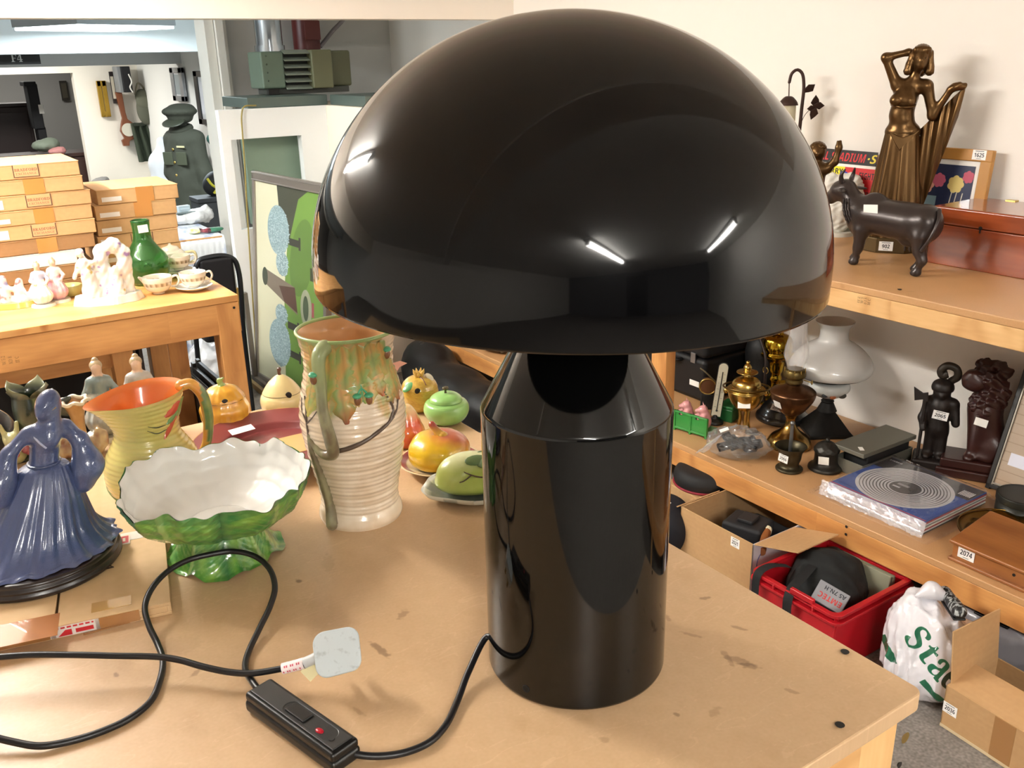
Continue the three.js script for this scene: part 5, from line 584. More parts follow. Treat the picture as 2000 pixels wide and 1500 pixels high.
{ // pigs on a bench
  const A = onY(1316, 838, SH), B = onY(1380, 858, SH), c = A.clone().add(B).multiplyScalar(0.5), w = A.distanceTo(B) * 1.0, ry = Math.atan2(-(B.z - A.z), B.x - A.x); const m = M(0x2f8c3c, 0.35, 0, { clearcoat: 0.5 });
  const t = thing('pig_bench', 'green painted metal bench that two pink pigs lean on', 'ornament', [c.x, SH, c.z], ry); const H = 0.075; part(t, 'frame', [bx(w, 0.008, 0.01, 0, H - 0.004, 0, 0.002), bx(w, 0.008, 0.01, 0, 0.012, 0, 0.002), ...[-0.5, 0, 0.5].map(k => bx(0.009, H, 0.011, k * w * 0.96, H / 2, 0, 0.002))], m); for (const k of [-0.25, 0.25]) part(t, 'panel', [bx(w * 0.46, H - 0.02, 0.003, k * w * 0.96, H / 2 + 0.002, 0, 0.0006)], m); part(t, 'seat', [bx(w, 0.006, 0.06, 0, 0.02, -0.036, 0.002)], m); for (const k of [-0.48, 0.48]) part(t, 'leg', [bx(0.008, 0.02, 0.01, k * w, 0.01, -0.06, 0.002)], m);
  const mP = M(0xd99a9a, 0.4, 0, { clearcoat: 0.4 });
  [-0.24, 0.26].forEach((k, i) => { const p = V(k * w, 0, -0.03).applyAxisAngle(V(0, 1, 0), ry).add(V(c.x, SH + 0.024, c.z)); const g = thing('pig_figure', i ? 'pink pig figure leaning on the green bench, nearer the thermometer' : 'pink pig figure leaning on the green bench, nearer the pine post', 'pig', p.toArray(), ry - 0.7, 'pink pigs on the green bench');
    part(g, 'body', flesh([[0, 0.02, -0.006, 0.018, 0.022, 0.018], [0, 0.03, -0.004, 0.02, 0, 0.052, 0, 0.017], [0, 0.07, 0.006, 0.0155, 0.015, 0.016], [0, 0.067, 0.02, 0.008, 0, 0.066, 0.027, 0.0075], [-0.015, 0.048, 0.006, 0.0075, -0.014, 0.043, 0.028, 0.006], [0.015, 0.048, 0.006, 0.0075, 0.014, 0.043, 0.028, 0.006], [-0.011, 0.014, 0, 0.009, -0.011, 0.006, 0.008, 0.006], [0.011, 0.014, 0, 0.009, 0.011, 0.006, 0.008, 0.006]], 0.0022, 0.007), mP);
    for (const s of [-1, 1]) { part(g, 'ear', [tf(new THREE.ConeGeometry(0.006, 0.016, 10), [s * 0.011, 0.087, 0.003], [0.2, 0, -s * 0.4], [1, 1, 0.5])], mP); part(g, 'eye', [sph(0.0016, s * 0.007, 0.074, 0.0195, 1, 8)], mBlack); part(g, 'trotter', [sph(0.005, s * 0.014, 0.043, 0.031, 1, 8)], mBlack); part(g, 'nostril', [sph(0.0014, s * 0.0028, 0.066, 0.034, 1, 6)], M(0x7a4040, 0.5)); } }); }
{ const p = LS(1424, 818), t = thing('green_tin', 'small dark green tin behind the brass spirit kettle', 'tin', p, 0.3); part(t, 'body', [bx(0.08, 0.05, 0.06, 0, 0.026, 0, 0.006)], M(0x1f5a2c, 0.4)); part(t, 'lid', [bx(0.083, 0.012, 0.063, 0, 0.056, 0, 0.004)], M(0x236633, 0.4)); }
{ const X = 1.777, Z = -1.33, t = thing('spirit_kettle', 'brass burner urn with domed lid on slim legs', 'kettle', [X, SH, Z], toCam(X, Z)), m = M(0xd2b468, 0.26, 1); 
  part(t, 'bowl', lathe(prof([[0.001, 0.075], [0.02, 0.078], [0.046, 0.1], [0.062, 0.14], [0.064, 0.158], [0.06, 0.158], [0.001, 0.15]], 40), 56), m); part(t, 'rim_ring', tf(new THREE.TorusGeometry(0.0655, 0.003, 8, 56), [0, 0.152, 0], [Math.PI / 2, 0, 0]), m); part(t, 'carrying_ring', tf(new THREE.TorusGeometry(0.078, 0.0035, 8, 56), [0, 0.164, 0], [Math.PI / 2 - 0.12, 0, 0]), M(0x7a6238, 0.35, 1)); const lid = part(t, 'lid', lathe(prof([[0.05, 0.158], [0.05, 0.17], [0.044, 0.186], [0.026, 0.198], [0.012, 0.202], [0.012, 0.212], [0.036, 0.216], [0.036, 0.219], [0.012, 0.223], [0.014, 0.236], [0.006, 0.247], [0.0001, 0.249]], 60), 48), m); part(lid, 'finial', [sph(0.007, 0, 0.253, 0, [1, 0.8, 1], 12)], m);
  for (const a of [0.2, 2.3, 4.4]) { part(t, 'leg', taper([[0.02 * Math.sin(a), 0.085, 0.02 * Math.cos(a)], [0.016 * Math.sin(a), 0.05, 0.016 * Math.cos(a)], [0.02 * Math.sin(a), 0.008, 0.02 * Math.cos(a)]], [0.006, 0.0065, 0.008], 16, 10), m); } part(t, 'burner', [cyl(0.022, 0.024, 0.006, 0.03, 0.003, 0.02)], M(0x5d4a28, 0.5, 0.8)); for (const s of [-1, 1]) part(t, 'lug', [sph(0.009, s * 0.068, 0.148, 0.01, [1, 1.2, 0.7], 10)], m); sticker(t, '', 0.042, 0.026, [-0.004, 0.118, 0.056], [-0.5, 0, 0.05]); }
{ const X = 2.07, Z = -1.452, t = thing('brass_lamp', 'polished brass oil lamp with a bulbous top against the wall', 'oil lamp', [X, SH, Z]); part(t, 'body', lathe(prof([[0.001, 0.001], [0.055, 0.001], [0.05, 0.02], [0.022, 0.04], [0.018, 0.08], [0.026, 0.1], [0.022, 0.115], [0.028, 0.13], [0.036, 0.17], [0.06, 0.19], [0.062, 0.2], [0.058, 0.206], [0.058, 0.23], [0.046, 0.262], [0.02, 0.275], [0.02, 0.29], [0.0001, 0.292]], 90), 48), M(0xb8962e, 0.14, 1)); part(t, 'gallery', lathe([[0.026, 0.29], [0.028, 0.31], [0.024, 0.31]], 32), mBrass); }
{ const X = 1.973, Z = -1.326, t = thing('black_lamp_stand', 'round black lamp base with a small lot sticker', 'lamp base', [X, SH, Z], toCam(X, Z)); part(t, 'base', lathe(prof([[0.001, 0.001], [0.092, 0.001], [0.094, 0.012], [0.09, 0.02], [0.084, 0.026], [0.07, 0.05], [0.05, 0.07], [0.045, 0.1], [0.04, 0.11], [0.0001, 0.112]], 40), 56), glaze(0x0c0c0e, 0.08)); part(t, 'socket', cyl(0.02, 0.024, 0.03, 0, 0.125, 0), mBrass); sticker(t, '2082', 0.04, 0.026, [-0.02, 0.062, 0.0635], [-0.85, -0.2, -0.15]); }
{ const X = 1.803, Z = -1.152, t = thing('copper_oil_lamp', 'copper and brass oil lamp with a clear glass chimney', 'oil lamp', [X, SH, Z], toCam(X, Z)); const mC = M(0x6e4e36, 0.3, 0.9);
  part(t, 'foot', lathe(prof([[0.001, 0.001], [0.074, 0.001], [0.073, 0.01], [0.062, 0.03], [0.034, 0.052], [0.018, 0.075], [0.016, 0.095], [0.022, 0.11]], 50), 56), M(0xa0824a, 0.22, 1)); part(t, 'font', lathe(prof([[0.018, 0.108], [0.04, 0.125], [0.068, 0.165], [0.074, 0.185], [0.074, 0.192], [0.062, 0.202], [0.03, 0.215], [0.022, 0.22], [0.0001, 0.221]], 50), 64), mC, 'copper oil font'); part(t, 'burner', lathe(prof([[0.02, 0.22], [0.028, 0.226], [0.028, 0.24], [0.036, 0.246], [0.036, 0.262], [0.03, 0.272], [0.0001, 0.273]], 40), 40), M(0x6a5a34, 0.4, 0.9)); for (let i = 0; i < 10; i++) { const a = i / 10 * 6.2832; part(t, 'prong', taper([[0.034 * Math.sin(a), 0.262, 0.034 * Math.cos(a)], [0.0345 * Math.sin(a), 0.272, 0.0345 * Math.cos(a)]], [0.0022, 0.0014], 6, 6), mBrass); } part(t, 'wick_knob', [taper([[0.03, 0.235, 0], [0.052, 0.232, 0.01]], [0.002, 0.002], 8, 6), sph(0.008, 0.056, 0.232, 0.011, [0.4, 1, 1], 12)], mBrass);
  part(t, 'chimney', lathe([[0.026, 0.27], [0.03, 0.29], [0.041, 0.32], [0.037, 0.35], [0.029, 0.38], [0.027, 0.45], [0.0255, 0.45], [0.0275, 0.38], [0.0355, 0.35], [0.0395, 0.32], [0.0285, 0.29], [0.0245, 0.27]].map(q => q), 48), M(0xffffff, 0.02, 0, { transmission: 0.88, thickness: 0, ior: 1.5, clearcoat: 1, clearcoatRoughness: 0.02 })); sticker(t, '', 0.028, 0.03, [-0.046, 0.16, 0.05], [0.5, -0.7, -0.1]); }
{ const X = 1.995, Z = -1.156, t = thing('milk_glass_lamp', 'oil lamp with a white milk glass shade and painted porcelain font', 'oil lamp', [X, SH, Z], toCam(X, Z) + 0.35); const mI = M(0x1c1a18, 0.6, 0.3);
  part(t, 'iron_base', [bx(0.15, 0.012, 0.15, 0, 0.006, 0, 0.003), tf(new THREE.CylinderGeometry(0.03, 0.1, 0.07, 4, 6), [0, 0.047, 0], [0, Math.PI / 4, 0]), cyl(0.02, 0.034, 0.03, 0, 0.095, 0, 20), lathe(prof([[0.018, 0.11], [0.022, 0.115], [0.016, 0.122], [0.022, 0.13]], 12), 24)], mI); part(t, 'font', lathe(prof([[0.018, 0.128], [0.04, 0.135], [0.066, 0.155], [0.07, 0.168], [0.064, 0.184], [0.05, 0.19], [0.03, 0.192], [0.0001, 0.193]], 40), 56), glaze(0xd9dbd8, 0.08)); const pf = [[-0.03, 0.155, 0x39424a, 0.012], [-0.006, 0.15, 0xb5693a, 0.011], [0.028, 0.152, 0x4a4a42, 0.014], [0.006, 0.16, 0xd0b088, 0.008]]; for (const [x, y, c, r] of pf) part(t, 'painted_flower', [sph(r, x, y, Math.sqrt(0.0665 ** 2 - x * x) - 0.003, [1, 0.7, 0.3], 12)], glaze(c, 0.1)); part(t, 'gallery', lathe([[0.05, 0.19], [0.052, 0.2], [0.07, 0.206], [0.066, 0.208], [0.03, 0.2]], 40), mI);
  part(t, 'shade', lathe(prof([[0.116, 0.217], [0.129, 0.222], [0.137, 0.241], [0.131, 0.264], [0.108, 0.294], [0.078, 0.318], [0.053, 0.333], [0.047, 0.346], [0.048, 0.374], [0.064, 0.4], [0.062, 0.4], [0.046, 0.376], [0.0445, 0.346], [0.051, 0.329], [0.076, 0.314], [0.105, 0.29], [0.128, 0.262], [0.134, 0.241], [0.127, 0.225], [0.116, 0.22]], 120), 72), M(0xe2e2de, 0.3, 0, { clearcoat: 1, clearcoatRoughness: 0.05, transmission: 0.15, thickness: 0 })); part(t, 'shade_ring', tf(new THREE.TorusGeometry(0.117, 0.0022, 8, 64), [0, 0.217, 0], [Math.PI / 2, 0, 0]), mI); for (const a of [0.4, 2.5, 4.6]) part(t, 'shade_arm', taper([[0.05 * Math.sin(a), 0.2, 0.05 * Math.cos(a)], [0.117 * Math.sin(a), 0.217, 0.117 * Math.cos(a)]], [0.002, 0.002], 8, 6), mI); }
{ const X = 1.6, Z = -1.19, t = thing('plastic_bag', 'clear plastic bag of dark metal scraps lying on the lower shelf', 'bag', [X, SH, Z], toCam(X, Z)); for (let i = 0; i < 18; i++) part(t, 'scrap', [bx(rr(0.03, 0.075), rr(0.008, 0.02), rr(0.014, 0.03), rr(-0.035, 0.06), 0.026 + rr(0, 0.035), rr(-0.035, 0.04), 0.004, [rr(-0.5, 0.5), rr(0, 3), rr(-0.5, 0.5)])], M([0x2a2a2e, 0x3a3634, 0x1d1d20][i % 3], 0.45, 0.5));
  part(t, 'film', deform(fixG(sph(0.1, 0, 0.046, 0, [1.05, 0.55, 0.72], 56)), v => { const n = fbm(v.x * 26, v.y * 34, v.z * 26); const k = 1 + 0.16 * n - 0.16 * Math.abs(ns(v.x * 55, v.y * 55, v.z * 55)); v.x *= k; v.y = Math.max(0.001, v.y * k); v.z *= k; }), M(0xf4f6f8, 0.12, 0, { transmission: 0.9, thickness: 0, ior: 1.45, clearcoat: 1, clearcoatRoughness: 0.1 })); part(t, 'open_corner', grid(16, 16, (u, v) => [-0.1 + 0.05 * u - 0.04 * v, 0.02 + 0.07 * u * (1 - 0.3 * v), 0.03 + 0.03 * v + 0.006 * Math.sin(u * 14 + v * 7)]), M(0xf0f2f6, 0.2, 0, { transmission: 0.75, thickness: 0, side: THREE.DoubleSide })); sticker(t, '', 0.03, 0.012, [-0.05, 0.097, 0.02], [-1, 0, 0.5]); }
{ const X = 1.648, Z = -1.02, t = thing('mortar', 'dark bronze mortar with lot sticker, standing beside a lidded pot', 'mortar', [X, SH, Z], toCam(X, Z)), m = M(0x4d4736, 0.4, 0.8); part(t, 'bowl', lathe(prof([[0.001, 0.001], [0.041, 0.001], [0.042, 0.008], [0.032, 0.014], [0.029, 0.022], [0.034, 0.04], [0.037, 0.062], [0.048, 0.08], [0.05, 0.083], [0.046, 0.082], [0.034, 0.062], [0.03, 0.03], [0.001, 0.022]], 60), 56), m); sticker(t, '2066', 0.034, 0.026, [-0.02, 0.05, 0.031], [0, -0.55, -0.1]);
  const q = thing('pestle', 'long steel pestle standing in the bronze mortar', 'pestle', [X + 0.008, SH + 0.024, Z - 0.008]); part(q, 'rod', [cyl(0.0055, 0.0065, 0.125, 0, 0.068, 0, 16)], M(0x8d8f90, 0.35, 0.9)); part(q, 'grip', [sph(0.008, 0, 0.131, 0, 1, 12)], M(0x8d8f90, 0.35, 0.9)); part(q, 'head', [sph(0.011, 0, 0.011, 0, [1, 0.9, 1], 12)], M(0x8d8f90, 0.35, 0.9)); }
{ const X = 1.745, Z = -0.958, t = thing('lidded_pot', 'dark pewter pot with embossed domed lid and blank sticker', 'pot', [X, SH, Z], toCam(X, Z)), m = M(0x3e3c38, 0.45, 0.75); part(t, 'body', lathe(prof([[0.001, 0.001], [0.052, 0.001], [0.052, 0.01], [0.042, 0.018], [0.037, 0.026], [0.037, 0.06], [0.039, 0.062], [0.0001, 0.062]], 50), 56), m); part(t, 'lid', deform(lathe(prof([[0.04, 0.0625], [0.04, 0.067], [0.034, 0.078], [0.02, 0.09], [0.01, 0.094], [0.0001, 0.094]], 30), 72), v => { const a = Math.atan2(v.x, v.z), k = 1 + 0.025 * Math.sin(a * 9) * Math.sin(v.y * 400); v.x *= k; v.z *= k; }), m); part(t, 'finial', [sph(0.007, 0, 0.098, 0, [1, 1.2, 1], 12)], m); sticker(t, '', 0.032, 0.026, [-0.006, 0.042, 0.0375], [0, -0.15, 0.06]); }
{ // deed tin: two trays of grey metal
  const q = [[1626, 866], [1689, 888], [1792, 849], [1708, 829]].map(a => onY(a[0], a[1], SH + 0.088)); const c = q[0].clone().add(q[2]).multiplyScalar(0.5), ez = q[1].clone().sub(q[0]), ex = q[2].clone().sub(q[1]); const t = thing('metal_box', 'grey metal deed box with its lid slid askew', 'box', [c.x, SH, c.z], Math.atan2(-ex.z, ex.x)); const W = ex.length(), D = ez.length(), m = M(0x77756a, 0.45, 0.4);
  part(t, 'lid', [bx(W, 0.014, D, 0, 0.081, 0, 0.002)], m); part(t, 'body', [bx(W * 0.94, 0.045, 0.004, 0, 0.0235, D * 0.46, 0.001), bx(W * 0.94, 0.045, 0.004, 0, 0.0235, -D * 0.46, 0.001), bx(0.004, 0.045, D * 0.92, -W * 0.47, 0.0235, 0, 0.001), bx(0.004, 0.045, D * 0.92, W * 0.47, 0.0235, 0, 0.001), bx(W * 0.94, 0.003, D * 0.92, 0, 0.0025, 0, 0.001)], m); part(t, 'contents', [bx(W * 0.8, 0.06, D * 0.75, 0.01, 0.042, 0.004, 0.006)], M(0x131315, 0.7)); sticker(t, '', 0.026, 0.014, [-W * 0.38, 0.0885, D * 0.2], [-Math.PI / 2, 0, 0.9]); }
{ const X = 2.02, Z = -0.765, t = thing('knight_carving', 'dark carved knight with a shield and axe, lot sticker on chest', 'statue', [X, SH, Z], toCam(X, Z)), m = M(0x1d1512, 0.5, 0.1);
  part(t, 'plinth', [bx(0.12, 0.04, 0.1, 0, 0.02, 0, 0.008)], m); part(t, 'figure', flesh([[-0.018, 0.05, 0, 0.015, -0.016, 0.12, 0, 0.017], [0.018, 0.05, 0, 0.015, 0.016, 0.12, 0, 0.018], [0, 0.135, 0, 0.034, 0.03, 0.026], [0, 0.15, 0, 0.03, 0, 0.21, 0, 0.033], [-0.03, 0.222, 0, 0.018, 0.03, 0.222, 0, 0.018], [0, 0.258, 0.002, 0.026, 0.03, 0.027], [-0.036, 0.218, 0.004, 0.013, -0.046, 0.17, 0.016, 0.011], [-0.046, 0.17, 0.016, 0.011, -0.04, 0.14, 0.03, 0.01], [0.04, 0.218, 0, 0.014, 0.05, 0.16, 0.01, 0.012], [-0.02, 0.045, 0.012, 0.014, 0.01, 0.022], [0.02, 0.045, 0.012, 0.014, 0.01, 0.022], [0, 0.25, 0.028, 0.005, 0.007, 0.006]], 0.0036, 0.012), m); part(t, 'helmet', lathe(prof([[0.031, 0.262], [0.033, 0.27], [0.028, 0.286], [0.012, 0.296], [0.0001, 0.298]], 20), 32), m); part(t, 'crest', tube([[0.02, 0.29, -0.01], [0.036, 0.31, 0], [0.03, 0.335, 0.004], [0.004, 0.342, 0.004], [-0.012, 0.325, 0.004], [-0.006, 0.31, 0.004], [0.008, 0.316, 0.004]], 0.012, 60, 8), M(0x2b2218, 0.5, 0.1)); part(t, 'axe_shaft', taper([[-0.045, 0.045, 0.03], [-0.043, 0.24, 0.03]], [0.005, 0.005], 12, 8), m); part(t, 'axe_head', tf(extr([[-0.034, 0.025], [-0.028, -0.018], [-0.006, -0.012], [0.012, -0.018], [0.008, 0.012], [-0.006, 0.008]], 0.01, 0.002), [-0.046, 0.246, 0.03]), m); sticker(t, '2065', 0.044, 0.028, [0.004, 0.19, 0.0345], [0, 0, -0.12]); }
{ const X = 2.075, Z = -0.66, t = thing('lion_carving', 'dark reddish carved lion seated upright with a thick mane', 'statue', [X, SH, Z], toCam(X, Z)), m = M(0x33140f, 0.42, 0, { clearcoat: 0.3, clearcoatRoughness: 0.3 });
  part(t, 'plinth', [bx(0.2, 0.03, 0.12, -0.005, 0.016, 0, 0.006), bx(0.18, 0.03, 0.11, -0.005, 0.046, 0, 0.006)], m); part(t, 'body', flesh([[0.035, 0.11, 0, 0.05, 0.05, 0.04], [0.03, 0.12, 0, 0.045, 0.005, 0.22, 0.004, 0.045], [0.0, 0.22, 0.01, 0.042, -0.012, 0.07, 0.02, 0.014], [0.025, 0.22, -0.02, 0.03, 0.015, 0.07, -0.02, 0.014], [-0.018, 0.066, 0.03, 0.018, 0.012, 0.022], [0.03, 0.075, 0.028, 0.026, 0.016, 0.024], [0.05, 0.1, 0.03, 0.032, 0.038, 0.022], [-0.03, 0.31, 0.02, 0.034, 0.034, 0.03], [-0.052, 0.316, 0.024, 0.018, 0.014, 0.017], [-0.05, 0.296, 0.024, 0.014, 0.007, 0.012], [-0.042, 0.335, 0.024, 0.014, 0.008, 0.018], [0.078, 0.09, -0.01, 0.01, 0.075, 0.06, 0.02, 0.012]], 0.004, 0.016), m); part(t, 'mane', flesh([[0.0, 0.32, 0, 0.045, 0.04, 0.045], [0.018, 0.27, 0, 0.045, 0.05, 0.048], [0.0, 0.235, 0.02, 0.04, 0.04, 0.035], [-0.012, 0.352, 0.004, 0.024, 0.02, 0.024], [0.012, 0.36, 0, 0.02, 0.016, 0.02], [0.035, 0.34, 0, 0.024, 0.024, 0.03]], 0.0034, 0.012, (x, y, z) => 0.009 * Math.sin(y * 170 + 40 * x + 2 * Math.sin(z * 90)) * Math.sin(x * 130 + z * 120)), m); for (const z of [0.042, 0.012]) part(t, 'eye', [sph(0.004, -0.054, 0.318, z, 1, 8)], mDark); sticker(t, '', 0.036, 0.026, [0.0, 0.196, 0.06], [0.1, -0.15, -0.15]); }
{ // records
  const cx = 1.755, cz = -0.682; const cols = [0x2c2c30, 0xd9d9d6, 0x9c2a34, 0xe4e2dc, 0x34343a, 0xcfcfd2, 0xa83a44, 0x6d7078];
  const art = ctex(512, 512, (x, W) => { x.fillStyle = '#2f4f9c'; x.fillRect(0, 0, W, W); x.fillStyle = '#34323a'; x.fillRect(0, 0, W, 150); x.fillStyle = '#b5404a'; x.fillRect(0, W - 26, W, 8); x.fillStyle = '#d8d6da'; x.fillRect(0, W - 12, W, 12); x.fillStyle = '#c9c8cc'; x.beginPath(); x.arc(250, 262, 226, 0, 7); x.fill(); x.strokeStyle = '#4a484e'; for (let r = 206; r > 84; r -= 15) { x.lineWidth = 3 + (206 - r) * 0.03; x.beginPath(); x.arc(250 + (206 - r) * 0.05, 262, r, 0, 7); x.stroke(); } x.fillStyle = '#4a484c'; x.beginPath(); x.arc(256, 262, 74, 0, 7); x.fill(); x.fillStyle = '#8f8c90'; x.fillRect(206, 236, 60, 20); x.fillStyle = '#2a282c'; x.fillRect(240, 260, 70, 26); x.fillStyle = '#bdbcc0'; x.fillRect(200, 276, 40, 14); x.fillStyle = '#e6e4e6'; for (let i = 0; i < 7; i++) x.fillRect(440 + i * 9, 60, 6, 60); x.font = 'bold 20px sans-serif'; x.fillText('STEREO', 14, 40); });
  const mats = cols.map(c => M(c, 0.5));
  for (let i = 0; i < 8; i++) { const y = SH + 0.004 + i * 0.0048, top = i === 7; const t = thing('record_sleeve', top ? 'blue record sleeve printed with a spiral disc, top of the bagged stack' : ['lowest', 'second', 'third', 'fourth', 'fifth', 'sixth', 'seventh'][i] + ' record sleeve from the shelf in the bagged stack', 'record', [cx + rr(-0.002, 0.002), y, cz + rr(-0.002, 0.002)], rr(-0.01, 0.01), 'records in the clear plastic bag'); part(t, 'sleeve', [bx(0.312, 0.0042, 0.312, 0, 0, 0, 0.0008)], top ? M(0x2f4f9c, 0.4) : mats[i]); if (top) part(t, 'cover_print', [tf(new THREE.PlaneGeometry(0.308, 0.308), [0, 0.0024, 0], [-Math.PI / 2, 0, -Math.PI / 2])], M(0xffffff, 0.25, 0, { map: art, clearcoat: 0.6, clearcoatRoughness: 0.1 })); part(t, 'disc', [cyl(0.15, 0.15, 0.0014, 0.004, 0, 0, 40)], mBlack); }
  const b = thing('record_bag', 'crinkled clear plastic bag wrapped round the record stack', 'bag', [cx, SH + 0.001, cz]); const film = M(0xffffff, 0.06, 0, { transmission: 0.96, thickness: 0, ior: 1.3, side: THREE.DoubleSide });
  part(b, 'top_film', grid(50, 50, (u, v) => { const x = (u - 0.5) * 0.39, z = (v - 0.5) * 0.4, d = Math.max(Math.abs(x), Math.abs(z)) - 0.157; return [x, (d > 0 ? Math.max(0.003, 0.0445 - d * 1.6) : 0.0455) + 0.0025 * Math.abs(ns(x * 45, z * 45, 2)) * (d > -0.02 ? 1.6 : 0.25), z]; }), film); part(b, 'front_crinkle', grid(70, 12, (u, v) => { const z = (u - 0.5) * 0.34; return [-0.1595 - 0.016 * Math.abs(ns(z * 60, v * 5, 3)) - 0.012 * (1 - v), 0.002 + v * 0.043, z]; }), M(0xf4f2f6, 0.08, 0, { transmission: 0.55, thickness: 0, side: THREE.DoubleSide, clearcoat: 1 })); }
{ const a = onY(1916, 956, SH), t = thing('framed_print', 'black framed print of a pale building leaning against the right wall', 'picture', [2.02, SH, a.z]); t.rotation.order = 'YXZ'; t.rotation.set(-0.3, -Math.PI / 2, 0); const w = 0.5, h = 0.4, f = 0.014; part(t, 'frame', [bx(w, f, 0.014, w / 2, h - f / 2, 0, 0.002), bx(w, f, 0.014, w / 2, f / 2 + 0.004, 0, 0.002), bx(f, h, 0.014, f / 2, h / 2, 0, 0.002), bx(f, h, 0.014, w - f / 2, h / 2, 0, 0.002)], M(0x15120f, 0.35)); part(t, 'silver_slip', [bx(0.005, h - 0.03, 0.012, f + 0.003, h / 2, 0.001, 0.001), bx(w - 0.03, 0.005, 0.012, w / 2, f + 0.007, 0.001, 0.001), bx(w - 0.03, 0.005, 0.012, w / 2, h - f - 0.003, 0.001, 0.001)], M(0x9a9488, 0.35, 0.7));
  const art = ctex(256, 256, (x, W, H) => { x.fillStyle = '#b3a08c'; x.fillRect(0, 0, W, H); x.strokeStyle = '#8a7866'; for (let i = 0; i < 14; i++) { x.beginPath(); x.moveTo(0, i * 20); x.lineTo(W, i * 20 + 4); x.stroke(); } x.fillStyle = '#cfc0a8'; x.beginPath(); x.moveTo(60, H); x.lineTo(50, 120); x.lineTo(90, 60); x.lineTo(120, 0); x.lineTo(W, 0); x.lineTo(W, H); x.fill(); x.fillStyle = '#b8ae86'; x.fillRect(70, 170, 186, 86); x.fillStyle = '#dfe2f0'; x.fillRect(14, 180, 34, 26); x.strokeStyle = '#9c8c74'; for (let i = 0; i < 9; i++) { x.strokeRect(80 + i * 18, 120 + (i % 3) * 30, 26, 18); } }); part(t, 'print', [fixG(tf(new THREE.BoxGeometry(w - 2 * f, h - 2 * f, 0.003), [w / 2, h / 2, 0]))], M(0xffffff, 0.2, 0, { map: art, clearcoat: 1, clearcoatRoughness: 0.03 })); }
{ const X = 1.93, Z = -0.434, t = thing('round_tin', 'round dark green tin with a flat lid at the right edge', 'tin', [X, SH, Z]); const m = M(0x2e2f2a, 0.4, 0.4); part(t, 'body', lathe([[0, 0.001], [0.064, 0.001], [0.066, 0.004], [0.066, 0.05], [0, 0.05]], 56), m); part(t, 'lid', lathe([[0.0675, 0.044], [0.068, 0.046], [0.068, 0.062], [0.065, 0.065], [0.06, 0.063], [0, 0.063]], 56), m); sticker(t, '', 0.03, 0.02, [0.03, 0.0638, 0.02], [-Math.PI / 2, 0, 0]); }
{ const c = onY(1945, 1030, SH + 0.03), t = thing('brass_dish', 'dented brass dish tucked behind the small wooden slope box', 'dish', [1.76, SH, -0.375]); part(t, 'dish', deform(tf(lathe(prof([[0.001, 0.004], [0.07, 0.005], [0.09, 0.014], [0.125, 0.024], [0.127, 0.026], [0.123, 0.026], [0.09, 0.018], [0.001, 0.008]], 50), 72), [0, 0.0, 0], [0, 0, 0]), v => { const n = fbm(v.x * 14, v.z * 14, 4); v.y += Math.max(0, n) * 0.012 * Math.hypot(v.x, v.z) * 10; }), M(0x9a7c40, 0.25, 1)); part(t, 'rim', tf(new THREE.TorusGeometry(0.126, 0.002, 6, 72), [0, 0.03, 0], [Math.PI / 2, 0, 0]), M(0x9a7c40, 0.25, 1)); sticker(t, '', 0.04, 0.02, [-0.075, 0.0235, 0.0], [-Math.PI / 2, 0, 0.9]); }
{ const a = onY(1856, 1093, SH), t = thing('slope_box', 'small wooden box with a sloping lid and lot sticker at right', 'box', [a.x, SH, a.z]); const m = M(0xffffff, 0.4, 0, { map: pine([168, 108, 58], [104, 58, 26], 8.2, 4), clearcoat: 0.3 }); const L = 0.34, D = 0.17; part(t, 'body', [tf(extr([[0.004, 0.006], [D, 0.006], [D, 0.075], [0.004, 0.05]], L, 0.001), [0, 0, L / 2])].map(g => uvBox(fixG(g), 2)), m); part(t, 'base_moulding', [bx(D + 0.012, 0.01, L + 0.012, D / 2, 0.0055, L / 2, 0.004)], m); part(t, 'lid', [tf(bx(D + 0.016, 0.01, L + 0.016, 0, 0, 0, 0.004), [D / 2, 0.0675, L / 2], [0, 0, 0.15])], m); { const k = onX(1980, 1117, a.x); part(t, 'keyhole', [cyl(0.004, 0.004, 0.002, 0.0035, 0.032, k.z - a.z, 12, [0, 0, Math.PI / 2])], mDark); } part(t, 'knot', [tf(cyl(0.008, 0.008, 0.0006, 0, 0, 0, 16), [0.06, 0.0648 + 0.0, 0.2], [0, 0, 0.15])], M(0x4a2a14, 0.5)); const k = onX(1886, 1082, a.x); sticker(t, '2074', 0.044, 0.034, [0.0025, k.y - SH, k.z - a.z], [0, -Math.PI / 2, 0]); }
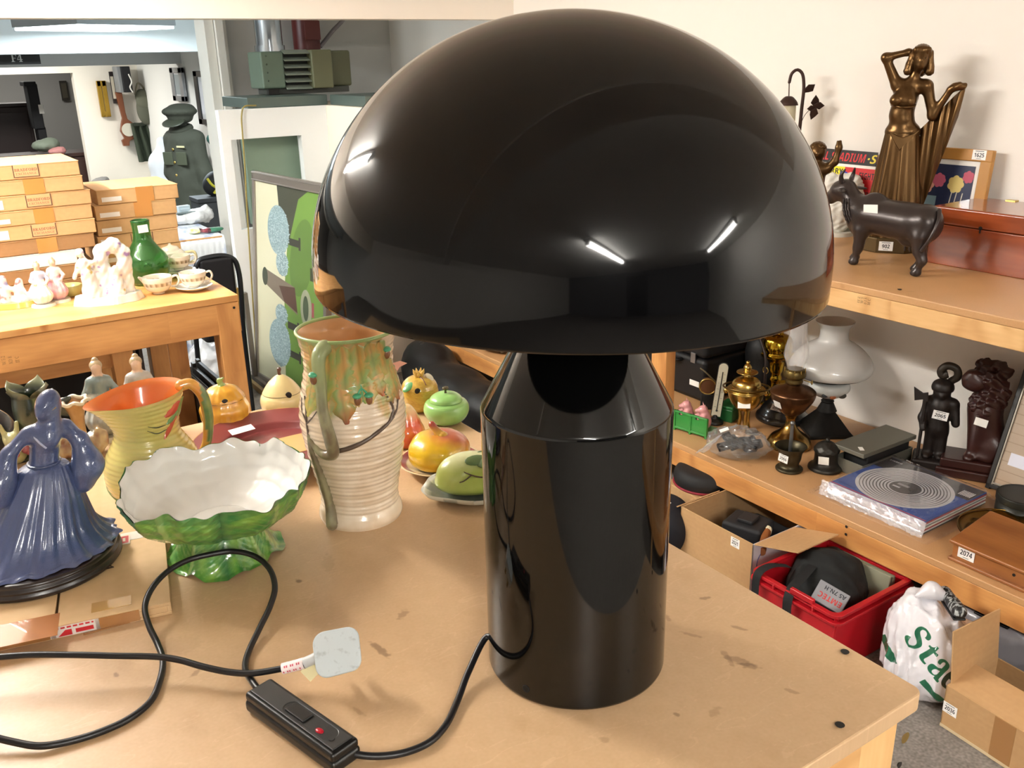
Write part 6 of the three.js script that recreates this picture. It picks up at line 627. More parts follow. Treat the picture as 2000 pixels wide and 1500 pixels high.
// ---------- under the right hand shelving ----------
const mCardD = M(0xece2d6, 0.8, 0, { map: CARD }), mInk = M(0x17181c, 0.7);
{ // open carton with lot sticker
  const x0 = 1.322, x1 = 1.78, z0 = -1.165, z1 = -0.865, H = 0.198, t = thing('open_carton', 'open cardboard carton with its flap folded out beside the red crate', 'carton', [x0, 0, z0]), w = x1 - x0, d = z1 - z0, k = 0.004;
  part(t, 'front_wall', [bx(k, H, d, k / 2, H / 2 + 0.001, d / 2, 0.001)], mCardD); part(t, 'back_wall', [bx(k, H, d, w - k / 2, H / 2 + 0.001, d / 2, 0.001)], mCardD); part(t, 'far_wall', [bx(w, H, k, w / 2, H / 2 + 0.001, k / 2, 0.001)], mCardD); part(t, 'printed_wall', [bx(w, H, k, w / 2, H / 2 + 0.001, d - k / 2, 0.001)], M(0xd8d8de, 0.6), 'white coated end wall with blue print'); part(t, 'bottom', [bx(w, k, d, w / 2, k / 2 + 0.001, d / 2, 0.001)], mCardD);
  part(t, 'flap', [bx(w * 0.38, k, 0.16, w * 0.2, H + 0.022, d + 0.076, 0.001, [-0.28, 0, 0])], mCardD); part(t, 'flap', [bx(w * 0.4, k, 0.1, w * 0.2, H - 0.03, -0.05, 0.001, [-0.6, 0, 0])], mCardD);
  part(t, 'blue_print', [tf(new THREE.TorusGeometry(0.05, 0.0016, 4, 30, 3.6), [0.07, H - 0.075, d + 0.0006], [0, 0, 0.8], [1, 1, 0.2])], M(0x3448a0, 0.6)); const s = onX(1436, 1060, x0); sticker(t, '2021', 0.034, 0.03, [-0.0006, s.y, s.z - z0], [0, -Math.PI / 2, 0]);
  const c1 = one('black_case', 'black camera case lying inside the open carton', 'case', mrg([bx(0.11, 0.07, 0.13, 0, 0.035, 0, 0.012), bx(0.06, 0.012, 0.05, 0, 0.076, 0, 0.004)]), mInk, [1.45, 0.112, -1.0], 0.3);
  const st = thing('dark_bundle', 'dark bundle at the bottom of the open carton', 'bundle', [1.5, 0.006, -1.01]); part(st, 'bundle', [bx(0.26, 0.1, 0.22, 0, 0.051, 0, 0.015)], M(0x1c1b1d, 0.8)); part(st, 'tie', [bx(0.265, 0.02, 0.224, 0, 0.06, 0, 0.004)], M(0x2c2b2e, 0.8));
  const r = thing('brown_roll', 'brown leather roll with cream end inside the open carton', 'roll', [1.41, 0.165, -0.9], 0.6); part(r, 'roll', [tf(cyl(0.013, 0.013, 0.13, 0, 0, 0, 20), [0, 0, 0], [0, 0, Math.PI / 2])], M(0x8a5226, 0.5)); part(r, 'end', [tf(cyl(0.0145, 0.0145, 0.016, 0, 0, 0, 20), [0.07, 0, 0], [0, 0, Math.PI / 2])], M(0xe0dcc0, 0.5)); }
{ const p = at(1318, 985, 2.9), t = thing('navy_bag', 'rounded navy bag with a white tag beside the open carton', 'bag', [p.x, 0, p.z - 0.05]); part(t, 'body', flesh([[0, 0.1, 0, 0.1, 0.1, 0.09], [0, p.y - 0.07, 0, 0.08, 0.07, 0.08]], 0.008, 0.03, (x, y, z) => 0.003 * Math.sin(x * 60 + y * 40)), M(0x12141f, 0.8)); part(t, 'tag', [bx(0.022, 0.001, 0.012, -0.03, p.y + 0.012, 0.05, 0.0003, [0.5, 0.4, 0.2])], mPaper); }
{ const p = at(1355, 945, 3.1), t = thing('peaked_cap', 'black peaked cap with red edging under the shelf', 'cap', [p.x + 0.05, 0.006, p.z]); part(t, 'crown', lathe(prof([[0.1, 0.16], [0.105, 0.19], [0.09, 0.215], [0.001, 0.22]], 20), 40), M(0x141416, 0.7)); part(t, 'red_edging', tf(new THREE.TorusGeometry(0.103, 0.004, 6, 48), [0, 0.162, 0], [Math.PI / 2, 0, 0]), M(0x8c2030, 0.6)); part(t, 'stand', [bx(0.2, 0.156, 0.18, 0, 0.078, 0, 0.004)], mCardD, 'carton under the cap'); }
{ // red crate
  const x0 = 1.216, x1 = 1.545, z0 = -0.779, z1 = -0.493, H = 0.195, t = thing('red_crate', 'red plastic storage crate holding a black bag', 'crate', [(x0 + x1) / 2, 0, (z0 + z1) / 2]), w = x1 - x0, d = z1 - z0, m = M(0xb41420, 0.35, 0, { clearcoat: 0.3, clearcoatRoughness: 0.3 }), k = 0.004;
  const wall = (wd, ax, s) => { const sh = [[-wd * 0.46, 0.004], [wd * 0.46, 0.004], [wd * 0.5, H - 0.006], [-wd * 0.5, H - 0.006]]; return ax === 'x' ? tf(extr(sh, k, 0.001), [s * (w / 2 - 0.012) * 0.97, 0, 0], [0, Math.PI / 2, 0]) : tf(extr(sh, k, 0.001), [0, 0, s * (d / 2 - 0.01) * 0.97]); };
  part(t, 'wall', wall(d * 0.95, 'x', -1), m); part(t, 'wall', wall(d * 0.95, 'x', 1), m); part(t, 'wall', wall(w * 0.95, 'z', -1), m); part(t, 'wall', wall(w * 0.95, 'z', 1), m); part(t, 'bottom', [bx(w * 0.88, 0.006, d * 0.88, 0, 0.006, 0, 0.002)], m);
  const ring = (o, y, h) => { const O = [], I = []; const rc = (W, D, r, A) => { for (const [sx, sz, a0] of [[1, 1, 0], [-1, 1, 90], [-1, -1, 180], [1, -1, 270]]) for (let a = 0; a <= 90; a += 22.5) A.push([sx * (W / 2 - r) + r * Math.cos((a0 + a) * DEG), sz * (D / 2 - r) + r * Math.sin((a0 + a) * DEG)]); }; rc(w + o, d + o, 0.025, O); rc(w - 0.026, d - 0.026, 0.018, I); return tf(extr(O, h, 0.0015, [I.reverse()]), [0, y, 0], [Math.PI / 2, 0, 0]); };
  part(t, 'rim', ring(0.004, H - 0.004, 0.01), m); part(t, 'rim_flange', ring(0.012, H - 0.022, 0.008), m); for (const z of [-0.06, 0.07]) part(t, 'rib', [bx(0.008, 0.02, 0.006, -w / 2 - 0.001, H - 0.014, z, 0.001)], m); part(t, 'handle_grip', [bx(0.012, 0.02, 0.075, -w / 2 + 0.004, H + 0.004, 0.03, 0.003)], m);
  const b = thing('black_bag', 'black fabric shoulder bag stuffed in the red crate', 'bag', [1.395, 0.012, -0.66]); part(b, 'body', flesh([[0, 0.11, 0, 0.115, 0.1, 0.105], [0.03, 0.15, -0.02, 0.085, 0.06, 0.08], [0.05, 0.16, -0.04, 0.06, 0.03, 0.06]], 0.006, 0.04, (x, y, z) => 0.013 * fbm(x * 14, y * 11, z * 14)), M(0x0e1112, 0.85)); part(b, 'shoulder_strap', grid(60, 2, (u, v) => { const c = new THREE.CatmullRomCurve3([V(0.03, 0.195, -0.04), V(-0.04, 0.2, -0.02), V(-0.11, 0.196, 0.0), V(-0.172, 0.188, 0.015), V(-0.19, 0.165, 0.02), V(-0.188, 0.1, 0.02)]); const p = c.getPoint(u); return [p.x + 0.002 * v, p.y, p.z + (v - 0.5) * 0.028]; }), M(0x101113, 0.8, 0, { side: THREE.DoubleSide })); part(b, 'shoulder_strap', grid(30, 2, (u, v) => { const c = new THREE.CatmullRomCurve3([V(-0.08, 0.185, -0.07), V(-0.14, 0.2, -0.085), V(-0.182, 0.188, -0.09), V(-0.19, 0.12, -0.09)]); const p = c.getPoint(u); return [p.x, p.y, p.z + (v - 0.5) * 0.026]; }), M(0x101113, 0.8, 0, { side: THREE.DoubleSide }));
  const q = onY(1607, 1170, 0.18), c = thing('film_box', 'grey film box with red and black print leaning in the red crate', 'box', [q.x + 0.01, 0.148, q.z]); c.rotation.order = 'YXZ'; c.rotation.set(-0.75, -0.85, -0.45); part(c, 'box', [bx(0.085, 0.058, 0.016, 0, 0.034, 0, 0.002)], M(0x8d8f94, 0.5)); part(c, 'print', [fixG(tf(new THREE.BoxGeometry(0.08, 0.054, 0.0006), [0, 0.034, 0.0082]))], M(0xffffff, 0.5, 0, { map: ctex(192, 128, (x, w, h) => { x.fillStyle = '#8d8f94'; x.fillRect(0, 0, w, h); x.save(); x.translate(w / 2, h / 2); x.rotate(Math.PI); x.fillStyle = '#20242e'; x.font = 'bold 38px sans-serif'; x.fillText('AS 7N.H', -84, 50, 150); x.fillStyle = '#c42f2c'; x.font = 'bold 50px sans-serif'; x.fillText('EMTEC', -84, 0, 160); x.restore(); }) }));
  const f = thing('paper_folder', 'folded grey green map standing at the back of the red crate', 'folder', [1.5, 0.014, -0.63]); part(f, 'cover', [bx(0.012, 0.18, 0.2, 0, 0.09, 0, 0.003, [0, 0, -0.08])], M(0x6f7260, 0.7)); part(f, 'sheet', [bx(0.006, 0.182, 0.19, -0.016, 0.092, 0.004, 0.002, [0, 0, -0.1])], M(0x8d8e78, 0.7)); }
{ // white carrier bag
  const c = onY(1806, 1352, 0), t = thing('carrier_bag', 'white plastic carrier bag with green lettering between crate and carton', 'bag', [c.x, 0, c.z], toCam(c.x, c.z)); const g = flesh([[0, 0.08, 0, 0.112, 0.08, 0.09], [-0.012, 0.15, -0.01, 0.095, 0.07, 0.075], [-0.04, 0.2, -0.02, 0.06, 0.05, 0.055], [0.07, 0.165, -0.03, 0.045, 0.035, 0.045], [-0.05, 0.25, -0.02, 0.02, -0.03, 0.2, -0.02, 0.05]], 0.0045, 0.05, (x, y, z) => 0.024 * Math.abs(ns(x * 17 + 2, y * 8 + x * 9, z * 16)) + 0.009 * Math.abs(ns(x * 52, y * 20, z * 46)) - 0.006);
  deform(g, v => { v.y = Math.max(0.002, v.y); }); { const p = g.attributes.position, uv = new Float32Array(p.count * 2); for (let i = 0; i < p.count; i++) { uv[2 * i] = (p.getX(i) + 0.15) / 0.3; uv[2 * i + 1] = (p.getY(i) + 0.02) / 0.3; } g.setAttribute('uv', new THREE.BufferAttribute(uv, 2)); }
  const art = ctex(512, 512, (x, W) => { x.fillStyle = '#e6e5ec'; x.fillRect(0, 0, W, W); x.save(); x.translate(165, 140); x.rotate(0.72); x.fillStyle = '#1d6b4c'; x.font = 'bold 136px serif'; x.fillText('Sta', 0, 40); x.fillStyle = '#243c34'; x.fillText('e', 206, 40); x.restore(); x.fillStyle = '#1d6b4c'; x.save(); x.translate(70, 230); x.rotate(0.75); x.fillRect(0, 0, 90, 40); x.fillRect(190, -60, 120, 30); x.restore(); x.fillStyle = '#26262c'; x.font = 'bold 20px sans-serif'; x.save(); x.translate(340, 150); x.rotate(0.5); x.strokeStyle = '#26262c'; x.strokeRect(-2, -22, 40, 32); x.fillText('2K', 4, 0); x.restore(); });
  part(t, 'film', g, M(0xffffff, 0.25, 0, { map: art, clearcoat: 0.8, clearcoatRoughness: 0.12 })); part(t, 'knot', flesh([[-0.02, 0.285, -0.02, 0.02, -0.05, 0.27, 0, 0.006], [-0.02, 0.28, -0.02, 0.016, 0.04, 0.262, -0.03, 0.008]], 0.004, 0.02), M(0xdddce2, 0.3, 0, { clearcoat: 0.6 }));
  const q = onY(1850, 1190, 0.262), s = thing('patterned_shoe', 'black shoe with pale swirl pattern on the carrier bag', 'shoe', [q.x + 0.02, 0.255, q.z], 0.9); part(s, 'upper', tint(flesh([[-0.04, 0.02, 0, 0.018, 0.05, 0.016, 0, 0.014], [0.055, 0.012, 0, 0.02, 0.011, 0.013]], 0.003, 0.012), v => mix('#0e0e10', '#b0b4b4', Math.sin(v.x * 420 + 6 * fbm(v.x * 60, v.z * 60)) > 0.55 && v.y > 0.016 ? 1 : 0)), VC(0.5, { clearcoat: 0.2 })); part(s, 'sole', [bx(0.11, 0.006, 0.03, 0.004, 0.003, 0, 0.003)], mBlack); }
{ const p = at(1880, 1180, 2.35), t = thing('grey_bag', 'grey carrier bag slumped behind the white carrier bag', 'bag', [1.62, 0, -0.3]); part(t, 'film', flesh([[0, 0.08, 0, 0.09, 0.08, 0.13], [-0.02, 0.14, -0.02, 0.06, 0.05, 0.11], [0, 0.13, 0.09, 0.05, 0.05, 0.06]], 0.006, 0.04, (x, y, z) => 0.008 * Math.abs(ns(x * 22, y * 20, z * 20)) - 0.003), M(0x8d8a90, 0.35, 0, { clearcoat: 0.4 })); part(t, 'black_strap', [bx(0.012, 0.006, 0.09, -0.07, 0.176, 0.02, 0.002)], mBlack); }
{ // carton on the floor
  const a = onY(1835, 1417, 0), H = 0.118, L = 0.34, W = 0.2, k = 0.004, t = thing('floor_carton', 'brown cardboard carton with raised flaps on the carpet by the table corner', 'carton', [a.x, 0, a.z], -0.06);
  part(t, 'front_wall', [bx(k, H, L, k / 2, H / 2 + 0.001, L / 2, 0.001)], mCardD); part(t, 'back_wall', [bx(k, H, L, W - k / 2, H / 2 + 0.001, L / 2, 0.001)], mCardD); part(t, 'end_wall', [bx(W, H, k, W / 2, H / 2 + 0.001, k / 2, 0.001)], mCardD); part(t, 'end_wall', [bx(W, H, k, W / 2, H / 2 + 0.001, L - k / 2, 0.001)], mCardD); part(t, 'bottom', [bx(W, k, L, W / 2, k / 2 + 0.001, L / 2, 0.001)], mCardD);
  part(t, 'flap', [tf(bx(0.1, k, L * 0.98, 0.05, 0, L / 2, 0.001), [0.002, H, 0], [0, 0, 0.22])], mCardD); part(t, 'flap', [tf(bx(W * 0.9, 0.14, k, W * 0.5, 0.07, 0, 0.001), [0, H, 0.006], [-0.12, 0, 0.0])], mCardD); const s = onX(1859, 1383, a.x + 0.006); sticker(t, '2036', 0.036, 0.028, [-0.0008, s.y, s.z - a.z], [0, -Math.PI / 2, 0]); part(t, 'tape', [bx(0.0008, H * 0.98, 0.05, -0.0004, H / 2, 0.15, 0.0001)], M(0xa5784a, 0.3, 0, { clearcoat: 0.5 })); part(t, 'tape', [bx(0.001, 0.008, L, -0.0006, 0.006, L / 2, 0.0002)], M(0xd9c4a0, 0.15, 0, { clearcoat: 1 })); part(t, 'contents', [bx(W * 0.85, 0.06, L * 0.9, W / 2, 0.036, L / 2, 0.006)], M(0x15181a, 0.8)); }
{ const p = at(815, 725, 4.3), t = thing('bin_bag', 'large black sack beneath the far end of the lower shelf', 'bag', [1.36, 0, -2.65]); part(t, 'sack', flesh([[0, 0.13, 0, 0.16, 0.13, 0.34], [0.02, 0.2, -0.25, 0.12, 0.12, 0.16], [0, 0.16, 0.3, 0.13, 0.1, 0.16]], 0.012, 0.05, (x, y, z) => 0.008 * fbm(x * 9, y * 9, z * 9)), M(0x0c0c0e, 0.5)); part(t, 'tie', [sph(0.03, 0, 0.3, -0.25, [1, 0.7, 1], 12)], mBlack); }
{ const p = at(915, 790, 3.5), t = thing('lilac_box', 'pale lilac cardboard box under the shelf behind the green pot', 'box', [1.02, 0, -1.93], 0.2); part(t, 'body', [bx(0.3, 0.16, 0.26, 0, 0.081, 0, 0.004)], M(0xb7b4c8, 0.6)); part(t, 'lid', [bx(0.31, 0.03, 0.27, 0, 0.175, 0, 0.004)], M(0xc3c1d2, 0.6)); }

// ---------- left table ----------
const LT = 0.89, LZ = -2.0, LX = onZ(465, 577, LZ).x;
{ const t = thing('pine_table', 'pine table behind with cartons and porcelain standing on it', 'table'); const x0 = -1.5, z1 = -2.78, m = mPine2; part(t, 'tabletop', [bx(LX - x0, 0.02, LZ - z1, (LX + x0) / 2, LT - 0.01, (LZ + z1) / 2, 0.002)], M(0xfbead2, 0.45, 0, { map: PINE })); part(t, 'front_rail', [bx(LX - x0, 0.095, 0.035, (LX + x0) / 2, LT - 0.068, LZ - 0.02, 0.003)], m); part(t, 'side_rail', [bx(0.035, 0.095, LZ - z1 - 0.08, LX - 0.02, LT - 0.068, (LZ + z1) / 2, 0.003)], m); for (const [x, z] of [[LX - 0.036, LZ - 0.036], [LX - 0.036, z1 + 0.036], [x0 + 0.04, LZ - 0.036], [-0.3, z1 + 0.036]]) part(t, 'leg', [bx(0.068, LT - 0.022, 0.068, x, (LT - 0.022) / 2, z, 0.003)], m); const s = onZ(457, 601, LZ); screwHead(t, s.x, s.y, LZ + 0.0001, 0.004, [Math.PI / 2, 0, 0]);
  const q = onZ(20, 712, LZ); part(t, 'stamp', [tf(new THREE.PlaneGeometry(0.06, 0.045), [onZ(20, 690, LZ).x, LT - 0.075, LZ - 0.0018])], M(0xffffff, 0.6, 0, { transparent: true, map: ctex(96, 96, (x, w, h) => { x.clearRect(0, 0, w, h); x.fillStyle = 'rgba(80,50,25,.7)'; x.font = '20px serif'; ['W 5 2', 'KD 8', 'IT C'].forEach((a, i) => { x.save(); x.translate(24 + i * 26, 84); x.rotate(-1.57); x.fillText(a, 0, 0); x.restore(); }); }) })); }
{ // low pine shelf unit behind the table front
  const z = -2.18, a = onZ(0, 705, z), b = onZ(222, 665, z), y = (a.y + b.y) / 2, t = thing('low_pine_shelf', 'low pine shelf frame seen beneath the left table', 'shelf'), x0 = -1.4, x1 = b.x + 0.02; part(t, 'shelf_board', [bx(x1 - x0, 0.02, 0.4, (x0 + x1) / 2, y + 0.01, z - 0.19, 0.002)], mPine); part(t, 'front_rail', [bx(x1 - x0, 0.075, 0.03, (x0 + x1) / 2, y - 0.04, z, 0.003)], mPine2); part(t, 'post', [bx(0.06, LT - 0.13, 0.06, x1 - 0.01, (LT - 0.13) / 2, z + 0.02, 0.003)], mPine2); part(t, 'post', [bx(0.06, LT - 0.13, 0.06, x1 - 0.01, (LT - 0.13) / 2, z - 0.36, 0.003)], mPine2); part(t, 'back_panel', [bx(x1 - x0, y, 0.01, (x0 + x1) / 2, y / 2, z - 0.4, 0.001)], M(0x1a1614, 0.8), 'dark back panel'); part(t, 'floor_panel', [bx(x1 - x0, 0.02, 0.36, (x0 + x1) / 2, 0.1, z - 0.2, 0.001)], M(0x241d18, 0.8));
  const p = onZ(312, 700, -2.6); const t2 = thing('pine_upright', 'pine upright between the left table legs', 'post', [p.x, 0, -2.62]); part(t2, 'upright', [bx(0.06, 0.84, 0.06, 0, 0.42, 0, 0.003)], mPine2); part(t2, 'foot', [bx(0.1, 0.03, 0.3, 0, 0.015, 0, 0.003)], mPine2);
  const gz = z - 0.14; [[40, 0x8d96a0], [150, 0x9a948c], [205, 0xa33040], [245, 0xb5b8ba]].forEach(([px, c], i) => { const q = onZ(px, 672 - (px - 40) * 0.14, gz); one('packet', ['grey packet at left on the low pine shelf', 'buff packet, second along the low pine shelf', 'red packet on the low pine shelf', 'pale packet at the right end of the low pine shelf'][i], 'packet', mrg([bx(0.09, 0.02, 0.12, 0, 0.011, 0, 0.003), bx(0.07, 0.008, 0.09, 0.005, 0.025, 0, 0.002)]), M(c, 0.5), [Math.min(q.x, x1 - 0.06), y + 0.02, gz], i * 0.3); }); }
const BOXM = M(0xfff6e8, 0.75, 0, { map: CARD }), BOXD = M(0xc9b8a8, 0.8, 0, { map: CARD });
const brand = M(0xffffff, 0.7, 0, { map: ctex(160, 112, (x, w, h) => { x.fillStyle = '#d0a878'; x.fillRect(0, 0, w, h); x.strokeStyle = '#5a3828'; x.lineWidth = 6; x.beginPath(); x.moveTo(4, 0); x.lineTo(4, h - 4); x.lineTo(w - 4, h - 4); x.lineTo(w - 4, 0); x.stroke(); x.fillStyle = '#8a4a34'; x.textAlign = 'center'; x.font = 'bold 34px serif'; x.fillText('BRADFORD', w / 2, 58, 140); x.font = '28px serif'; x.fillText('EXCHANGE', w / 2, 90, 130); }) });
const mTape = M(0xc98c48, 0.35, 0, { clearcoat: 0.5 });
function plateBox(xr, y, zf, w, h, d, kind, label, mm = BOXM) {   // front faces +z, right edge at xr
  const t = thing('plate_carton', label, 'carton', [xr - w / 2, y, zf], rr(-0.02, 0.03), 'cartons stacked on the pine table'); part(t, 'carton', [bx(w, h - 0.001, d, 0, h / 2, -d / 2, 0.003)], mm); part(t, 'lid_edge', [bx(w + 0.002, 0.002, d + 0.002, 0, h - 0.0022, -d / 2, 0.0008)], mm);
  if (kind & 1) part(t, 'brand_print', [fixG(tf(new THREE.BoxGeometry(0.07, h * 0.82, 0.0008), [0.01, h * 0.55, 0.0006]))], brand, 'printed brand panel'); if (kind & 2) part(t, 'tape', [bx(0.055, h, 0.0012, 0.02, h / 2, 0.0006, 0.0002), ], mTape); if (kind & 4) part(t, 'label', [bx(0.052, h * 0.6, 0.001, -w * 0.36, h * 0.45, 0.0006, 0.0002)], mPaper); if (kind & 8) part(t, 'label', [bx(0.06, h * 0.3, 0.001, -w * 0.33, h * 0.35, 0.0006, 0.0002)], mPaper); }
{ const zl = -2.36, h = 0.0475; const xs = [190, 188, 150, 186, 188, 182, 180, 165, 158]; const kinds = [0, 0, 0, 2, 5, 10, 5, 2, 5], nm = ['bottom carton', 'second carton up', 'white topped carton, third up', 'darker carton, fourth up', 'fifth carton up', 'taped sixth carton up', 'seventh carton up', 'taped carton second from top', 'top carton']; const y0 = LT; const top = onZ(120, 315, zl).y, hh = (top - y0) / 9; for (let i = 0; i < 9; i++) { const y = y0 + i * hh, py = 545 - i * 26; const xr = onZ(xs[i], 545 - i * 25, zl).x; plateBox(xr, y, zl, 0.31, hh, 0.3, kinds[i], nm[i] + ' of the left stack on the pine table', i === 3 || i < 2 ? BOXD : i === 2 ? M(0xf2efe8, 0.6) : BOXM); } }
{ const zr = -2.46; const top = onZ(300, 362, zr).y, n = 6, hh = (top - LT) / n, kinds = [0, 8, 5, 8, 10, 10], xs = [356, 354, 348, 347, 345, 349], nm = ['bottom carton', 'second carton up', 'third carton up', 'fourth carton up', 'fifth carton up', 'top carton']; for (let i = 0; i < n; i++) { const xr = onZ(xs[i], 505 - i * 25, zr).x; plateBox(xr, LT + i * hh, zr, 0.252, hh, 0.27, kinds[i], nm[i] + ' of the right stack behind the green bottle'); } }
const onL = (px, py) => { const p = onY(px, py, LT); return [p.x, LT, p.z]; };
{ const p = onL(292, 553), t = thing('green_bottle', 'green glass bottle vase with bulbous body and paper sticker', 'bottle', p, toCam(p[0], p[2])); part(t, 'body', lathe(prof([[0.001, 0.002], [0.045, 0.002], [0.06, 0.02], [0.07, 0.055], [0.066, 0.085], [0.045, 0.115], [0.03, 0.14], [0.0265, 0.17], [0.0275, 0.2], [0.025, 0.2], [0.024, 0.17], [0.0275, 0.14], [0.043, 0.113], [0.063, 0.085], [0.0665, 0.055], [0.057, 0.022], [0.043, 0.007], [0.0001, 0.007]], 110), 56), M(0x8ad084, 0.04, 0, { transmission: 0.92, thickness: 0, ior: 1.5, clearcoat: 1 })); part(t, 'lip', tf(new THREE.TorusGeometry(0.0265, 0.0025, 8, 40), [0, 0.2, 0], [Math.PI / 2, 0, 0]), M(0x17542a, 0.08)); sticker(t, '', 0.03, 0.024, [0.006, 0.178, 0.0272], [0, 0.15, 0.05]); }
const wTint = (a, b) => v => { const n = fbm(v.x * 40 + 3, v.y * 40, v.z * 40); return n > 0.45 ? mix('#e8e4dc', a, (n - 0.45) * 5) : n < -0.5 ? mix('#e8e4dc', b, (-n - 0.5) * 5) : new THREE.Color('#e8e4dc'); };
{ const p = onL(213, 588), t = thing('porcelain_group', 'large white porcelain figure group beside the green bottle', 'figurine', p, toCam(p[0], p[2])); const g = flesh([[-0.04, 0.02, 0.02, 0.03, -0.045, 0.09, 0.02, 0.016], [-0.045, 0.09, 0.02, 0.016, -0.05, 0.125, 0.02, 0.015], [-0.055, 0.155, 0.02, 0.0125, 0.013, 0.013], [-0.035, 0.12, 0.02, 0.007, 0.0, 0.13, 0.02, 0.006], [-0.065, 0.12, 0.02, 0.007, -0.08, 0.085, 0.03, 0.006], [0.0, 0.03, 0, 0.03, -0.005, 0.1, 0, 0.022], [-0.005, 0.1, 0, 0.022, 0.0, 0.15, 0, 0.018], [0, 0.15, 0, 0.017, 0.035, 0.165, 0, 0.02], [0.035, 0.165, 0, 0.02, 0.06, 0.14, 0, 0.018], [0.06, 0.14, 0, 0.018, 0.062, 0.03, 0, 0.016], [0.06, 0.11, 0, 0.02, 0.03, 0.07, 0.01, 0.014], [0.03, 0.03, 0.02, 0.024, 0.03, 0.08, 0.02, 0.012], [0.03, 0.095, 0.022, 0.0105, 0.012, 0.011]], 0.003, 0.012, (x, y, z) => 0.0014 * Math.sin(x * 260) * Math.sin(y * 200 + z * 90)); part(t, 'figures', tint(g, wTint('#a884b8', '#c9b060')), VC(0.25)); part(t, 'scrolled_base', deform(cyl(0.09, 0.098, 0.022, 0, 0.0115, 0, 64), v => { const a = Math.atan2(v.x, v.z); v.z *= 0.62; const k = 1 + 0.03 * Math.sin(a * 9); v.x *= k; v.z *= k; }), glaze(0xe9e4d6, 0.12)); }
function cup(px, py, label, kind, s = 1) { const p = onL(px, py), t = thing(kind, label, kind === 'creamer' ? 'jug' : 'cup', p, toCam(p[0], p[2])); const R = prof([[0.018, 0], [0.02, 0.004], [0.032, 0.012], [0.041, 0.03], [0.043, 0.052], [0.041, 0.052], [0.038, 0.03], [0.03, 0.014], [0.0001, 0.008]], 50).map(q => [q[0] * s, (q[1] + 0.001) * s]); part(t, 'body', tint(lathe(R, 48), v => Math.abs(v.y / s - 0.034) < 0.006 && Math.hypot(v.x, v.z) / s > 0.036 ? mix('#7d6a4c', '#d8ceb8', 0.5 + 0.5 * Math.sin(Math.atan2(v.x, v.z) * 16)) : new THREE.Color('#e6e0d0')), VC(0.25)); part(t, 'handle', tube([[0.04 * s, 0.046 * s, 0], [0.056 * s, 0.05 * s, 0], [0.062 * s, 0.035 * s, 0], [0.052 * s, 0.02 * s, 0], [0.037 * s, 0.018 * s, 0]], 0.0035 * s, 30, 8), glaze(0xe6e0d0, 0.1)); if (kind === 'creamer') part(t, 'spout', taper([[-0.035 * s, 0.042 * s, 0], [-0.05 * s, 0.054 * s, 0]], [0.01 * s, 0.004 * s], 10, 10), glaze(0xe6e0d0, 0.1)); return t; }
cup(311, 573, 'small white creamer with a patterned band in front of the green bottle', 'creamer', 1.0);
{ const p = onL(380, 566), t = thing('saucer', 'white saucer under the cup at the table corner', 'saucer', p); part(t, 'dish', lathe(prof([[0.001, 0.001], [0.025, 0.001], [0.04, 0.006], [0.056, 0.014], [0.055, 0.0155], [0.04, 0.009], [0.001, 0.004]], 30), 56), glaze(0xe6e2d8, 0.1)); part(t, 'foot_ring', tf(new THREE.TorusGeometry(0.024, 0.0015, 6, 32), [0, 0.0016, 0], [Math.PI / 2, 0, 0]), glaze(0xe6e2d8, 0.1)); const c = cup(380, 566, 'white teacup with a patterned band standing on its saucer', 'teacup', 0.92); c.position.y += 0.008; const c2 = cup(372, 548, 'white teacup stacked behind the front saucer', 'teacup', 0.9); c2.position.y += 0.02; c2.position.z -= 0.1; c2.position.x -= 0.005; const st = thing('saucer_stack', 'pile of white saucers under the rear teacup', 'saucer', [c2.position.x, LT, c2.position.z]); part(st, 'saucer', lathe(prof([[0.001, 0.001], [0.025, 0.001], [0.052, 0.013], [0.051, 0.0145], [0.001, 0.004]], 20), 48), glaze(0xe6e2d8, 0.1)); part(st, 'saucer', lathe(prof([[0.001, 0.007], [0.025, 0.007], [0.052, 0.019], [0.051, 0.0205], [0.001, 0.01]], 20), 48), glaze(0xe6e2d8, 0.1)); }
{ const p = onL(338, 530), t = thing('teapot', 'white teapot with gilt knob behind the green bottle', 'teapot', p, toCam(p[0], p[2])); part(t, 'body', lathe(prof([[0.001, 0.001], [0.03, 0.001], [0.055, 0.025], [0.058, 0.045], [0.04, 0.07], [0.03, 0.075]], 30), 48), glaze(0xe8e4d6, 0.1)); part(t, 'lid', lathe(prof([[0.031, 0.075], [0.025, 0.084], [0.008, 0.09], [0.006, 0.096], [0.0001, 0.1]], 20), 32), glaze(0xe8e4d6, 0.1)); part(t, 'spout', taper([[-0.05, 0.03, 0], [-0.07, 0.045, 0], [-0.08, 0.07, 0]], [0.012, 0.008, 0.005], 20, 10), glaze(0xe8e4d6, 0.1)); part(t, 'handle', tube([[0.045, 0.06, 0], [0.075, 0.06, 0], [0.078, 0.035, 0], [0.054, 0.022, 0]], 0.005, 30, 8), glaze(0xc9c090, 0.1)); }
smallLady(86, 597, LT, 0.13, 'white porcelain girl with blue trim at front of the pine table', '#b8c0dc', '#e8e4dc'); smallLady(116, 588, LT, 0.13, 'porcelain girl in a pink dress beside the porcelain group', '#e4dcd8', '#d88a98'); smallLady(-4, 580, LT, 0.2, 'taller porcelain lady in blue at the left edge', '#8c90b8', '#b8b4c8');
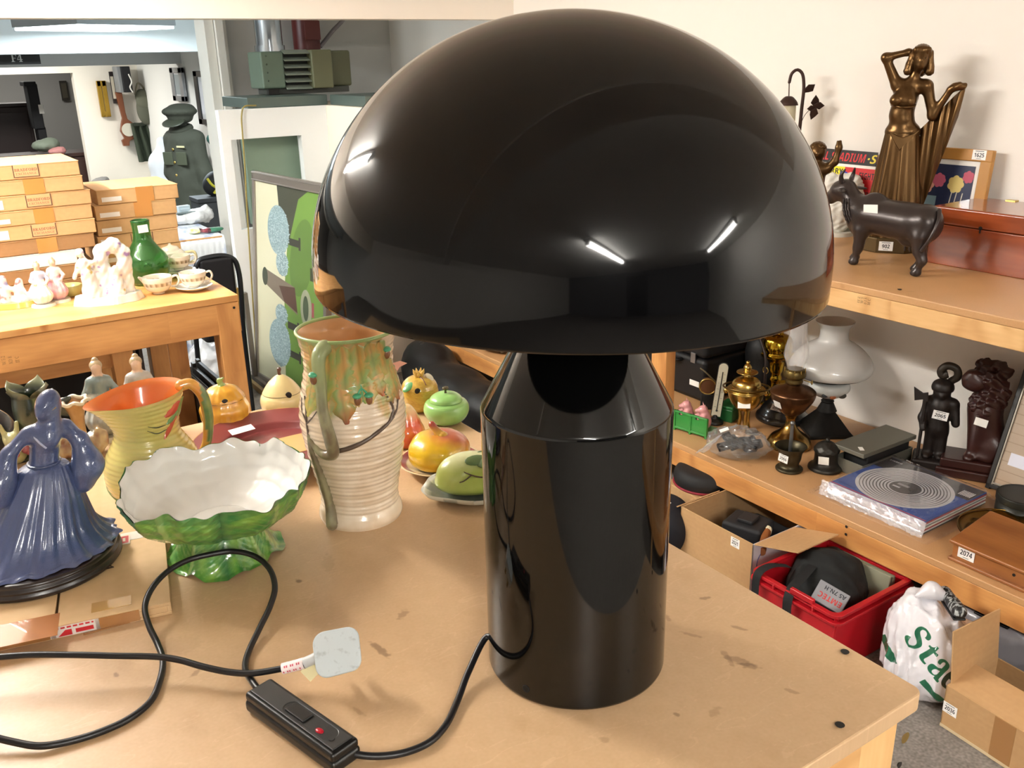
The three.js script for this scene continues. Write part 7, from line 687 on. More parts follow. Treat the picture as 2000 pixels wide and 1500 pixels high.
{ const p = onL(38, 598), t = thing('flower_group', 'porcelain children and flowers on a green base', 'figurine', p, toCam(p[0], p[2])); part(t, 'figures', tint(flesh([[-0.03, 0.02, 0, 0.02, -0.03, 0.07, 0, 0.012], [-0.03, 0.085, 0, 0.011, 0.011, 0.011], [0.01, 0.02, 0.01, 0.022, 0.01, 0.06, 0.01, 0.012], [0.012, 0.075, 0.01, 0.01, 0.01, 0.01], [0.04, 0.02, 0, 0.02, 0.05, 0.05, 0, 0.012], [-0.03, 0.06, 0, 0.007, 0.01, 0.05, 0.02, 0.006]], 0.003, 0.01), v => { const n = fbm(v.x * 50, v.y * 50, v.z * 50); return n > 0.2 ? mix('#e4dcd4', '#c06a6a', (n - 0.2) * 3) : mix('#e4dcd4', '#8c90c0', -n); }), VC(0.25)); part(t, 'base', deform(cyl(0.06, 0.066, 0.016, 0, 0.009, 0, 48), v => { v.z *= 0.6; }), glaze(0xa8a850, 0.15)); part(t, 'flower', [sph(0.014, 0.055, 0.012, 0.03, [1.2, 0.7, 0.8], 12)], glaze(0xd8573a, 0.15)); }
{ const p = onL(140, 578), t = thing('green_cup', 'small olive green cup behind the pink porcelain girl', 'cup', p, toCam(p[0], p[2])); part(t, 'body', lathe(prof([[0.001, 0.001], [0.02, 0.001], [0.03, 0.012], [0.034, 0.035], [0.031, 0.035], [0.001, 0.006]], 24), 36), glaze(0xa8a868, 0.15)); part(t, 'handle', tube([[0.03, 0.03, 0], [0.045, 0.03, 0], [0.044, 0.014, 0], [0.028, 0.012, 0]], 0.003, 20, 8), glaze(0xb8b070, 0.15)); }
{ const p = onL(136, 545), t = thing('beige_bowl', 'beige pottery bowl behind the porcelain girls', 'bowl', p); part(t, 'bowl', lathe(prof([[0.001, 0.001], [0.03, 0.001], [0.052, 0.02], [0.056, 0.045], [0.053, 0.045], [0.048, 0.022], [0.001, 0.007]], 30), 48), glaze(0xc8b48c, 0.2)); part(t, 'rim', tf(new THREE.TorusGeometry(0.0545, 0.0022, 6, 48), [0, 0.045, 0], [Math.PI / 2, 0, 0]), glaze(0xd8c8a0, 0.2)); }
// under and behind the left table
{ const z = -3.1, t = thing('stacking_chair', 'black stacking chair with tubular frame behind the pine table', 'chair'); const L = (px, py) => onZ(px, py, z).toArray(); const m = M(0x3c4046, 0.35, 0.8); const a = onZ(383, 515, z), b = onZ(470, 560, z), base = onZ(478, 640, z); part(t, 'frame', tube([[a.x - 0.03, 0.03, z - 0.1], [a.x - 0.03, 0.5, z - 0.04], [a.x - 0.015, a.y - 0.06, z], L(388, 510), L(405, 503), L(440, 500), L(458, 508), L(466, 530), L(471, 570), [base.x, base.y, z - 0.02], [base.x + 0.02, 0.03, z - 0.1]], 0.011, 120, 10), m); part(t, 'back_pad', [bx(b.x - a.x - 0.03, 0.17, 0.03, (a.x + b.x) / 2 - 0.005, onZ(430, 542, z).y, z, 0.02)], M(0x15161c, 0.8)); part(t, 'seat', [bx(b.x - a.x, 0.05, 0.36, (a.x + b.x) / 2, 0.45, z - 0.2, 0.02)], M(0x15161c, 0.8)); for (const s of [0, 1]) part(t, 'leg', tube([[s ? b.x : a.x, 0.44, z - 0.36], [s ? b.x + 0.02 : a.x - 0.02, 0.02, z - 0.42]], 0.011, 12, 8), m); }
{ const p = onY(412, 790, 0.0), fr = [0x1c1a1a, 0x2a2624, 0x6a6e70, 0x201e1e]; for (let i = 0; i < 4; i++) { const q = onZ(424 - i * 10, 742, -2.62), t = thing('framed_picture', ['black picture frame nearest the table leg', 'dark brown picture frame, second in the leaning row', 'grey edged picture frame, third in the leaning row', 'black picture frame at the back of the leaning row'][i] + ' under the pine table', 'frame', [q.x - 0.005, 0.001, -2.62], 0, 'frames leaning under the pine table'); t.rotation.z = 0.012; part(t, 'frame', [bx(0.014, 0.46 - i * 0.02, 0.03, 0, 0.23, 0.2, 0.002), bx(0.014, 0.46 - i * 0.02, 0.03, 0, 0.23, -0.2, 0.002), bx(0.014, 0.03, 0.4, 0, 0.016, 0, 0.002), bx(0.014, 0.03, 0.4, 0, 0.44 - i * 0.02, 0, 0.002)], M(fr[i], 0.4)); part(t, 'board', [bx(0.006, 0.42 - i * 0.02, 0.38, 0, 0.23, 0, 0.001)], M(0x3a3632, 0.7)); } }
{ const p = at(410, 660, 4.35), t = thing('foil_parcel', 'crumpled white plastic parcel on the floor behind the table legs', 'parcel', [p.x, 0, p.z]); part(t, 'parcel', flesh([[0, 0.15, 0, 0.13, 0.14, 0.13], [0.03, p.y - 0.06, 0, 0.12, 0.07, 0.1]], 0.008, 0.05, (x, y, z) => 0.012 * fbm(x * 22, y * 22, z * 22)), M(0xdfe2e8, 0.25, 0, { clearcoat: 0.6 })); part(t, 'twist', flesh([[0.03, p.y, 0, 0.03, 0.06, p.y + 0.03, 0, 0.012]], 0.006, 0.01), M(0xdfe2e8, 0.25)); }
{ const p = onZ(258, 690, -2.68), X = p.x; [0x2a2422, 0x5a4632, 0x3a2c26].forEach((c, i) => one('board', ['near black board nearest the left between the pine uprights', 'mid brown board in the middle of three between the pine uprights', 'dark brown board on the right of three between the pine uprights'][i], 'board', bx(0.012, 0.72, 0.22, 0, 0.36, 0, 0.002), M(c, 0.6), [X - 0.05 + i * 0.022, 0.001, -2.6])); }
{ const p = onY(445, 655, 0), t = one('cable', 'black cable lying on the carpet behind the table legs', 'cable', tube([[p.x - 0.1, 0.006, p.z], [p.x, 0.006, p.z + 0.06], [p.x + 0.1, 0.006, p.z], [p.x + 0.06, 0.006, p.z - 0.12], [p.x - 0.06, 0.006, p.z - 0.14], [p.x - 0.16, 0.006, p.z - 0.3]], 0.006, 80, 6), mBlack); }
// ---------- heater bay ----------
{ // picture standing on its end against the low wall
  const B = onY(505, 742, 0.0), TL = onZ(497, 330, B.z - 0.1), TR = onY(640, 357, TL.y), BR = B.clone().add(TR.clone().sub(TL)); const ex = TR.clone().sub(TL), W = ex.length(), ry = Math.atan2(-ex.z, ex.x), ny = V(0, 1, 0); const H = Math.hypot(TL.y - B.y, 0.1); const t = thing('leaning_painting', 'framed naive landscape painting with windmill standing on its end', 'picture', [B.x, 0.004, B.z], ry); t.rotation.order = 'YXZ'; t.rotation.x = -0.1; const f = 0.045, m = M(0x9c948c, 0.3, 0.6);
  part(t, 'frame', [bx(W, f, 0.03, W / 2, H - f / 2, 0, 0.004), bx(W, f, 0.03, W / 2, f / 2, 0, 0.004), bx(f * 0.6, H, 0.03, f * 0.3, H / 2, 0, 0.004), bx(f * 0.6, H, 0.03, W - f * 0.3, H / 2, 0, 0.004), bx(W, 0.008, 0.036, W / 2, H - 0.008, 0, 0.003), bx(W, 0.007, 0.036, W / 2, H - f + 0.004, 0, 0.003)], m);
  const art = ctex(512, 1024, (x, w, h) => { x.fillStyle = '#cfcdb0'; x.fillRect(0, 0, w, h); x.fillStyle = '#6c8f42'; x.beginPath(); x.moveTo(300, 0); x.lineTo(250, 260); x.lineTo(220, 520); x.lineTo(225, h); x.lineTo(w, h); x.lineTo(w, 0); x.fill(); x.fillStyle = '#46483c'; x.beginPath(); x.moveTo(170, 0); x.lineTo(190, 150); x.lineTo(250, 300); x.lineTo(330, 60); x.lineTo(420, 0); x.fill(); x.fillStyle = '#5e7c3c'; x.beginPath(); x.ellipse(350, 330, 80, 190, 0.2, 0, 7); x.fill(); x.fillStyle = '#3c3c34'; for (const [a, b] of [[260, 250], [245, 660], [258, 800]]) { x.fillRect(a, b, 80, 34); x.fillRect(a + 70, b - 14, 14, 60); }
    const tree = (cx, cy, rx, ry) => { x.fillStyle = '#8fa6aa'; x.beginPath(); x.ellipse(cx, cy, rx, ry, 0, 0, 7); x.fill(); for (let i = 0; i < 320; i++) { const a = rnd() * 6.28, q = Math.sqrt(rnd()); x.fillStyle = rnd() > 0.5 ? '#a9bdc0' : '#7c9296'; x.fillRect(cx + rx * q * Math.cos(a), cy + ry * q * Math.sin(a), 8, 5); } }; tree(178, 230, 82, 120); tree(205, 385, 46, 60); tree(195, 640, 46, 50); tree(180, 790, 84, 120);
    x.fillStyle = '#7c7062'; x.beginPath(); x.moveTo(70, 440); x.lineTo(300, 480); x.lineTo(320, 610); x.lineTo(80, 520); x.fill(); x.fillStyle = '#5a4238'; x.beginPath(); x.moveTo(180, 500); x.lineTo(300, 480); x.lineTo(318, 600); x.lineTo(220, 570); x.fill(); x.fillStyle = '#42483a'; x.beginPath(); x.ellipse(68, 480, 22, 46, 0, 0, 7); x.fill(); x.fillStyle = '#9a9e86'; x.beginPath(); x.ellipse(380, 560, 40, 90, 0, 0, 7); x.fill(); x.fillStyle = '#4c5a44'; x.beginPath(); x.ellipse(378, 560, 20, 60, 0, 0, 7); x.fill(); x.fillStyle = '#a05058'; x.fillRect(420, 520, 16, 70); x.fillStyle = '#39402c'; x.fillRect(410, 360, 26, 60); });
  part(t, 'canvas', [fixG(tf(new THREE.BoxGeometry(W - f, H - 1.4 * f, 0.012), [W / 2, H / 2, 0]))], M(0xffffff, 0.5, 0, { map: art })); }
const hz = -4.22, hy = wt;
{ const A = onZ(482, 202, -3.95), t = thing('ledge_slab', 'grey green metal ledge on top of the low wall', 'ledge'); const m = M(0x5d6b66, 0.4, 0.3); part(t, 'front_slab', [bx(wr - A.x + 0.02, 0.05, 0.4, (A.x + wr + 0.02) / 2, hy + 0.026, -4.14, 0.003)], m); part(t, 'side_slab', [bx(0.6, 0.05, 0.42, wr + 0.33, hy + 0.026, -3.72, 0.003)], m); }
{ const t = thing('space_heater', 'olive green louvred heater unit on the grey ledge', 'heater'); const y0 = hy + 0.052, m1 = M(0x6f8272, 0.4, 0.1), m2 = M(0x77785a, 0.45), q = (px, py, dz = 0) => onZ(px, py, hz + dz); const a = q(513, 180), b = q(550, 100), c = q(600, 100), d = q(640, 98), e = q(688, 101); const H = b.y - y0 - 0.03, yb = y0 + 0.03;
  part(t, 'duct', [bx(b.x - a.x, H, 0.2, (a.x + b.x) / 2, yb + H / 2, hz - 0.08, 0.01)], m1); for (let i = 0; i < 4; i++) part(t, 'rivet', [sph(0.005, a.x + 0.03, yb + 0.04 + i * H * 0.22, hz + 0.021, [1, 1, 0.5], 8)], M(0x4a5a4c, 0.4)); part(t, 'louvre_backing', [bx(c.x - b.x, H, 0.02, (c.x + b.x) / 2, yb + H / 2, hz - 0.02, 0.002)], M(0x1e2220, 0.7)); for (let i = 0; i < 6; i++) part(t, 'louvre', [bx(c.x - b.x, 0.006, 0.05, (c.x + b.x) / 2, yb + 0.004 + i * (H - 0.008) / 5, hz + 0.008, 0.001, [0.35, 0, 0])], M(0x99a294, 0.4)); part(t, 'side_panel', [bx(d.x - c.x, H + 0.01, 0.22, (d.x + c.x) / 2, yb + H / 2, hz - 0.06, 0.008)], m2); part(t, 'end_panel', [bx(e.x - d.x, H, 0.16, (e.x + d.x) / 2, yb + H / 2, hz - 0.11, 0.012)], M(0x66684e, 0.45)); part(t, 'foot_rail', [bx(e.x - a.x - 0.06, 0.03, 0.14, (a.x + e.x) / 2, y0 + 0.015, hz - 0.08, 0.003)], M(0x4a4c48, 0.5)); part(t, 'black_foot', [bx(0.06, 0.03, 0.03, a.x + 0.05, y0 + 0.015, hz + 0.02, 0.002)], mBlack); const p = q(535, 70); part(t, 'flue_pipe', [cyl(0.07, 0.07, CH - yb - H, p.x, (CH + yb + H) / 2, hz - 0.08, 32)], M(0xb4bcc4, 0.16, 1), 'shiny steel flue pipe'); part(t, 'flue_collar', [cyl(0.078, 0.078, 0.03, p.x, yb + H + 0.015, hz - 0.08, 32)], M(0xb4bcc4, 0.2, 1)); }
{ const p = onZ(590, 70, -4.6), t = thing('red_cylinder', 'dark red wall mounted cylinder behind the heater', 'extinguisher', [p.x, 0, -4.54]); part(t, 'body', [cyl(0.075, 0.075, 0.42, 0, onZ(590, 96, -4.54).y + 0.2, 0, 28)], M(0x5a1c1a, 0.35)); part(t, 'plate', [bx(0.09, 0.1, 0.01, 0.01, onZ(590, 60, -4.54).y, 0.073, 0.002)], M(0x6a2c28, 0.5)); part(t, 'pipe', tube([[0.08, p.y - 0.06, 0], [0.16, p.y + 0.02, 0.0], [0.26, p.y + 0.12, 0], [0.3, CH - 0.02, 0]], 0.012, 40, 8), M(0x8a8488, 0.5)); part(t, 'bracket', [bx(0.04, 0.04, 0.12, 0, p.y, -0.05, 0.003)], mDark); }
{ const P3 = (px, py, z) => onZ(px, py, z).toArray(), m = M(0x9a8a4c, 0.5), z = zf + 0.02; one('yellow_cable', 'yellow cable hanging down the front of the low wall', 'cable', tube([P3(500, 206, z - 0.02), P3(476, 209, z), P3(472, 225, z), P3(474, 265, z), P3(478, 320, z), P3(482, 400, z), P3(487, 480, z), P3(492, 560, z), P3(496, 620, z), P3(500, 690, z)], 0.004, 100, 8), m); }
{ const p = onZ(480, 650, -3.75), t = thing('standing_picture', 'upright gilt frame edges beside the low wall', 'frame', [p.x - 0.02, 0, -3.75]); [0x8a6a2c, 0x6a6258].forEach((c, i) => part(t, 'frame', [bx(0.02, 0.5 - i * 0.06, 0.03, i * 0.04, 0.25, 0, 0.003), bx(0.02, 0.03, 0.3, i * 0.04, 0.016, 0.1, 0.003)], M(c, 0.4))); }
// ---------- white cloth table and what stands on it ----------
{ const z = -4.2, tl = onZ(345, 440, z), tr = onZ(452, 455, z), y = 0.72; const t = thing('cloth_table', 'table under a pale blue and white cloth in front of the uniform', 'table'); const xa = tl.x - 0.1, xb = 0.83; part(t, 'cloth', grid(80, 24, (u, v) => { const x = lerp(xa, xb, u); return v < 0.3 ? [x, y, -4.55 + v / 0.3 * 0.55] : [x, y - (v - 0.3) / 0.7 * 0.6, -4.0 + 0.012 * Math.sin(u * 60) * (v - 0.3)]; }), tint2()); function tint2() { return M(0xffffff, 0.8, 0, { side: THREE.DoubleSide, map: dtex(256, 256, (u, v) => { const n = fbm(u * 4, v * 9, 3), k = n > 0.15 ? (n - 0.15) * 140 : 0; return [226 - k, 233 - k * 0.9, 240 - k * 0.5]; }) }); } part(t, 'top', [bx(xb - xa - 0.02, 0.02, 0.54, (xa + xb) / 2, y - 0.012, -4.28, 0.002)], mPine); for (const [x, zz] of [[xa + 0.05, -4.05], [xb - 0.05, -4.05], [xa + 0.05, -4.5], [xb - 0.05, -4.5]]) part(t, 'leg', [bx(0.04, y - 0.02, 0.04, x, (y - 0.02) / 2, zz, 0.002)], mPine);
  const on = (px, py) => { const p = onY(px, py, y); return [clamp(p.x, xa + 0.05, xb - 0.06), y + 0.001, clamp(p.z, -4.5, -4.05)]; }; one('white_packet', 'pale blue printed packet standing on the white cloth table', 'packet', mrg([bx(0.07, 0.1, 0.03, 0, 0.05, 0, 0.003), bx(0.05, 0.05, 0.004, 0, 0.06, 0.016, 0.001)]), M(0xc8dce8, 0.5), on(353, 410), 0.2); one('plastic_tub', 'grey clear plastic tub on the white cloth table', 'tub', mrg([bx(0.1, 0.06, 0.07, 0, 0.03, 0, 0.012), bx(0.108, 0.008, 0.078, 0, 0.064, 0, 0.003)]), M(0x8fa0a4, 0.3, 0, { transmission: 0.3, thickness: 0 }), on(365, 435), 0.1); one('white_carrier', 'flattened white carrier bag on the cloth table', 'bag', flesh([[0, 0.03, 0, 0.14, 0.03, 0.07], [0.08, 0.04, 0, 0.08, 0.03, 0.06], [0.12, 0.05, 0.02, 0.02, 0.05, 0.02]], 0.006, 0.03, (x, yy, zz) => 0.008 * fbm(x * 26, yy * 26, zz * 26)), M(0xf0f2f4, 0.4), on(400, 418), 0.1); one('bright_bundle', 'small bundle of yellow, red and green wrappers on the cloth table', 'bundle', tint(flesh([[-0.05, 0.016, 0, 0.04, 0.016, 0.03], [0.02, 0.014, 0.02, 0.05, 0.013, 0.025], [0.06, 0.012, 0, 0.04, 0.012, 0.03]], 0.004, 0.01), v => v.x < -0.03 ? mix('#d8d060', '#f0f0e8', 0.5 + fbm(v.x * 90, v.y * 90)) : v.x < 0.02 ? mix('#b83048', '#201c20', 0.5 + fbm(v.x * 80, v.z * 80)) : mix('#3f8a6a', '#4c9a78', 0.5)), VC(0.5), on(425, 452), 0); }
// ---------- far hall ----------
const F = (px, py, z) => onZ(px, py, z);
{ // F4 sign
  const z = -7.7, a = F(-40, 102, z), b = F(80, 125, z), t = thing('sign', 'black hanging sign lettered F4', 'sign', [(a.x + b.x) / 2, b.y, z]); const w = b.x - a.x, h = a.y - b.y; part(t, 'board', [bx(w, h, 0.03, 0, h / 2, 0, 0.003)], M(0x16181a, 0.5)); part(t, 'lettering', [fixG(tf(new THREE.BoxGeometry(w * 0.98, h * 0.96, 0.002), [0, h / 2, 0.0165]))], M(0xffffff, 0.5, 0, { map: ctex(480, 96, (x, W, H) => { x.fillStyle = '#16181a'; x.fillRect(0, 0, W, H); x.fillStyle = '#c9cccc'; x.font = 'bold 84px serif'; x.fillText('F4', 236, 78); }) })); part(t, 'hanger', [bx(0.012, 0.5, 0.012, w * 0.46, h + 0.24, -0.01, 0.002)], M(0xd8dcdc, 0.5)); }
const wallThing = (name, label, cat, pxa, pya, pxb, pyb, build) => { const a = F(pxa, pya, FZ + 0.03), b = F(pxb, pyb, FZ + 0.03), t = thing(name, label, cat, [(a.x + b.x) / 2, b.y, FZ + 0.03]); build(t, b.x - a.x, a.y - b.y); return t; };
wallThing('gilt_picture', 'gilt framed panel on the far cream wall', 'picture', 187, 158, 217, 228, (t, w, h) => { const m = M(0xa8842c, 0.35, 0.5); part(t, 'frame', [bx(w, 0.06, 0.04, 0, h - 0.03, 0, 0.006), bx(w, 0.06, 0.04, 0, 0.03, 0, 0.006), bx(0.045, h, 0.04, -w / 2 + 0.022, h / 2, 0, 0.006), bx(0.045, h, 0.04, w / 2 - 0.022, h / 2, 0, 0.006)], m); part(t, 'panel', [bx(w - 0.08, h - 0.1, 0.02, 0, h / 2, 0, 0.002)], M(0xd0c086, 0.5)); });
wallThing('wall_picture', 'dark framed picture partly behind the black speaker', 'picture', 212, 140, 230, 202, (t, w, h) => { part(t, 'frame', [bx(w, h, 0.02, 0, h / 2, -0.005, 0.004)], M(0x2a2220, 0.5)); part(t, 'picture', [bx(w * 0.7, h * 0.7, 0.006, 0, h / 2, 0.008, 0.001)], M(0xd0c8b4, 0.5)); });
{ const a = F(225, 130, FZ + 0.25), b = F(258, 180, FZ + 0.25), t = thing('speaker', 'black wall speaker with a grey side and dangling wire', 'speaker', [(a.x + b.x) / 2, b.y, FZ + 0.2]); const w = b.x - a.x, h = a.y - b.y; part(t, 'cabinet', [bx(w * 0.72, h, 0.24, w * 0.14, h / 2, 0, 0.01)], mInk); part(t, 'side', [bx(w * 0.3, h, 0.22, -w * 0.36, h / 2, 0, 0.008)], M(0x85888a, 0.5)); part(t, 'bracket', [bx(0.03, 0.03, 0.2, 0, h * 0.6, -0.1, 0.003)], mInk); part(t, 'wire', tube([[w * 0.3, h * 0.7, 0.13], [w * 0.4, h * 0.4, 0.16], [w * 0.25, h * 0.2, 0.14], [w * 0.42, 0, 0.13]], 0.007, 40, 6), mPaper); }
{ const a = F(232, 180, FZ + 0.1), b = F(250, 285, FZ + 0.1), t = thing('barometer', 'wooden banjo barometer hanging on the far wall', 'barometer', [a.x, b.y, FZ + 0.06]); const h = a.y - b.y, dx = b.x - a.x, m = M(0x7a4426, 0.4); part(t, 'case', [tf(extr([[-0.03, h], [0.035, h], [0.04, h * 0.62], [0.05, h * 0.5], [0.1, h * 0.42], [0.12, h * 0.28], [0.1, h * 0.14], [dx + 0.03, 0.05], [dx + 0.02, 0], [dx - 0.04, 0], [dx - 0.05, 0.06], [-0.01, h * 0.14], [-0.04, h * 0.28], [-0.02, h * 0.42], [0, h * 0.52]], 0.06, 0.006), [0, 0, 0])], m); part(t, 'dial', [tf(cyl(0.07, 0.07, 0.02, 0, 0, 0, 28), [0.04, h * 0.3, 0.032], [Math.PI / 2, 0, 0])], M(0xd8d4c4, 0.3)); }
{ const a = F(270, 162, FZ + 0.2), t = thing('hanging_bag', 'grey green canvas bag hanging by its strap', 'bag', [a.x, F(272, 245, FZ + 0.2).y, FZ + 0.2]); const h = a.y - t.position.y; part(t, 'body', flesh([[0.03, 0.16, 0, 0.09, 0.16, 0.05], [0.02, 0.3, 0, 0.075, 0.08, 0.045]], 0.012, 0.03), M(0x5c5e50, 0.8)); part(t, 'flap', flesh([[0.025, 0.27, 0.03, 0.085, 0.1, 0.035]], 0.012, 0.01), M(0x6a6c5c, 0.8)); part(t, 'strap', tube([[-0.05, 0.32, 0], [0, h, 0], [0.08, 0.33, 0]], 0.01, 20, 6), M(0x8a8470, 0.8)); }
{ const a = F(262, 240, FZ + 0.12), t = thing('hanging_garment', 'long dark green garment hanging below the canvas bag', 'garment', [a.x, F(270, 335, FZ + 0.12).y, FZ + 0.12]); const h = a.y - t.position.y; part(t, 'cloth', grid(24, 20, (u, v) => [lerp(-0.04, 0.12, u) + 0.08 * (1 - v) * (u - 0.3) + 0.05 * (1 - v), h * v + (1 - v) * (u < 0.5 ? 0.1 : 0), 0.03 * Math.sin(u * 14)]), M(0x3a4436, 0.85, 0, { side: THREE.DoubleSide })); part(t, 'belt', [bx(0.14, 0.03, 0.06, 0.04, h * 0.96, 0, 0.004)], M(0x2c3428, 0.8)); }
const onF = (px, py) => onX(px, py, FW - 0.03);
[[332, 128, 365, 203, 0x9a9ca0, 'silver framed print on the far right wall', 0x9aa4a8], [378, 134, 420, 251, 0x1c1c1e, 'black framed certificate on the far right wall', 0xe8e6ea]].forEach(([xa, ya, xb, yb, c, label, pc]) => { const a = onF(xa, ya), b = onF(xb, yb), w = Math.abs(b.z - a.z), h = a.y - b.y - 0.04, t = thing('framed_picture', label, 'picture', [FW - 0.03, b.y + 0.02, (a.z + b.z) / 2], -Math.PI / 2), f = 0.05; part(t, 'frame', [bx(w, f, 0.03, 0, h - f / 2, 0, 0.004), bx(w, f, 0.03, 0, f / 2, 0, 0.004), bx(f * 2.2, h, 0.03, -w / 2 + f * 1.1, h / 2, 0, 0.004), bx(f * 2.2, h, 0.03, w / 2 - f * 1.1, h / 2, 0, 0.004)], M(c, 0.4, c === 0x1c1c1e ? 0 : 0.5)); part(t, 'mount', [bx(w - f * 2, h - f, 0.01, 0, h / 2, 0, 0.001)], M(0xdfe0e2, 0.5)); part(t, 'print', [bx(w * 0.4, h * 0.6, 0.004, 0, h / 2, 0.006, 0.001)], M(pc, 0.5)); });
{ // uniform on a stand
  const z = -7.75, c = F(362, 300, z), k = (F(400, 300, z).x - F(300, 300, z).x) / 100; const y0 = F(362, 420, z).y; const t = thing('uniform_dummy', 'olive army uniform jacket and peaked cap on a dummy', 'mannequin', [c.x, y0, z], -0.95); const m = M(0x33352a, 0.85), u = k * 100;
  part(t, 'jacket', flesh([[0, 0.28, 0, 0.15, 0, 0.62, 0, 0.14], [-0.1, 0.66, 0, 0.075, 0.12, 0.66, 0, 0.075], [0.13, 0.64, 0, 0.07, 0.2, 0.36, 0.02, 0.06], [0.2, 0.36, 0.02, 0.06, 0.2, 0.08, 0.05, 0.05], [-0.1, 0.64, 0.02, 0.065, -0.14, 0.36, 0.06, 0.055], [0, 0.1, 0, 0.17, 0, 0.3, 0, 0.15]], 0.018, 0.05, (x, y, zz) => 0.008 * fbm(x * 9, y * 9, zz * 9)), m); part(t, 'collar', tf(new THREE.TorusGeometry(0.075, 0.03, 10, 28), [0, 0.74, 0.01], [Math.PI / 2 + 0.2, 0, 0]), m); part(t, 'neck', [cyl(0.05, 0.055, 0.12, 0, 0.78, 0)], M(0x2c2e24, 0.8)); const cap = part(t, 'cap', flesh([[0, 0.885, 0, 0.15, 0.05, 0.145], [0, 0.83, 0, 0.105, 0.05, 0.105], [0, 0.92, -0.03, 0.1, 0.03, 0.1]], 0.014, 0.03), m); part(cap, 'peak', [tf(sph(0.11, 0, 0, 0, [1, 0.14, 0.7], 16), [0, 0.8, 0.1], [0.5, 0, 0])], M(0x32352a, 0.5)); for (const s of [-0.07, 0.07]) part(t, 'pocket', [bx(0.1, 0.11, 0.02, s, 0.5, 0.14, 0.006)], M(0x3f4332, 0.85)); for (let i = 0; i < 4; i++) part(t, 'button', [sph(0.012, 0, 0.25 + i * 0.11, 0.152, [1, 1, 0.5], 8)], mBrass); part(t, 'medal_ribbon', [bx(0.08, 0.016, 0.01, 0.07, 0.6, 0.135, 0.002)], M(0xc0b890, 0.5)); part(t, 'stand', [cyl(0.02, 0.02, y0 + 0.9, 0, -(y0 + 0.9) / 2 + 0.05, 0)], mDark); part(t, 'stand_foot', [cyl(0.16, 0.18, 0.03, 0, -(y0 + 0.9) + 0.016, 0)], mDark);
  const p = F(318, 320, -8.3), y1 = F(318, 420, -8.3).y, w = thing('white_dummy', 'plain white dummy torso beside the army uniform', 'mannequin', [p.x, y1, -8.3]); part(w, 'torso', flesh([[0, 0.2, 0, 0.15, 0.24, 0.1], [0, 0.46, 0, 0.13, 0.14, 0.09], [0.02, 0.6, 0, 0.05, 0.02, 0.66, 0, 0.05]], 0.016, 0.06), M(0xe6e6e8, 0.6)); part(w, 'stand', [cyl(0.02, 0.02, y1 + 0.9, 0, -(y1 + 0.9) / 2 + 0.03, 0)], mDark); part(w, 'stand_foot', [cyl(0.16, 0.18, 0.03, 0, -(y1 + 0.9) + 0.016, 0)], mDark); const d = F(392, 350, -8.3), bk = thing('black_garment', 'black coat hanging in the shadow behind the uniform', 'garment', [d.x - 0.02, F(392, 420, -8.3).y, -8.15]); part(bk, 'cloth', flesh([[0, 0.25, 0, 0.08, 0.32, 0.06], [-0.02, 0.5, 0, 0.06, 0.12, 0.05]], 0.016, 0.04), M(0x18181a, 0.85)); part(bk, 'hanger', tube([[0, 0.58, 0], [0, 0.68, 0], [0.03, 0.72, 0]], 0.008, 14, 6), mSteel); }
{ const p = onX(424, 300, FW - 0.06), z = p.z, t = thing('green_coat', 'dark teal coat hanging by the white post', 'garment', [p.x, F(424, 360, z).y, z]); const h = F(424, 252, z).y - t.position.y; part(t, 'cloth', flesh([[0, h * 0.45, 0, 0.045, h * 0.5, 0.04], [-0.02, h * 0.82, 0, 0.05, h * 0.14, 0.04]], 0.01, 0.03, (x, y) => 0.006 * Math.sin(y * 60)), M(0x2c5048, 0.8)); part(t, 'hook', tube([[0, h, 0], [0, h + 0.06, 0], [0.02, h + 0.08, 0]], 0.006, 12, 6), mSteel); }
{ const z = -5.6, p = F(418, 362, z), t = thing('backpack', 'black backpack with a yellow stripe on a dark crate', 'backpack', [p.x, F(418, 382, z).y, z]); part(t, 'body', flesh([[0, 0.07, 0, 0.075, 0.075, 0.05], [0.02, 0.12, 0, 0.05, 0.04, 0.04]], 0.007, 0.03), M(0x16191e, 0.7)); part(t, 'yellow_stripe', tube([[-0.05, 0.12, 0.04], [-0.03, 0.08, 0.055], [0.0, 0.05, 0.056], [-0.02, 0.02, 0.05]], 0.009, 24, 6), M(0xd0c838, 0.5)); const c = F(415, 392, z), cr = thing('dark_crate', 'dark grey crate under the black backpack', 'crate', [c.x, -0.9, z]); const H = t.position.y + 0.9; part(cr, 'body', [bx(0.24, H - 0.03, 0.2, 0, (H - 0.03) / 2, 0, 0.008)], M(0x3a3d40, 0.6)); part(cr, 'rim', [bx(0.25, 0.028, 0.21, 0, H - 0.0145, 0, 0.004)], M(0x33363a, 0.6)); }
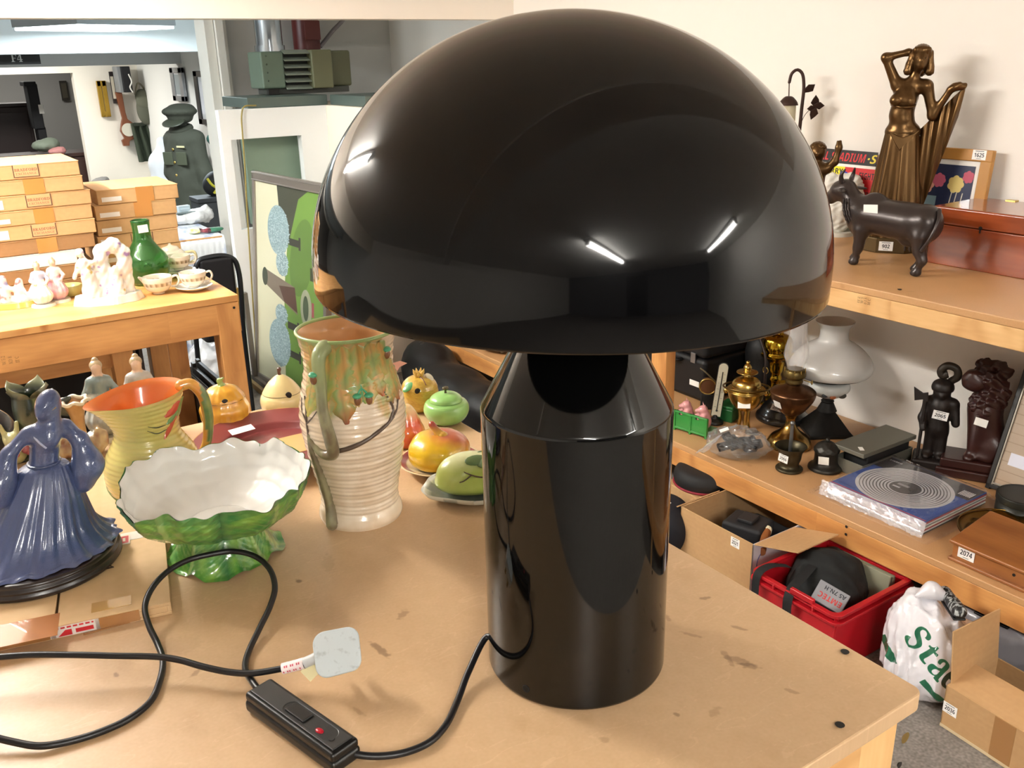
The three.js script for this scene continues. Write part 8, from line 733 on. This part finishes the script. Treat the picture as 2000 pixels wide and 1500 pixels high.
{ // dark furniture room beyond the opening
  const z = -11.6, q = (px, py) => F(px, py, z); const a = q(47, 160), b = q(92, 290), t = thing('longcase_clock', 'tall black longcase clock in the dark room', 'clock', [(a.x + b.x) / 2, -0.9, z]); const w = b.x - a.x, y = a.y + 0.9; part(t, 'trunk', [bx(w * 0.8, y - 0.5, 0.25, 0.02, (y - 0.5) / 2, 0, 0.01)], mInk); part(t, 'hood', [bx(w, 0.5, 0.3, 0, y - 0.27, 0, 0.012), bx(w * 1.15, 0.05, 0.34, -0.02, y - 0.02, 0, 0.01)], mInk); part(t, 'label', [bx(0.05, 0.1, 0.01, 0.05, y - 0.3, 0.156, 0.001)], mPaper);
  const fr = (xa, ya, xb, yb, c, pc, l) => { const a2 = F(xa, ya, -14.35), b2 = F(xb, yb, -14.35), f = thing('framed_picture', l, 'picture', [(a2.x + b2.x) / 2, b2.y, -14.35]); const w2 = b2.x - a2.x, h2 = a2.y - b2.y; part(f, 'frame', [bx(w2, h2, 0.03, 0, h2 / 2, 0, 0.004)], M(c, 0.5)); part(f, 'picture', [bx(w2 * 0.7, h2 * 0.75, 0.006, 0, h2 / 2, 0.017, 0.001)], M(pc, 0.5)); }; fr(115, 158, 136, 196, 0x2a241c, 0x4a4436, 'small dark framed picture in the dark room'); fr(144, 165, 158, 203, 0x6a4420, 0x8a5c30, 'small brown framed picture by the opening');
  const cab = (xa, ya, xb, z2, d, c, label, name, cat) => { const a3 = F(xa, ya, z2), b3 = F(xb, ya, z2), o = thing(name, label, cat, [(a3.x + b3.x) / 2, -0.9, z2]); const w3 = b3.x - a3.x, h3 = a3.y + 0.9; part(o, 'carcass', [bx(w3, h3 - 0.04, d, 0, (h3 - 0.04) / 2, 0, 0.01)], M(c, 0.5)); part(o, 'top', [bx(w3 + 0.04, 0.04, d + 0.03, 0, h3 - 0.02, 0, 0.006)], M(c, 0.4)); for (const s of [-1, 1]) { part(o, 'door', [bx(w3 * 0.45, h3 * 0.4, 0.02, s * w3 * 0.24, h3 * 0.75, d / 2 + 0.008, 0.004)], M(c, 0.45)); } };
  cab(-160, 208, 52, -12.2, 0.5, 0x2a1a18, 'dark brown cabinet in the dark room at far left', 'cabinet', 'cabinet'); cab(70, 300, 170, -10.9, 0.5, 0x38201a, 'low brown chest below the dark clock', 'chest', 'chest'); cab(-30, 305, 62, -10.8, 0.4, 0x30201c, 'dark sideboard at the left edge of the opening', 'sideboard', 'sideboard');
  const heap = (px, py, z3, c, r, l, nm, cat) => { const p = F(px, py, z3), o = thing(nm, l, cat, [p.x, p.y - r * 0.5, z3]); part(o, 'body', flesh([[0, r * 0.6, 0, r * 1.3, r * 0.6, r], [r * 0.5, r * 0.9, 0, r * 0.7, r * 0.4, r * 0.6]], r / 9, r * 0.3, (x, y2, z4) => r * 0.06 * fbm(x * 9 / r * 0.3, y2 * 20, z4 * 20)), M(c, 0.7)); part(o, 'fold', flesh([[-r * 0.6, r * 0.9, 0, r * 0.2, r * 0.2, r * 1.05, 0.02, r * 0.12]], r / 12, 0.01), M(c, 0.7)); }; heap(90, 286, -10.7, 0x6a7466, 0.11, 'grey green cushion on the brown chest', 'cushion', 'cushion'); heap(112, 297, -10.6, 0xb07a78, 0.07, 'pink cushion in front of the grey green one', 'cushion', 'cushion'); heap(197, 356, -9.9, 0x7c7a78, 0.07, 'grey crumpled bundle below the barometer', 'bundle', 'bundle');
  const s = F(210, 356, -9.9), sh = thing('white_counter', 'pale counter along the far cream wall', 'counter', [s.x + 0.02, -0.9, -10.1]); const H = s.y + 0.86; part(sh, 'top', [bx(0.56, 0.04, 0.5, 0, H - 0.02, 0, 0.004)], M(0x6a6660, 0.5)); part(sh, 'front', [bx(0.53, H - 0.04, 0.44, 0, (H - 0.04) / 2, 0, 0.004)], M(0xd8d6d0, 0.6)); }
scene.traverse(o => { if (o.isLight) o.castShadow = true; });
renderer.render(scene, camera);
